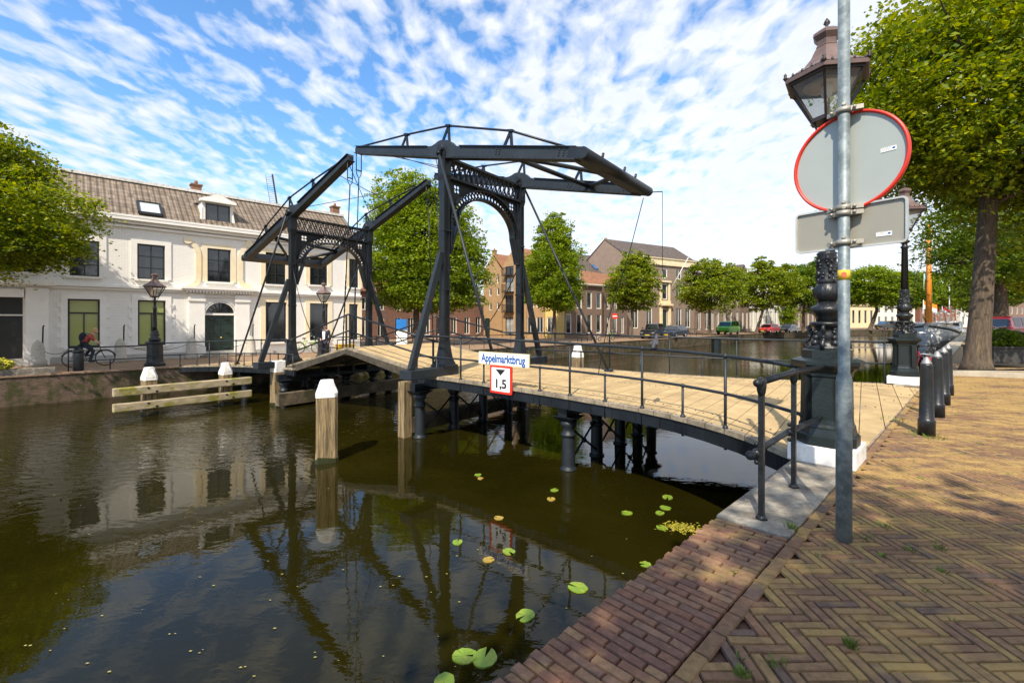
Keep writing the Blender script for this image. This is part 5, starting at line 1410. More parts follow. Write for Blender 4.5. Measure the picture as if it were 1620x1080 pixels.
# left dark door with classical surround
a, b = doorL['x']; zt_ = doorL['z'][1]
m = MB(); m.box(((a + b) / 2, .15, zt_ / 2), (b - a, .06, zt_)); 
for z_ in (.3, 1.3, 2.2): m.box(((a + b) / 2 + .3, .11, z_ + .35), (.75, .03, .7))
m.build('left_door', FRAMEK, wb, world=False)
m = MB(); m.box(((a + b) / 2, .09, zt_ * .74), (b - a, .05, .07))
for e_ in (a - .45, b + .45): m.box((e_, -.10, GFT / 2 - .1), (.72, .20, GFT - .2)); m.box((e_, -.14, .25), (.82, .28, .5))
m.box(((a + b) / 2, -.12, zt_ + .18), (b - a + .1, .18, .36)); m.box(((a + b) / 2, -.18, GFT + .02), (b - a + 2.1, .36, .22)); m.build('door_surround', WPL, wb, world=False)
# yellow consoles beside the centre window
for pl_ in (((297, 380), (304, 384), (310, 391), (314, 401), (314, 440), (311, 447), (305, 452), (301, 455)), ((394, 386), (388, 390), (383, 397), (380, 406), (380, 443), (383, 449), (388, 453), (392, 456))):
    pp_ = [(lx(x_), lz(x_, y_)) for x_, y_ in pl_]; m = MB()
    for (xa_, za_), (xb_, zb_) in zip(pp_, pp_[1:]): m.bar((xa_, -.03, za_), (xb_, -.03, zb_), .26, .08, up=(0, 1, 0)); m.box((xb_, -.03, zb_), (.2, .075, .2))
    for e_ in (0, -1): m.lathe([(.20, 0), (.20, .06), (.10, .09), (.02, .10)], 12, (pp_[e_][0], -.08, pp_[e_][1])) if False else m.tube([(pp_[e_][0], -.10, pp_[e_][1]), (pp_[e_][0], .02, pp_[e_][1])], .2, 14)
    m.build('scroll_console', YPL, wb, world=False)
# dormer
xa, xb = lx(322), lx(370); za, zb = lz(345, 362) , lz(345, 322)
m = MB(); yd = .30
m.box(((xa + xb) / 2, yd + 1.0, (za + zb) / 2 + .05), (xb - xa, 2.0, zb - za + .1)); m.box(((xa + xb) / 2, yd - .10, zb + .12), (xb - xa + .3, .3, .12))
m.extrude([(-(xb - xa) / 2 - .15, 0), ((xb - xa) / 2 + .15, 0), (0, .38)], ((xa + xb) / 2, yd - .2, zb + .18), (1, 0, 0), (0, 0, 1), (0, 2.4, 0))
for e_, sg in ((xa, -1), (xb, 1)): m.extrude([(0, 0), (sg * .35, 0), (sg * .12, .5), (0, 1.2)], (e_, yd - .02, za), (1, 0, 0), (0, 0, 1), (0, .1, 0))
dm = m.build('dormer', WPL, wb, world=False)
w_ = window(wb, xa + .14, xb - .14, za + .12, zb - .02, GLASSY, FRAMEK, fw=.06, cols=2, y=yd - .03, name='dormer_window')
# roof hatch lying on the slope
m = MB(); hx0, hx1 = lx(220), lx(256); 
def rs_pt(x_, z_, out=0): k = (z_ - EAV - .06) / (RH - .06); return V((x_, -.30 + k * (RD + .3), z_)) + V((0, -.62, .78)) * out
z0_, z1_ = lz(238, 343) + .05, lz(238, 323) + .12
Q = [rs_pt(hx0, z0_, .12), rs_pt(hx1, z0_, .12), rs_pt(hx1, z1_, .12), rs_pt(hx0, z1_, .12)]
for p_, q_ in zip(Q, Q[1:] + Q[:1]): m.bar(p_, q_, .10, .14)
rw = m.build('roof_light', FRAMEK, wb, world=False)
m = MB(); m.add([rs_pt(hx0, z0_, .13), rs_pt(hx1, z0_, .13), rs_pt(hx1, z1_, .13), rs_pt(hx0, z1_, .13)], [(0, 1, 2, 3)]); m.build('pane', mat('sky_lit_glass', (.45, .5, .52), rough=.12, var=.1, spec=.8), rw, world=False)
CHM = brick_mat('chimney_brick', (.28, .12, .06), (.2, .09, .05), (.2, .16, .12))
chimney(wb, lx(296) + 1.0, RD + .6, EAV + RH - .2, .5, .75, CHM); chimney(wb, lx(556) + .2, RD + .2, EAV + RH - .2, .5, .8, CHM)

# stone bollards, iron rods and chains along the white building
for i, px_ in enumerate((60, 190, 303, 397)):
    p = uv(fs(px_, FN - .9), FN - .9, LEFT_Z)
    t = thing('stone_bollard', ['stone bollard left of the first green blinds window', 'stone bollard between the two green blinds windows', 'stone bollard left of the arched doorway', 'stone bollard right of the arched doorway'][i], 'bollard', p, 0, 'stone bollards along the white building')
    MB().lathe([(.30, 0), (.31, .22), (.24, .3), (.22, .8), (.16, 1.0), (.14, 1.05), (.02, 1.16)], 12).build('stone', STONE, t, world=False)
    MB().tube([(0, .2, .9), (0, .22, 1.75), (.05, .22, 1.8)], .03, 6).build('iron_rod', IRONBLACK, t, world=False)
    if i < 3:
        q_ = uv(fs((60, 190, 303, 397)[i + 1], FN - .9), FN - .9, LEFT_Z) - p
        if i == 0: q_ = q_ * .40
        MB().tube([V((0, 0, .85)) + q_ * (k / 12) - V((0, 0, .35 * 4 * (k / 12) * (1 - k / 12))) for k in range(13)], .012, 5).build('chain', IRONBLACK, t, world=False)
# low railing along the far quay
def simple_rail(name, label, pts, h, step, m_, mid=True):
    t = thing(name, label, 'railing', pts[0]); mb = MB(); mb.tube([p + V((0, 0, h)) for p in pts], .026, 8)
    if mid: mb.tube([p + V((0, 0, h * .45)) for p in pts], .02, 8)
    mb.build('rail', m_, t)
    for a_, b_ in zip(pts, pts[1:]):
        n = max(1, int((b_ - a_).length / step))
        for i in range(n + (1 if b_ is pts[-1] else 0)):
            p = a_.lerp(b_, i / n); MB().tube([p, p + V((0, 0, h if i % 2 == 0 else h * (.45 if mid else 1)))], .022, 7).build('railing_post', m_, t)
    return t
ra = atz(108, 592, LEFT_Z); ra = uv(ra.dot(U), 24.75, LEFT_Z)
simple_rail('quay_railing', 'thin black quay railing left of the far bridge end', [ra, uv(LAMP3.dot(U) - .3, 24.9, LEFT_Z)], .95, 1.15, IRON)
rb = uv(LAMP4.dot(U) + .6, 24.75, LEFT_Z)
simple_rail('quay_railing', 'thin black quay railing beyond the bridge, before the brick houses', [rb, rb + U * 16], .95, 1.3, IRON)
simple_rail('quay_railing', 'thin black quay railing in front of the yellow plaster houses', [uv(46, 24.75, LEFT_Z), uv(58, 24.75, LEFT_Z)], .95, 1.6, IRON)

# bin, planter
p = atz(124, 588, LEFT_Z)
t = thing('litter_bin', 'dark round topped bin beside the quay railing and the cyclist', 'bin', p); t.scale = (.62, .62, .85)
MB().lathe([(.25, 0), (.27, .1), (.27, .85), (.25, .9)], 14).build('drum', IRONBLACK, t, world=False); MB().lathe([(.28, .88), (.28, .98), (.2, 1.08), (.02, 1.12)], 14).build('lid', IRONGREEN, t, world=False)

# ---------------------------------------------------------------- far houses
BR_RED = brick_mat('red_house_brick', (.26, .10, .065), (.20, .08, .055), (.22, .17, .13)); BR_BROWN = brick_mat('brown_house_brick', (.24, .145, .105), (.19, .115, .085), (.2, .17, .14))
BR_YEL = brick_mat('ochre_house_brick', (.40, .24, .10), (.31, .18, .075), (.33, .26, .17), stain=(.24, .15, .08)); BR_GREY = brick_mat('grey_brown_house_brick', (.28, .20, .15), (.23, .165, .125), (.25, .21, .17))
YPLAST = mat('yellow_plaster', (.60, .42, .12), rough=.85, var=.1, scale=1.2, c2=(.5, .34, .16)); WHH = mat('white_house_front', (.72, .70, .63), rough=.8, var=.05)
G0 = LEFT_Z + .01
def at_Y(px, Y): return ((px - 810) / F * Y, Y)
def grid(W_, xs, zs, w_, **k): return [dict(x=(x_ - w_ / 2, x_ + w_ / 2), z=(a, b), **k) for x_ in xs for a, b in zs]
def L2(p0, p1): return math.hypot(p1[0] - p0[0], p1[1] - p0[1])
# low brick houses behind the big tree
p0, p1 = at_Y(548, 45), at_Y(660, 52); W_ = L2(p0, p1)
house('brick_house', 'low red brick house with white door frames, right of the white building', p0, p1, G0, 5.0, 7, BR_RED, ('eave', 2.6), grid(W_, [W_ * k for k in (.2, .45, .7, .9)], [(.3, 2.4), (3.1, 4.4)], .9, frame=FRAMEW, cols=2, fw=.1), TILE_OR)
p0, p1 = at_Y(661, 52.2), at_Y(768, 60); W_ = L2(p0, p1)
house('brick_house', 'low brick house with a white eave, left of the ochre gabled warehouse', p0, p1, G0, 4.7, 7, BR_RED, ('eave', 2.2), grid(W_, [W_ * k for k in (.12, .3, .5, .7, .88)], [(.3, 2.5)], .95, frame=FRAMEW, cols=2, fw=.1), TILE_BR, cornice=(FRAMEW, .5, .12))
# ochre double gabled warehouse
p0, p1 = at_Y(765, 58), at_Y(794, 55.2); W_ = L2(p0, p1)
t, _ = house('warehouse', 'ochre brick gabled warehouse with small arched windows', p0, p1, G0, 8.2, 9, BR_YEL, ('gable', 2.0), grid(W_, [W_ * .38, W_ * .8], [(3.3, 4.2), (5.1, 6.0), (6.6, 7.5)], .5, frame=FRAMEW, cols=1, fw=.08) + [dict(x=(.3, 1.3), z=(0, 2.3), pane=GREEND, frame=GREEND, cols=2)], TILE_OR)
chimney(t, .5 * W_, .3, 10.1, .45, .6, BR_YEL)
p0, p1 = at_Y(794.5, 55.4), at_Y(833, 52.5); W_ = L2(p0, p1)
t, _ = house('warehouse', 'ochre brick gabled warehouse with stacked loft doors and balconies', p0, p1, G0, 8.6, 9, BR_YEL, ('gable', 2.0), [dict(x=(W_ * .14, W_ * .48), z=z_, pane=GLASSC if i % 2 == 0 else GLASSY, frame=FRAMEK, cols=2, fw=.07) for i, z_ in enumerate(((.2, 2.4), (3.0, 5.0), (5.4, 7.2), (7.5, 8.5)))] , TILE_OR)
chimney(t, .5 * W_, .3, 10.4, .45, .7, BR_YEL)
for z_ in (3.0, 5.4, 7.4):
    b = MB(); b.box((W_ * .31, -.3, z_), (W_ * .4, .6, .06)); 
    for i in range(12): b.box((W_ * .12 + W_ * .38 * i / 11, -.58, z_ + .45), (.03, .03, .9))
    b.box((W_ * .31, -.58, z_ + .9), (W_ * .4, .05, .05)); b.build('balcony', IRONBLACK, t, world=False)
p0, p1 = at_Y(833.5, 52.6), at_Y(862, 51.6); W_ = L2(p0, p1)
house('brick_house', 'ochre brick house directly right of the warehouses, half behind a tree', p0, p1, G0, 5.6, 8, BR_YEL, ('eave', 2.4), grid(W_, [W_ * .2, W_ * .72], [(.6, 2.4), (3.5, 4.9)], .85, frame=FRAMEW, cols=2, fw=.08), TILE_OR)
p0, p1 = at_Y(862.5, 51.6), at_Y(893, 51); W_ = L2(p0, p1)
house('plaster_house', 'yellow plastered house behind the conical tree', p0, p1, G0, 5.4, 8, YPLAST, ('eave', 2.4), grid(W_, [W_ * .3], [(.6, 2.4), (3.4, 4.7)], .95, frame=FRAMEW, cols=2, fw=.1), TILE_OR)
p0, p1 = at_Y(893.5, 51), at_Y(953, 55); W_ = L2(p0, p1)
t, _ = house('brick_house', 'brown brick house with orange roof and a white dormer', p0, p1, G0, 6.2, 6, BR_BROWN, ('eave', 1.7), grid(W_, [W_ * k for k in (.1, .37, .64, .9)], [(.5, 2.8), (3.4, 5.4)], .95, frame=FRAMEW, cols=1, fw=.13), TILE_OR, cornice=(FRAMEW, .12, .2))
m = MB(); m.box((W_ * .35, 1.2, 7.2), (1.3, 1.8, 1.7)); m.box((W_ * .35, 1.1, 8.1), (1.6, 2.1, .14)); m.build('dormer', FRAMEW, t, world=False)
window(t, W_ * .35 - .5, W_ * .35 + .5, 6.5, 7.9, GLASSB, FRAMEW, y=.27, name='dormer_window')
p0, p1 = at_Y(954, 56), at_Y(992, 61); W_ = L2(p0, p1)
t, _ = house('brick_house', 'narrow dark brick house beside the tall grey brick mansion', p0, p1, G0, 6.4, 6, BR_BROWN, ('eave', 1.8), grid(W_, [W_ * k for k in (.2, .5, .8)], [(.3, 2.6), (3.4, 5.1)], .9, frame=FRAMEW, cols=2, fw=.1), TILE_OR)
# big grey roof behind
p0, p1 = at_Y(898, 64), at_Y(990, 70); W_ = L2(p0, p1)
t, _ = house('brick_house', 'house with a wide dark grey roof and two blue skylights, rising behind the orange roof', p0, p1, G0, 8.4, 12, BR_BROWN, ('eave', 4.0), [], TILE_GR)
for k in (.28, .62):
    m = MB(); x_ = W_ * k; q0 = V((x_, 1.5, 8.4 + 1.16 + .22)); d_ = V((0, .78, .62)); m.bar(q0, q0 + d_ * 1.3, 1.0, .1, up=(0, -.6, .8)); m.build('skylight', GLASSB, t, world=False)
# mansion
p0, p1 = at_Y(988, 64.5), at_Y(1098, 72.5); W_ = L2(p0, p1); HM = 11.3
gw = grid(W_, [W_ * k for k in (.14, .33, .76, .90)], [(.9, 3.9), (5.2, 7.6), (8.4, 9.9)], 1.25, frame=FRAMEW, cols=2, fw=.10) + [dict(x=(W_ * .55 - .6, W_ * .55 + .6), z=z_, frame=FRAMEW, cols=1, fw=.14) for z_ in ((5.2, 7.6), (8.4, 9.9))] + [dict(x=(W_ * .55 - .65, W_ * .55 + .65), z=(.2, 3.8), pane=GREEND, frame=FRAMEW, cols=1, fw=.1)]
t, _ = house('mansion', 'tall grey brown brick mansion with cream cornice and a cream door surround', p0, p1, G0, HM, 8, BR_GREY, ('eave', 2.7), gw, TILE_GR, cornice=(CREAMST, .95, .22))
m = MB(); xd = W_ * .55
for s_ in (-1, 1): m.box((xd + s_ * .95, -.12, 2.1), (.4, .25, 4.2)); m.box((xd + s_ * .95, -.06, 6.4), (.34, .14, 2.8))
m.box((xd, -.25, 4.4), (2.7, .5, .3)); m.box((xd, -.15, 7.9), (2.4, .3, .25)); m.box((xd, -.08, 4.75), (2.4, .2, .5)); m.build('portal', CREAMST, t, world=False)
chimney(t, .5, 4.6, HM + 2.2, .6, .9, WHH); 
m = MB(); m.tube([(xd + 1.2, -.4, 7.2), (xd + 3.4, -1.6, 11.6)], .05, 6); m.build('flagpole', WHITEP, t, world=False)
m = MB(); m.add([(0, 0, 0)] * 3, [(0, 1, 2)]) if False else None
# houses right of the mansion
def row_house(label, pa, Ya, pb, Yb, H_, rm, wm, roof, xs, zs, ww=.95, **k):
    p0, p1 = at_Y(pa, Ya), at_Y(pb, Yb); W_ = L2(p0, p1)
    return house('row_house', label, p0, p1, G0, H_, 10, wm, roof, grid(W_, [W_ * q for q in xs], zs, ww, frame=FRAMEW, cols=2, fw=.11), rm, **k)[0]
t = row_house('brown brick house with white trimmed door, directly right of the mansion', 1099, 72.8, 1130, 76, 9.6, TILE_GR, BR_BROWN, ('eave', 3.0), (.22, .62, .88), ((.5, 3.4), (4.6, 6.8), (7.6, 8.9)))
m = MB(); m.box((1.2, 1.1, 10.6), (1.3, 2, 1.6)); m.build('dormer', FRAMEW, t, world=False)
t = row_house('brown brick house with two white dormers, behind the green van', 1130.5, 76.2, 1170, 82, 9.2, TILE_GR, BR_GREY, ('eave', 3.4), (.12, .38, .64, .9), ((.5, 3.6), (4.8, 7.0)), cornice=(FRAMEW, .35, .2))
for k in (.3, .75): m = MB(); m.box((6.0 * k, 1.2, 10.4), (1.2, 2, 1.6)); m.build('dormer', FRAMEW, t, world=False)
t = row_house('narrow brown brick house left of the cream house', 1170.5, 82, 1186, 85, 9.4, TILE_GR, BR_BROWN, ('gable', 2.8), (.3, .72), ((.5, 3.6), (4.8, 7.0)), ww=.8)
t = row_house('cream plastered house with tall windows above the red car', 1186.5, 85.2, 1216, 91, 8.8, TILE_OR, WHH, ('gable', 2.6), (.12, .37, .63, .88), ((.5, 3.8), (5.0, 7.4)))
t = row_house('white house with quoins and a pedimented doorway', 1216.5, 91.2, 1252, 99, 8.6, TILE_GR, WHH, ('eave', 2.2), (.1, .3, .5, .7, .9), ((.5, 3.8), (5.0, 7.4)), cornice=(WHH, .4, .3))
t = row_house('brown brick house with white striped window bays, rightmost before the garden', 1252.5, 99.5, 1290, 109, 9.0, TILE_GR, BR_BROWN, ('eave', 2.0), (.08, .28, .48, .68, .88), ((.5, 3.8), (5.0, 7.6)), ww=1.2)
# cream arcade and other fronts at the canal bend
p0, p1 = (84, 122), (102, 128); W_ = L2(p0, p1)
house('arcade_building', 'cream building with a row of round headed windows at the canal bend', p0, p1, G0, 6.6, 8, CREAMST, ('hip', 1.6, 2), grid(W_, [W_ * (k + .5) / 8 for k in range(8)], [(1.2, 4.9)], 1.1, frame=CREAMST, cols=1, fw=.12), TILE_GR, cornice=(CREAMST, .5, .3))
for i in range(4):
    p0, p1 = (104 + i * 17, 130 + i * 5), (119 + i * 17, 134.4 + i * 5); W_ = L2(p0, p1)
    house('row_house', ['pale house right of the cream arcade, between tree trunks', 'red brick house far behind the moored barge', 'white house far behind the barge mast', 'brick house farthest right behind the trees'][i], p0, p1, G0, (6.5, 8.5, 7.6, 8.2)[i], 9, (WHH, BR_RED, WHH, BR_BROWN)[i], ('eave', 2.5), grid(W_, [W_ * (k + .5) / 6 for k in range(6)], [(.6, 3.2), (4.2, 6.2)], 1.1, frame=FRAMEW, cols=2, fw=.11), (TILE_GR, TILE_OR)[i % 2])
# windmill behind the white building: only a sail tip shows above the roof
WMX, WMY = at_Y(443.5, 100)
t = thing('windmill', 'tall windmill behind the white building, one latticed sail tip showing over the roof', 'windmill', (WMX, WMY + 4, G0))
MB().lathe([(4.2, 0), (3.5, 8), (2.8, 16), (2.5, 20)], 20).build('tower', BR_BROWN, t, world=False)
MB().lathe([(2.7, 20), (2.6, 21.5), (1.8, 23.4), (.2, 24)], 16).build('cap', mat('thatch', (.12, .1, .08), rough=.9), t, world=False)
m = MB(); hub = V((0, -3.6, 21.8))
m.tube([hub, hub + V((0, 3, 0))], .35, 10)
for k in range(4):
    a = R(-9.0 + 90 * k); d_ = V((math.sin(a), 0, math.cos(a))); e_ = V((math.cos(a), 0, -math.sin(a)))
    Ls = 12.6; m.bar(hub, hub + d_ * Ls, .26, .26)
    for j in range(22): m.bar(hub + d_ * (2 + j * .48), hub + d_ * (2 + j * .48) - e_ * 1.5, .05, .05)
    m.bar(hub + d_ * 2 - e_ * 1.5, hub + d_ * Ls - e_ * 1.5, .06, .06)
m.build('sail', IRONBLACK, t, world=False)
# ---------------------------------------------------------------- vehicles
def car(label, cat, p, rz, body_c, L_=4.3, W_=1.75, prof='hatch', name='parked_car', group=None):
    t = thing(name, label, cat, p, rz, group)
    pm = mat('car_paint', body_c, rough=.3, var=.03, coat=.8)
    if prof == 'van':
        lower = [(-.5, .32), (-.5, .95), (-.485, 1.05), (-.33, 1.22), (.49, 1.22), (.5, .95), (.5, .32)]; cab = [(-.34, 1.2), (-.235, 1.82), (-.18, 1.92), (.46, 1.94), (.485, 1.85), (.495, 1.2)]
        wins_ = [(-.25, -.1), (-.07, .15), (.18, .44)]
    elif prof == 'sedan':
        lower = [(-.5, .3), (-.5, .62), (-.46, .74), (-.24, .88), (.34, .92), (.48, .9), (.5, .7), (.5, .3)]; cab = [(-.26, .86), (-.12, 1.34), (-.04, 1.42), (.18, 1.42), (.26, 1.36), (.40, .9)]
        wins_ = [(-.16, .04), (.06, .26)]
    elif prof == 'vintage':
        lower = [(-.5, .35), (-.5, .75), (-.44, 1.0), (-.1, 1.08), (.42, 1.05), (.5, .8), (.5, .35)]; cab = [(-.12, 1.05), (-.08, 1.6), (-.02, 1.68), (.34, 1.68), (.41, 1.55), (.44, 1.0)]
        wins_ = [(-.04, .14), (.17, .34)]
    else:
        lower = [(-.5, .3), (-.5, .62), (-.45, .78), (-.26, .92), (.42, .98), (.5, .9), (.5, .3)]; cab = [(-.28, .9), (-.12, 1.38), (-.04, 1.47), (.30, 1.46), (.40, 1.36), (.48, .95)]
        wins_ = [(-.17, .04), (.07, .32)]
    b = MB(); b.extrude([(x * L_, z) for x, z in lower], (0, -W_ / 2, 0), (1, 0, 0), (0, 0, 1), (0, W_, 0))
    body = b.build('body', pm, t, world=False, bevel=.09)
    c = MB(); hw = W_ / 2 - .08; tw = W_ / 2 - .22; zb, zt = cab[0][1], max(z for _, z in cab)
    P = []
    for s_ in (-1, 1):
        for x, z in cab: k = (z - zb) / (zt - zb); P.append((x * L_, s_ * (hw + (tw - hw) * k), z))
    n = len(cab); c.add(P, [tuple(range(n - 1, -1, -1)), tuple(range(n, 2 * n))] + [(i, (i + 1) % n, n + (i + 1) % n, n + i) for i in range(n)]); c.build('cabin', pm, t, world=False, bevel=.04)
    zc = (zb + zt) / 2
    for s_ in (-1, 1):
        g = MB()
        for x0, x1 in wins_:
            def edge(x): # roofline height at x
                pts = [(q[0], q[1]) for q in cab]; best = zt
                for (xa, za), (xb, zb_) in zip(pts, pts[1:]):
                    if xa <= x <= xb and xb > xa: best = za + (zb_ - za) * (x - xa) / (xb - xa); break
                return min(best, zt) - .07
            Q = [(x0 * L_, zb + .06), (x1 * L_, zb + .06), (x1 * L_, max(edge(x1), zb + .1)), (x0 * L_, max(edge(x0), zb + .1))]
            PP_ = []
            for x, z in Q: k = (z - zb) / (zt - zb); y = s_ * (hw + (tw - hw) * k + .012); PP_.append((x, y, z))
            g.add(PP_ + [(x, y - s_ * .02, z) for x, y, z in PP_], [(0, 1, 2, 3), (7, 6, 5, 4), (0, 4, 5, 1), (1, 5, 6, 2), (2, 6, 7, 3), (3, 7, 4, 0)])
        g.build('side_window', GLASSY, t, world=False)
    (xa, za), (xb, zb_) = cab[0], cab[1]
    g = MB()
    def scr(xa, za, xb, zb2, nm, off):
        g = MB(); PP_ = []
        for k in (.12, .92):
            x = xa + (xb - xa) * k; z = za + (zb2 - za) * k; kk = (z - zb) / (zt - zb); y = hw + (tw - hw) * kk - .07
            PP_ += [(x * L_ + off, -y, z + .012), (x * L_ + off, y, z + .012)]
        g.add(PP_, [(0, 1, 3, 2)]); g.build(nm, GLASSY if prof != 'van' else GLASSB, t, world=False)
    scr(cab[0][0], cab[0][1], cab[1][0], cab[1][1], 'windscreen', -.022); scr(cab[-1][0], cab[-1][1], cab[-2][0], cab[-2][1], 'rear_window', .022)
    for s_ in (-1, 1):
        MB().box((-L_ / 2 - .0, s_ * (W_ / 2 - .24), .68 if prof != 'van' else .8), (.06, .32, .15)).build('headlight', CHROME, t, world=False)
        MB().box((L_ / 2, s_ * (W_ / 2 - .16), .75), (.05, .2, .16)).build('tail_light', SIGNRED, t, world=False)
        MB().box((-.2 * L_, s_ * (W_ / 2 + .07), zb + .1), (.12, .16, .11)).build('mirror', pm, t, world=False)
    MB().box((-L_ / 2, 0, .45), (.07, W_ - .3, .2)).build('bumper', RUBBER, t, world=False)
    MB().box((-L_ / 2 - .04, 0, .42), (.02, .5, .11)).build('number_plate', mat('plate_yellow', (.6, .42, .02), rough=.4), t, world=False)
    for x in (-.31, .30):
        for s_ in (-1, 1):
            w_ = MB(); w_.tube([(x * L_, s_ * (W_ / 2 - .2), .32), (x * L_, s_ * (W_ / 2 + .015), .32)], .32, 18); wo_ = w_.build('wheel', RUBBER, t, world=False)
            MB().tube([(x * L_, s_ * (W_ / 2 - .0), .32), (x * L_, s_ * (W_ / 2 + .03), .32)], .19, 12).build('rim', CHROME, wo_, world=False)
    return t
ug = math.atan2(U.y, U.x)
def cpos(px, Y): return V(((px - 810) / F * Y, Y, G0))
car('black classic saloon parked on the far quay before the tall mansion', 'car', cpos(1033, 51.5), ug + .22, (.008, .009, .012), 4.3, 1.7, 'vintage')
car('dark blue hatchback parked right of the black classic saloon', 'car', cpos(1066, 52.8), ug + .05, (.015, .022, .04), 4.2, 1.75, 'hatch')
car('bright green van parked on the far quay under a tree', 'van', cpos(1152, 66), ug + .06, (.06, .38, .02), 4.9, 1.9, 'van', name='parked_van')
car('red hatchback parked right of the green van', 'car', cpos(1216, 73), ug - .15, (.5, .015, .015), 4.1, 1.75, 'hatch')
car('silver grey car parked right of the red hatchback', 'car', cpos(1247, 76), ug - .1, (.16, .19, .21), 4.5, 1.8, 'sedan')
car('dark grey van parked on the far quay at the canal bend', 'van', cpos(1402, 104), ug - .5, (.05, .055, .06), 4.9, 1.9, 'van', name='parked_van')
car('dark red vintage car parked behind the big tree trunk', 'car', V((30.6, 27.9, .12)), R(200), (.18, .01, .02), 4.2, 1.7, 'vintage')

# motorcycle with white wall tyres
def wheel(mb_name, r, c, m_, root, spokes=True, tw=.02, axis='y', rimm=None):
    w_ = MB(); n = 24
    w_.tube([(c[0] + r * math.cos(2 * math.pi * i / n), c[1], c[2] + r * math.sin(2 * math.pi * i / n)) for i in range(n + 1)], tw, 6, cap=False)
    o = w_.build(mb_name, m_, root, world=False); s_ = MB()
    if spokes:
        for i in range(12): a = 2 * math.pi * i / 12; s_.tube([c, (c[0] + r * math.cos(a), c[1], c[2] + r * math.sin(a))], .003 if tw < .04 else .008, 4)
        s_.tube([(c[0], c[1] - .04, c[2]), (c[0], c[1] + .04, c[2])], .03, 8); s_.build('spokes', rimm or CHROME, o, world=False)
    return o
t = thing('motorcycle', 'black motorcycle with white wall tyre parked behind the leafy planter', 'motorcycle', (26.3, 24.2, .12), R(-8))
for x in (-.72, .72):
    wheel('wheel', .29, (x, 0, .36), RUBBER, t, True, .065)
    MB().tube([(x + .2 * math.cos(i * math.pi / 10), -.05, .36 + .2 * math.sin(i * math.pi / 10)) for i in range(21)], .03, 6).build('white_wall', WHITEP, t, world=False)
m = MB(); m.ball((-.1, 0, .55), .32, 10, 6, (1.1, .55, .8)); m.ball((.72, 0, .55), .3, 10, 6, (1.2, .45, .7)); m.ball((-.7, 0, .58), .28, 10, 6, (1.1, .45, .55)); m.build('engine_cover', IRONBLACK, t, world=False)
m = MB(); m.ball((-.05, 0, .86), .26, 10, 6, (1.3, .6, .6)); m.ball((.42, 0, .82), .22, 10, 6, (1.4, .7, .4)); m.build('tank', IRONBLACK, t, world=False)
m = MB(); m.tube([(-.72, 0, .36), (-.45, 0, 1.05)], .04, 8); m.tube([(-.35, -.38, 1.12), (-.47, 0, 1.06), (-.35, .38, 1.12)], .02, 8); m.ball((-.56, 0, .92), .11, 8, 6); m.build('fork', CHROME, t, world=False)
m = MB(); m.box((.2, -.33, .6), (.5, .24, .45)); m.build('pannier', RUBBER, t, world=False)

def bicycle(label, p, rz, frame_m, name='bicycle', lean=0.0, group=None, sc=1.0):
    t = thing(name, label, 'bicycle', p, rz, group); t.rotation_euler = (lean, 0, rz); t.scale = (sc, sc, sc)
    a_, b_ = (-.53, 0, .34), (.53, 0, .34)
    for c_ in (a_, b_): wheel('wheel', .33, c_, RUBBER, t, True, .022)
    m = MB(); bb = (-.08, 0, .30); seat = (-.22, 0, .82); hd = (.36, 0, .80); hd2 = (.39, 0, .68)
    for q0, q1 in ((bb, seat), (bb, hd2), (seat, a_), (a_, bb), ((-.18, 0, .66), hd2), (hd2, b_), (hd, hd2)): m.tube([q0, q1], .017, 6)
    m.build('frame', frame_m, t, world=False)
    m = MB(); m.ball((-.25, 0, .93), .12, 8, 5, (1.1, .7, .35)); m.tube([seat, (-.24, 0, .93)], .014, 6); m.build('saddle', RUBBER, t, world=False)
    m = MB(); m.tube([hd, (.34, 0, 1.02)], .014, 6); m.tube([(.16, -.28, 1.04), (.30, -.25, 1.05), (.35, 0, 1.03), (.30, .25, 1.05), (.16, .28, 1.04)], .013, 6); m.build('handlebar', CHROME, t, world=False)
    m = MB(); m.tube([(-.08 + .10 * math.cos(i * .52), -.03, .30 + .10 * math.sin(i * .52)) for i in range(13)], .008, 5); m.bar((-.08, -.05, .30), (.02, -.05, .17), .03, .015); m.bar((-.08, .05, .30), (-.18, .05, .43), .03, .015); m.box((.02, -.1, .165), (.09, .09, .02)); m.box((-.18, .1, .435), (.09, .09, .02)); m.build('crank', CHROME, t, world=False)
    m = MB()
    for c_ in (a_, b_): m.tube([(c_[0] + .37 * math.cos(R(q)), 0, c_[2] + .37 * math.sin(R(q))) for q in range(10, 175, 15)], .018, 5)
    m.build('mudguard', frame_m, t, world=False)
    m = MB(); m.box((-.55, 0, .74), (.34, .12, .02)); m.tube([(-.55, .05, .73), (-.53, .05, .34)], .008, 5); m.build('carrier', CHROME, t, world=False)
    return t
REDP = mat('red_bike_paint', (.35, .02, .03), rough=.4, var=.1); LIME = mat('lime_bike_paint', (.28, .5, .03), rough=.4, var=.1)
CYP = uv(fs(141, 27.4), 27.4, G0); cyr = ug
bicycle('dark city bicycle ridden by the person along the white building', CYP, cyr, IRONBLACK)
bicycle('bicycle with lime green front leaning near the white building, behind the far gantry', uv(fs(487, 28.8), 28.8, G0), ug, LIME, lean=.1)
bicycle('red framed bicycle parked between the second tall lamp and the bollards', V((10.2, 11.45, 0)), ug + .5, REDP, lean=-.12)
bicycle('dark bicycle with pale grips parked beyond the row of bollards', V((12.15, 13.6, .12)), R(10), IRONBLACK, lean=.1)
for i, px_ in enumerate((945, 966)):
    bicycle(['white bicycle by the railing before the yellow house', 'lime green bicycle by the far railing, left of the classic saloon'][i], uv(fs(px_, 26.0), 26.0, G0), ug + .2, (WHITEP, LIME)[i], lean=.08)
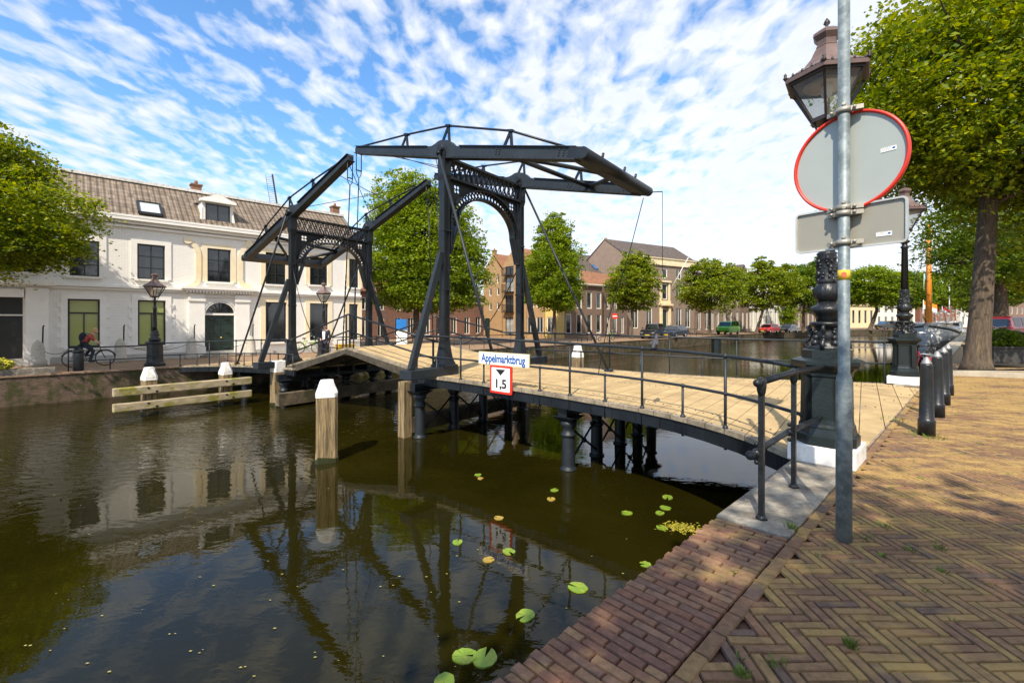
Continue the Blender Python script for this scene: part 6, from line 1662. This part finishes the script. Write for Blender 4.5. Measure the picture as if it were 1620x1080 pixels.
for i, px_ in enumerate((1180, 1187)): bicycle(['bicycle standing right of the green van, nearer the van', 'bicycle standing between the green van and the red car, nearer the tree'][i], cpos(px_, 74 + i), ug + .3 + i * .3, IRONBLACK)

# ---------------------------------------------------------------- people
SKIN = mat('skin', (.55, .32, .22), rough=.55, var=.05)
def cloth(name, c): return mat(name, c, rough=.9, var=.15, scale=12, bump=.2, bscale=30)
def skin_chain(name, joints, edges, radii, m_, parent, sub=1):
    me = bpy.data.meshes.new(name); me.from_pydata([tuple(j) for j in joints], edges, []); me.materials.append(m_)
    o = bpy.data.objects.new(name, me); col.objects.link(o); o.parent = parent
    sk = o.modifiers.new('skin', 'SKIN'); sk.use_smooth_shade = True
    bm = bmesh.new(); bm.from_mesh(me); lay = bm.verts.layers.skin.verify()
    for v_, r_ in zip(bm.verts, radii): v_[lay].radius = (r_, r_) if not isinstance(r_, tuple) else r_
    bm.verts.ensure_lookup_table(); bm.verts[0][lay].use_root = True
    bm.to_mesh(me); bm.free()
    if sub: s_ = o.modifiers.new('sub', 'SUBSURF'); s_.levels = sub; s_.render_levels = sub
    return o
def person(label, p, rz, pose, top_m, leg_m, hair_m, sc=1.0, name='person', longhair=False, extras=None):
    t = thing(name, label, 'person', p, rz); t.scale = (sc, sc, sc); J = pose
    order = ['pelvis', 'chest', 'neck', 'head', 'ls', 'le', 'lw', 'rs', 're', 'rw', 'lh', 'lk', 'la', 'rh', 'rk', 'ra', 'lt', 'rt']
    idx = {k: i for i, k in enumerate(order)}
    E_ = [('pelvis', 'chest'), ('chest', 'neck'), ('neck', 'head'), ('chest', 'ls'), ('ls', 'le'), ('le', 'lw'), ('chest', 'rs'), ('rs', 're'), ('re', 'rw'), ('pelvis', 'lh'), ('lh', 'lk'), ('lk', 'la'), ('la', 'lt'), ('pelvis', 'rh'), ('rh', 'rk'), ('rk', 'ra'), ('ra', 'rt')]
    rad = dict(pelvis=.13, chest=.145, neck=.055, head=.06, ls=.06, le=.043, lw=.03, rs=.06, re=.043, rw=.03, lh=.09, lk=.058, la=.038, rh=.09, rk=.058, ra=.038, lt=.035, rt=.035)
    skin_chain('body', [J[k] for k in order], [(idx[a], idx[b]) for a, b in E_], [rad[k] for k in order], SKIN, t)
    # clothing shells
    to = ['pelvis', 'chest', 'ls', 'le', 'lw', 'rs', 're', 'rw']; ti = {k: i for i, k in enumerate(to)}
    r2 = dict(pelvis=.165, chest=.175, ls=.085, le=.062, lw=.045, rs=.085, re=.062, rw=.045)
    sl_ = extras.get('sleeve', 1.0) if extras else 1.0
    TJ = {k: V(J[k]) for k in to}
    for a, b in (('le', 'lw'), ('re', 'rw')): TJ[b] = V(J[a]).lerp(V(J[b]), .86 * sl_)
    skin_chain('jacket' if not extras or 'top' not in extras else extras['top'], [TJ[k] for k in to], [(ti[a], ti[b]) for a, b in (('pelvis', 'chest'), ('chest', 'ls'), ('ls', 'le'), ('le', 'lw'), ('chest', 'rs'), ('rs', 're'), ('re', 'rw'))], [r2[k] for k in to], top_m, t)
    lo = ['pelvis', 'lh', 'lk', 'la', 'rh', 'rk', 'ra']; li = {k: i for i, k in enumerate(lo)}; r3 = dict(pelvis=.15, lh=.105, lk=.075, la=.06, rh=.105, rk=.075, ra=.06)
    skin_chain('trousers', [J[k] for k in lo], [(li[a], li[b]) for a, b in (('pelvis', 'lh'), ('lh', 'lk'), ('lk', 'la'), ('pelvis', 'rh'), ('rh', 'rk'), ('rk', 'ra'))], [r3[k] for k in lo], leg_m, t)
    for s_ in ('l', 'r'):
        a, b = V(J[s_ + 'a']), V(J[s_ + 't']); m = MB(); m.ball(a.lerp(b, .55) - V((0, 0, .005)), .075, 8, 5, (1.7 if abs(b.x - a.x) > abs(b.y - a.y) else .75, .75 if abs(b.x - a.x) > abs(b.y - a.y) else 1.7, .6)); m.build('shoe', RUBBER, t, world=False)
    h = V(J['head']); f = V(J['face']).normalized(); sd_ = V((-f.y, f.x, 0)).normalized()
    m = MB(); m.ball(h + V((0, 0, .03)), .10, 12, 8, (.95, .9, 1.22)); m.ball(h + f * .10 + V((0, 0, .01)), .02, 6, 4); 
    for s_ in (-1, 1): m.ball(h + sd_ * .095 * s_ + V((0, 0, .02)), .024, 6, 4, (.7, .7, 1.2))
    hd_ = m.build('head', SKIN, t, world=False)
    m = MB()
    for s_ in (-1, 1): m.ball(h + f * .086 + sd_ * .035 * s_ + V((0, 0, .045)), .012, 6, 4)
    m.build('eyes', BLACKP, hd_, world=False)
    MB().ball(h + f * .092 - V((0, 0, .045)), .022, 6, 4, (1, 1, .35)).build('mouth', mat('lips', (.4, .13, .1)), hd_, world=False)
    m = MB(); m.ball(h - f * .018 + V((0, 0, .065)), .108, 12, 7, (1, .98, 1.05)); 
    if longhair: m.ball(h - f * .07 - V((0, 0, .03)), .08, 8, 6, (1, 1, 1.5))
    m.build('hair', hair_m, hd_, world=False)
    # hands
    for s_ in ('l', 'r'):
        w_ = V(J[s_ + 'w']); d_ = (w_ - V(J[s_ + 'e'])).normalized(); side = d_.cross(V((0, 0, 1))); side = side.normalized() if side.length > .1 else V((1, 0, 0)); up_ = side.cross(d_)
        m = MB(); m.bar(w_ - d_ * .01, w_ + d_ * .085, .04, .075, up=tuple(up_))
        for i in range(4):
            o_ = w_ + d_ * .08 + up_ * (-.028 + .019 * i); L4 = (.062, .074, .068, .052)[i]; m.tube([o_, o_ + d_ * L4 * .5 - side * .006, o_ + d_ * L4 * .85 - side * .03], [.0095, .009, .007], 6)
        m.tube([w_ + d_ * .025 + up_ * .034, w_ + d_ * .055 + up_ * .06, w_ + d_ * .085 + up_ * .066], [.011, .010, .008], 6); m.build('hand', SKIN, t, world=False)
    return t
stand = dict(pelvis=(0, 0, .95), chest=(0, 0, 1.36), neck=(0, 0, 1.50), head=(.02, 0, 1.63), face=(.3, -1, 0), ls=(-.19, 0, 1.42), le=(-.25, 0, 1.2), lw=(-.16, -.16, 1.0), rs=(.19, 0, 1.42), re=(.25, -.02, 1.14), rw=(.22, -.1, .88), lh=(-.10, 0, .90), lk=(-.11, -.02, .50), la=(-.12, 0, .09), rh=(.10, 0, .90), rk=(.11, -.03, .50), ra=(.12, 0, .09), lt=(-.13, -.16, .05), rt=(.14, -.16, .05))
DKSUIT = cloth('navy_suit', (.02, .024, .045))
pst = uv(fs(514, 23.0), 23.0, -.40)
t = person('person in dark jacket and white shirt standing behind the raised bridge leaf', pst, R(5), stand, DKSUIT, DKSUIT, cloth('brown_hair', (.06, .035, .02)))
m = MB(); m.extrude([(-.05, 0), (.05, 0), (.07, .42), (-.07, .42)], (0, -.185, 1.0), (1, 0, 0), (0, .02, 1), (0, .03, 0)); m.build('white_shirt', cloth('white_shirt', (.75, .75, .74)), t, world=False)
# rider: local x is forwards
ride = dict(pelvis=(-.22, 0, 1.0), chest=(.02, 0, 1.32), neck=(.13, 0, 1.42), head=(.19, 0, 1.52), face=(1, 0, 0), ls=(.02, .17, 1.35), le=(.16, .22, 1.15), lw=(.26, .26, 1.07), rs=(.02, -.17, 1.35), re=(.16, -.22, 1.15), rw=(.26, -.26, 1.07), lh=(-.18, .10, .97), lk=(.12, .12, .82), la=(-.12, .12, .50), rh=(-.18, -.10, .97), rk=(.14, -.12, .68), ra=(.02, -.12, .24), lt=(0, .12, .47), rt=(.14, -.12, .21))
t = person('child cycling with a dark backpack and red top, passing the left blinds window', CYP, cyr, ride, cloth('red_top', (.34, .06, .05)), cloth('dark_jeans', (.02, .025, .04)), cloth('blond_hair', (.5, .33, .12)), extras=dict(top='shirt', sleeve=.3))
bk = thing('backpack', 'dark navy backpack worn on the back of the cycling child', 'backpack', CYP + V((0, 0, 1.2)), cyr)
MB().ball((-.20, 0, .06), .19, 10, 7, (.75, .85, 1.25)).build('bag', cloth('navy_bag', (.012, .014, .03)), bk, world=False)
MB().tube([(-.12, .1, .25), (.03, .14, .22), (.05, .15, .08), (-.1, .14, -.1)], .015, 6).build('strap', RUBBER, bk, world=False)
MB().tube([(-.12, -.1, .25), (.03, -.14, .22), (.05, -.15, .08), (-.1, -.14, -.1)], .015, 6).build('strap', RUBBER, bk, world=False)
for i, (x_, y_, c_, lab) in enumerate(((72.5, 67.0, (.7, .7, .68), 'distant person in a white shirt on the right quay, left of the pair'), (75.6, 68.6, (.65, .66, .7), 'distant person in a pale shirt at the right edge of the view'), (78.8, 70.6, (.08, .1, .2), 'distant person in dark blue cut by the right edge'))):
    person(lab, V((x_, y_, .12)), R(20 * i), stand, cloth('far_shirt', c_), cloth('far_jeans', (.05, .08, .16)), cloth('far_hair', (.08, .05, .03)))
# yellow cargo crate on the far quay
t = thing('cargo_box', 'bright yellow box standing on the far quay right of the standing person', 'box', uv(fs(546, 25.6), 25.6, G0), ug)
MB().box((0, 0, .32), (.95, .6, .56)).build('box', mat('yellow_plastic', (.62, .38, .02), rough=.5, var=.06), t, world=False, bevel=.04)
MB().box((0, 0, .62), (1.0, .65, .06)).build('lid', mat('yellow_lid', (.55, .33, .02), rough=.5, var=.06), t, world=False)
for s_ in (-.35, .35): MB().box((s_, 0, .03), (.08, .55, .06)).build('foot', RUBBER, t, world=False)
# blue parking panel
t = thing('information_board', 'blue and white parking panel in front of the brick houses', 'sign', uv(fs(636, 27.5), 27.5, G0), ug - .9)
MB().box((0, 0, .8), (.75, .12, 1.6)).build('panel', WHITEP, t, world=False); MB().box((0, -.07, 1.75), (.75, .1, .7)).build('header', mat('blue_panel', (.01, .14, .42), rough=.4), t, world=False)
# no entry sign
t = thing('traffic_sign', 'small round red no entry sign on a pole in front of the narrow brick house', 'sign', (*at_Y(972.5, 50), G0))
MB().tube([(0, 0, 0), (0, 0, 2.7)], .035, 6).build('pole', GALV, t, world=False)
MB().tube([(0, -.05, 2.5), (0, -.08, 2.5)], .32, 24).build('disc', SIGNRED, t, world=False); MB().box((0, -.09, 2.5), (.46, .02, .11)).build('bar', WHITESIGN, t, world=False)
# pigeon on the railing
pg = dN(6.0, -interp(6.0, WN_) + .05, zN(6.0) + 1.05)
t = thing('pigeon', 'dark grey pigeon perched on the top rail of the near railing', 'bird', pg, R(60))
m = MB(); rad_ = [.012, .03, .052, .058, .05, .035, .03, .032, .028, .012]; pts_ = [(-.17, 0, .0), (-.12, 0, .02), (-.06, 0, .05), (0, 0, .075), (.05, 0, .10), (.085, 0, .135), (.10, 0, .165), (.115, 0, .19), (.13, 0, .20), (.15, 0, .198)]
m.tube(pts_, rad_, 10); m.build('body', mat('pigeon_grey', (.05, .05, .06), rough=.6, var=.4, scale=30), t, world=False)
for s_ in (-1, 1):
    MB().ball((-.03, s_ * .045, .065), .06, 8, 5, (1.7, .3, .7)).build('wing', mat('pigeon_wing', (.07, .07, .08), rough=.7), t, world=False)
    MB().tube([(.01, s_ * .02, .03), (.015, s_ * .02, 0)], .005, 5).build('leg', REDP, t, world=False)
MB().lathe([(.008, 0), (.001, .022)], 6, (.155, 0, .19)).build('beak', RUBBER, t, world=False)

# planter with shrub, flower planter
def shrub_mesh(name, c, r, n, leaf, m_, parent, seed=1, zs=.8):
    rr = np.random.default_rng(seed); d = rr.normal(size=(n, 3)); d /= np.linalg.norm(d, axis=1)[:, None]; q = rr.uniform(.5, 1.05, (n, 1)) ** .6
    pos = np.array(c) + d * q * r * np.array([1, 1, zs]); leaf_mesh(name, pos, np.full(n, leaf), m_, parent, rr)
def leaf_mesh(name, pos, size, m_, parent, rr, upb=.5):
    n = len(pos); nrm = rr.normal(size=(n, 3)); nrm[:, 2] = np.abs(nrm[:, 2]) + upb; nrm /= np.linalg.norm(nrm, axis=1)[:, None]
    a = rr.normal(size=(n, 3)); u_ = np.cross(nrm, a); u_ /= np.linalg.norm(u_, axis=1)[:, None]; v_ = np.cross(nrm, u_)
    s = size[:, None] * rr.uniform(.45, 1.45, (n, 1))
    P = np.empty((n, 4, 3)); P[:, 0] = pos - u_ * s * .55; P[:, 1] = pos - v_ * s * .38 + nrm * s * .08; P[:, 2] = pos + u_ * s * .6; P[:, 3] = pos + v_ * s * .38 + nrm * s * .08
    me = bpy.data.meshes.new(name); me.vertices.add(4 * n); me.vertices.foreach_set('co', P.astype(np.float32).ravel())
    me.loops.add(4 * n); me.loops.foreach_set('vertex_index', np.arange(4 * n, dtype=np.int32)); me.polygons.add(n); me.polygons.foreach_set('loop_start', np.arange(0, 4 * n, 4, dtype=np.int32))
    me.update(calc_edges=True); me.validate(); me.materials.append(m_)
    o = bpy.data.objects.new(name, me); col.objects.link(o)
    if parent: o.parent = parent
    return o
t = thing('planter', 'dark square planter with a bushy green shrub beside the big tree trunk', 'planter', (16.6, 15.6, .12), R(-6))
m = MB(); m.box((0, 0, .26), (1.15, 1.15, .52)); m.box((0, 0, .54), (1.22, 1.22, .06)); m.build('box', mat('planter_grey', (.045, .043, .04), rough=.8, var=.3), t, world=False)
shrub_mesh('foliage', (0, 0, .74), .68, 3600, .085, LEAF_C, t, 5, .62)
t = thing('planter', 'yellow flowering plant in a low stone trough at the left edge of the view', 'planter', atz(2, 597, LEFT_Z), ug)
m = MB(); m.box((0.2, 0, .14), (2.3, .5, .28)); m.build('trough', CONC, t, world=False)
shrub_mesh('flowers', (-.1, 0, .45), .42, 900, .09, mat('yellow_flowers', (.5, .42, .02), rough=.6, var=.4, scale=20, c2=(.15, .25, .03), island=.3), t, 6, .6)
# bench
t = thing('bench', 'park bench on the far quay in front of the yellow houses', 'bench', uv(fs(925, 26.3), 26.3, G0), ug)
for k in range(3): MB().box((0, -.2 + k * .15, .45), (1.7, .12, .04)).build('seat_slat', WOOD_DARK, t, world=False)
for k in range(2): MB().box((0, .26, .62 + k * .17), (1.7, .04, .12)).build('back_slat', WOOD_DARK, t, world=False)
for s_ in (-.75, .75): m = MB(); m.bar((s_, -.2, 0), (s_, -.2, .45), .05, .05); m.bar((s_, .25, 0), (s_, .28, .85), .05, .05); m.bar((s_, -.2, .43), (s_, .25, .43), .05, .05); m.build('leg', IRONBLACK, t, world=False)

# ---------------------------------------------------------------- moored barge
bt = thing('sailing_barge', 'moored grey sailing barge with orange mast and small flags', 'boat', uv(63.5, 3.9, WATER), ug)
HULL = mat('grey_hull', (.48, .48, .46), rough=.45, var=.1, scale=1.5, c2=(.25, .22, .19)); ORM = mat('orange_mast', (.70, .25, .025), rough=.4, var=.15, scale=3)
secs = [(0, .15, 2.7), (.5, 1.0, 2.55), (1.4, 1.75, 2.35), (3, 2.2, 2.1), (6, 2.3, 1.9), (12, 2.3, 1.9), (17, 2.1, 2.1), (20, 1.2, 2.4)]
def hull(scw, z_lo, z_hi_off, m_, nm, par, lowf=.8):
    P = []; 
    for x, w_, h in secs:
        for (yy, zz_) in ((-w_ * scw, h + z_hi_off), (-w_ * scw * 1.03, (h + z_lo) * .5), (-w_ * lowf * .8, z_lo), (w_ * lowf * .8, z_lo), (w_ * scw * 1.03, (h + z_lo) * .5), (w_ * scw, h + z_hi_off)): P.append((x, yy, zz_))
    n = 6; F_ = []
    for j in range(len(secs) - 1):
        for k in range(n): F_.append((j * n + k, j * n + (k + 1) % n, (j + 1) * n + (k + 1) % n, (j + 1) * n + k))
    F_ += [tuple(range(n)), tuple(range((len(secs) - 1) * n + n - 1, (len(secs) - 1) * n - 1, -1))]
    return MB().add(P, F_, 0, False).build(nm, m_, par, world=False)
hull(1.0, -.5, 0, HULL, 'hull', bt)
for s_ in (-1, 1): MB().tube([(x, s_ * (w_ + .04), h - .22) for x, w_, h in secs], .09, 6).build('rubbing_strake', RUBBER, bt, world=False)
for s_ in (-1, 1): MB().tube([(x, s_ * w_, h + .05) for x, w_, h in secs], .07, 6).build('gunwale', WHITEP, bt, world=False)
MB().box((9, 0, 2.3), (7, 3.2, .9)).build('cabin', mat('varnished_cabin', (.42, .33, .2), rough=.4, var=.2), bt, world=False, bevel=.06)
MB().box((9, 0, 2.8), (7.3, 3.5, .1)).build('cabin_roof', WHITEP, bt, world=False)
MB().tube([(3.6, 0, 2), (3.6, 0, 13.5)], .30, 10, r1=.2).build('mast', ORM, bt, world=False)
MB().tube([(4, 0, 3.4), (12, 0.2, 4.0)], .12, 8).build('boom', ORM, bt, world=False)
MB().tube([(-1.8, 0, 3.4), (1.5, 0, 2.6)], .12, 8).build('bowsprit', ORM, bt, world=False)
MB().tube([(5, 0.2, 4.0), (10, .3, 4.4)], .26, 8).build('furled_sail', mat('ochre_sail', (.5, .33, .1), rough=.8), bt, world=False)
m = MB()
for x1, y1 in ((-1.5, 0), (1, -1.5), (1, 1.5), (6, -2.2), (6, 2.2), (14, 0)): m.tube([(3.6, 0, 13.3), (x1, y1, 2.5)], .022, 4)
m.build('rigging', RUBBER, bt, world=False)
def flag(x, y, z, ang, w_, h, cs, nm='flag'):
    rt = MB(); rt.tube([(x, y, z - 1.9), (x + .6, y, z + .2)], .03, 5); ro = rt.build('flagstaff', WHITEP, bt, world=False)
    for i, c_ in enumerate(cs):
        f_ = MB(); P = []
        for j in range(9):
            k = j / 8; P += [(x + .6 + math.sin(k * 6) * .08 + k * w_ * .3, y - k * w_ * .75 , z + .1 - h * i / len(cs) - k * .5), (x + .6 + math.sin(k * 6) * .08 + k * w_ * .3, y - k * w_ * .75, z + .1 - h * (i + 1) / len(cs) - k * .5)]
        P += [(a + .03, b, c) for a, b, c in P]
        f_.add(P, [(2 * j, 2 * j + 1, 2 * j + 3, 2 * j + 2) for j in range(8)] + [(18 + 2 * j, 20 + 2 * j, 21 + 2 * j, 19 + 2 * j) for j in range(8)]); f_.build(nm, c_, ro, world=False)
FR, FW, FB = mat('flag_red', (.5, .03, .03), rough=.8), mat('flag_white', (.7, .7, .68), rough=.8), mat('flag_blue', (.03, .07, .3), rough=.8)
flag(14, -.6, 4.7, 0, .9, .6, (FR, FW)); flag(5.5, .6, 5.2, 0, 1.5, .9, (ORM, FW)); flag(10, .4, 4.9, 0, 1.2, .9, (FR, FW))
flag(16, 1.2, 9.0, 0, .9, .6, (mat('teal_flag', (.02, .3, .38), rough=.8),))
b2 = thing('boat', 'low white boat with wheelhouse moored right behind the sailing barge', 'boat', uv(88, 3.2, WATER), ug)
secs = [(0, .2, 1.9), (1.2, 1.3, 1.7), (4, 1.9, 1.5), (10, 1.9, 1.5), (13, 1.5, 1.7)]
hull(1.0, -.4, 0, WHITEP, 'hull', b2); MB().box((6, 0, 2.2), (4.5, 2.8, 1.5)).build('wheelhouse', WHITEP, b2, world=False, bevel=.05)
m = MB(); m.box((6, 0, 2.5), (4.56, 2.2, .5)); m.box((6, 0, 2.5), (3.6, 2.86, .5)); m.build('window_band', GLASSY, b2, world=False); MB().tube([(6, 0, 2.9), (6, 0, 8.5)], .07, 6).build('mast', WHITEP, b2, world=False)

# ---------------------------------------------------------------- trees
def tree(name, label, base, trunk_h, tr, lobes, n, leaf, m_, seed, group=None, lean=(0, 0), gap=1.25, limbs=7, cl=34, up=.6, dup_from=None):
    """lobes: (x, y, z, rx, ry, rz) relative to base"""
    t = thing(name, label, 'tree', base, 0, group); rr = np.random.default_rng(seed); rnd = random.Random(seed)
    m = MB(); top = V((lean[0], lean[1], trunk_h)); pts = []; rs_ = []
    zs = [0, .12, .35, .9, trunk_h * .45, trunk_h * .75, trunk_h]
    fl = [1.55, 1.25, 1.08, .98, .88, .80, .72]
    for z_, f_ in zip(zs, fl):
        k = z_ / trunk_h; pts.append(V((lean[0] * k + .05 * tr * math.sin(z_ * 1.3 + seed), lean[1] * k + .05 * tr * math.cos(z_ * 1.7), z_ - (.1 if z_ == 0 else 0)))); rs_.append(tr * f_)
    zc = max(l[2] + l[5] * .55 for l in lobes); main = lobes[0]
    pts.append(V((main[0] * .5 + lean[0] * .5, main[1] * .5 + lean[1] * .5, (trunk_h + zc) / 2))); rs_.append(tr * .42)
    pts.append(V((main[0], main[1], zc))); rs_.append(tr * .12)
    m.tube(pts, rs_, 14)
    for i in range(limbs):
        l = lobes[i % len(lobes)]; a = rnd.uniform(0, 6.28); e = V((l[0] + l[3] * .75 * math.cos(a), l[1] + l[4] * .75 * math.sin(a), l[2] + l[5] * rnd.uniform(-.3, .6)))
        s0 = top.lerp(pts[-2], rnd.uniform(-.1, .8)); mid = s0.lerp(e, .5) + V((0, 0, .12 * (e - s0).length * rnd.uniform(-.3, 1)))
        m.tube([s0, mid, e], [tr * .34, tr * .2, tr * .06], 7)
        for j in range(3):
            q_ = mid.lerp(e, rnd.uniform(.0, .7)); e2 = q_ + V((rnd.uniform(-1, 1), rnd.uniform(-1, 1), rnd.uniform(-.2, .8))) * (l[3] * .35); m.tube([q_, e2], [tr * .12, tr * .03], 5)
    m.build('trunk', BARK, t, world=False)
    # crown: clumps on and inside the lobes, many small leaves in each, flattened like drooping sprays
    vol = np.array([l[3] * l[4] * l[5] for l in lobes]) ** (2 / 3); vol = vol / vol.sum(); nc = max(8, n // cl)
    which = rr.choice(len(lobes), nc, p=vol); L_ = np.array(lobes)[which]
    d = rr.normal(size=(nc, 3)); d /= np.linalg.norm(d, axis=1)[:, None]; q = rr.uniform(.25, 1.0, (nc, 1)) ** .45 * (1 + rr.normal(size=(nc, 1)) * .06)
    ph = rr.uniform(0, 6.28, (3, 3)); fq = 2.4
    rough_ = sum(np.sin(d @ rr.normal(size=3) * fq * (i + 1) + ph[0, i % 3]) / (i + 1.2) for i in range(4))
    q = np.clip(q * (1 + .19 * rough_[:, None]), 0, 1.2)
    cc_ = L_[:, :3] + d * q * L_[:, 3:]
    sc_ = np.cbrt(np.mean(vol) * 0 + np.mean(L_[:, 3] * L_[:, 4] * L_[:, 5]))
    hole = sum(np.sin(cc_ @ (rr.normal(size=3) * 3.4 / sc_) + rr.uniform(0, 6.28)) for i in range(5))
    keep = hole > -gap
    cc_, d, L_ = cc_[keep], d[keep], L_[keep]; nc = len(cc_)
    rc = (np.cbrt(L_[:, 3] * L_[:, 4] * L_[:, 5]) * .16 * rr.uniform(.5, 1.5, nc))
    k = rr.choice(nc, n); off = np.clip(rr.normal(size=(n, 3)), -1.6, 1.6) * np.array([1, 1, .42]); outd = d[k]; off[:, 2] -= .30 * (off[:, 0] * outd[:, 0] + off[:, 1] * outd[:, 1])
    pos = cc_[k] + off * rc[k][:, None] * .75
    leaf_mesh('crown', pos, np.full(n, leaf), m_, t, rr, up)
    return t
# big tree at right, in front of the frame edge
tree('linden_tree', 'huge linden with thick trunk on the raised pavement at right', V((13.95, 13.65, .12)), 5.2, .28,
     [(1.9, .6, 8.6, 5.0, 4.6, 4.3), (-1.5, -.3, 8.6, 2.6, 2.6, 2.6), (-.6, -.6, 6.2, 2.3, 2.3, 1.3), (3.5, -1.5, 6.4, 3.2, 2.8, 2.0), (4.0, .5, 11.5, 3.5, 3.5, 2.8), (1.2, 0, 5.5, 2.6, 2.4, .9), (-2.6, .2, 7.2, 1.6, 1.6, 1.7), (5.5, 0, 8.5, 3.5, 3.5, 3.5)], 170000, .125, LEAF_A, 3, lean=(.35, 0), limbs=14, gap=1.9)
# tree at the left edge
tree('linden_tree', 'spreading linden at the left edge of the view, in front of the white building', V((-20.6, 16.3, LEFT_Z)), 3.6, .30,
     [(0, 0, 6.4, 3.2, 3.2, 2.7), (2.7, -.3, 5.6, 2.6, 2.5, 1.6), (1.4, 0, 7.2, 2.0, 2.2, 1.8), (-1.5, 0, 8.0, 2.6, 2.4, 1.9), (3.5, -.3, 4.7, 1.6, 1.7, .8), (1.2, 0, 4.6, 2.2, 2.2, .9)], 110000, .105, LEAF_A, 4, limbs=12)
# tree behind the bridge
tree('plane_tree', 'tall bushy tree behind the drawbridge, hiding the low brick houses', V((-7.9, 37.5, LEFT_Z)), 3.6, .30,
     [(.6, 0, 7.6, 4.3, 4.0, 4.4), (-.6, 0, 10.8, 2.9, 2.8, 3.0), (2.6, 0, 6.2, 3.1, 2.8, 2.8), (-2.4, 0, 5.6, 2.4, 2.4, 2.2), (1, 0, 4.0, 3.8, 3.2, 1.2), (1.0, 0, 9.4, 3.4, 3.2, 3.2)], 110000, .175, LEAF_B, 5, limbs=10, gap=2.4)
tree('plane_tree', 'conical young tree in front of the yellow plastered house', V((4.05, 43.5, LEFT_Z)), 2.8, .20,
     [(.1, 0, 6.3, 2.8, 2.6, 3.4), (0, 0, 9.3, 1.7, 1.6, 2.7), (0, 0, 4.4, 2.6, 2.4, 1.5)], 60000, .17, LEAF_B, 6, gap=2.2, group='trees on the far quay')
tree('linden_tree', 'round headed tree with slim trunk in front of the mansion', V((13.3, 50.5, LEFT_Z)), 3.0, .15,
     [(0, 0, 6.2, 2.9, 2.7, 2.7), (.3, 0, 8.2, 1.6, 1.6, 1.8), (-.3, 0, 4.6, 2.5, 2.3, 1.3)], 21750, .21, LEAF_A, 7, gap=1.5, group='trees on the far quay')
tree('linden_tree', 'wide tree standing over the green van', V((26.9, 62, LEFT_Z)), 3.2, .24, [(0, 0, 6.2, 4.4, 4.0, 3.0), (-1, 0, 8.4, 2.4, 2.2, 1.8), (1.5, 0, 7.8, 2.2, 2.2, 1.8)], 23200, .26, LEAF_A, 8, gap=1.5, group='trees on the far quay')
tree('linden_tree', 'ragged topped tree leaning beside the red car', V((38.9, 72.5, LEFT_Z)), 3.4, .26, [(1.5, 0, 7.0, 4.8, 4.2, 3.4), (1.0, 0, 9.8, 2.2, 2.0, 2.0), (4.4, 0, 9.0, 1.6, 1.6, 2.0)], 21750, .30, LEAF_A, 9, gap=1.5, lean=(1.0, 0), group='trees on the far quay')
tree('linden_tree', 'dense tree behind the ornate lamp post, over the garden', V((52.5, 82, LEFT_Z)), 3.6, .28, [(1, 0, 8.2, 5.4, 4.6, 4.2), (2.5, 0, 11, 3, 2.8, 2.4)], 23200, .33, LEAF_C, 10, gap=1.5, group='trees on the far quay')
tree('linden_tree', 'tree at the canal bend in front of the cream arcade', V((73.5, 93.5, LEFT_Z)), 4.2, .4, [(0, 0, 9.2, 6.0, 5, 4.2), (-3, 0, 8, 3.6, 3, 2.4)], 21750, .38, LEAF_B, 11, gap=1.5, lean=(1.5, 0), group='trees on the far quay')
tree('linden_tree', 'dense dark tree right of the arcade, left of the barge mast', V((87.5, 103, LEFT_Z)), 4.0, .4, [(0, 0, 9.4, 5.6, 5, 4.6), (3, 0, 8, 4, 4, 3)], 20300, .40, LEAF_C, 12, gap=1.5, group='trees on the far quay')
tree('linden_tree', 'tree directly behind the barge mast', V((102, 111, LEFT_Z)), 4.0, .4, [(0, 0, 9.2, 6.4, 5, 4.8), (4, 0, 8, 4, 4, 3)], 17400, .42, LEAF_B, 13, gap=1.5, group='trees on the far quay')
tree('linden_tree', 'tree far behind the small flags, right of the barge mast', V((119, 117, LEFT_Z)), 4.0, .4, [(0, 0, 9.2, 7, 5, 5.2)], 14500, .45, LEAF_C, 14, gap=1.5, group='trees on the far quay')
tree('linden_tree', 'garden bush tree filling the gap right of the striped house', V((56, 96, LEFT_Z)), 2.0, .2, [(0, 0, 4.2, 4.5, 3, 3.4)], 7000, .33, LEAF_B, 15, group='trees on the far quay')
# right quay, behind the big trunk
for i, (x_, y_, s_, lab) in enumerate(((33.4, 31.2, 1.0, 'linden right behind the dark red vintage car'), (41.5, 38.5, 1.05, 'third linden along the right quay, its trunk seen beside the big one'), (53, 49, 1.1, 'fourth linden along the right quay, farther back'), (66, 61, 1.1, 'fifth linden along the right quay, behind the flags'), (82, 72, 1.2, 'last linden along the right quay, before the distant people'), (26.0, 17.5, .95, 'dark linden right of the big trunk at the frame edge'))):
    tree('linden_tree', lab, V((x_, y_, .12)), 4.2, .36 * s_, [(0, 0, 8.2 * s_, 4.8, 4.6, 4.4 * s_), (-1.5, -.5, 5.4, 3.6, 3.4, 1.7), (2.2, 0, 5.6, 3.2, 3.2, 1.7)], (26000, 18000, 14000, 12000, 10000, 26000)[i], (.17, .22, .27, .3, .34, .15)[i], (LEAF_C, LEAF_A, LEAF_C, LEAF_B, LEAF_C, LEAF_C)[i], 20 + i, group='lindens along the right quay', limbs=9)
# crown behind the viewpoint: its shade lies over the near paving
tree('linden_tree', 'linden standing behind the viewpoint, shading the nearest brick paving', V((.6, -7.7, 0)), 4.6, .36,
     [(0.2, .2, 8.2, 3.9, 3.6, 2.6), (-2.6, 1.2, 8.0, 2.6, 2.4, 2.0), (2.9, 1.0, 8.4, 2.8, 2.4, 2.0)], 36000, .16, LEAF_B, 40)
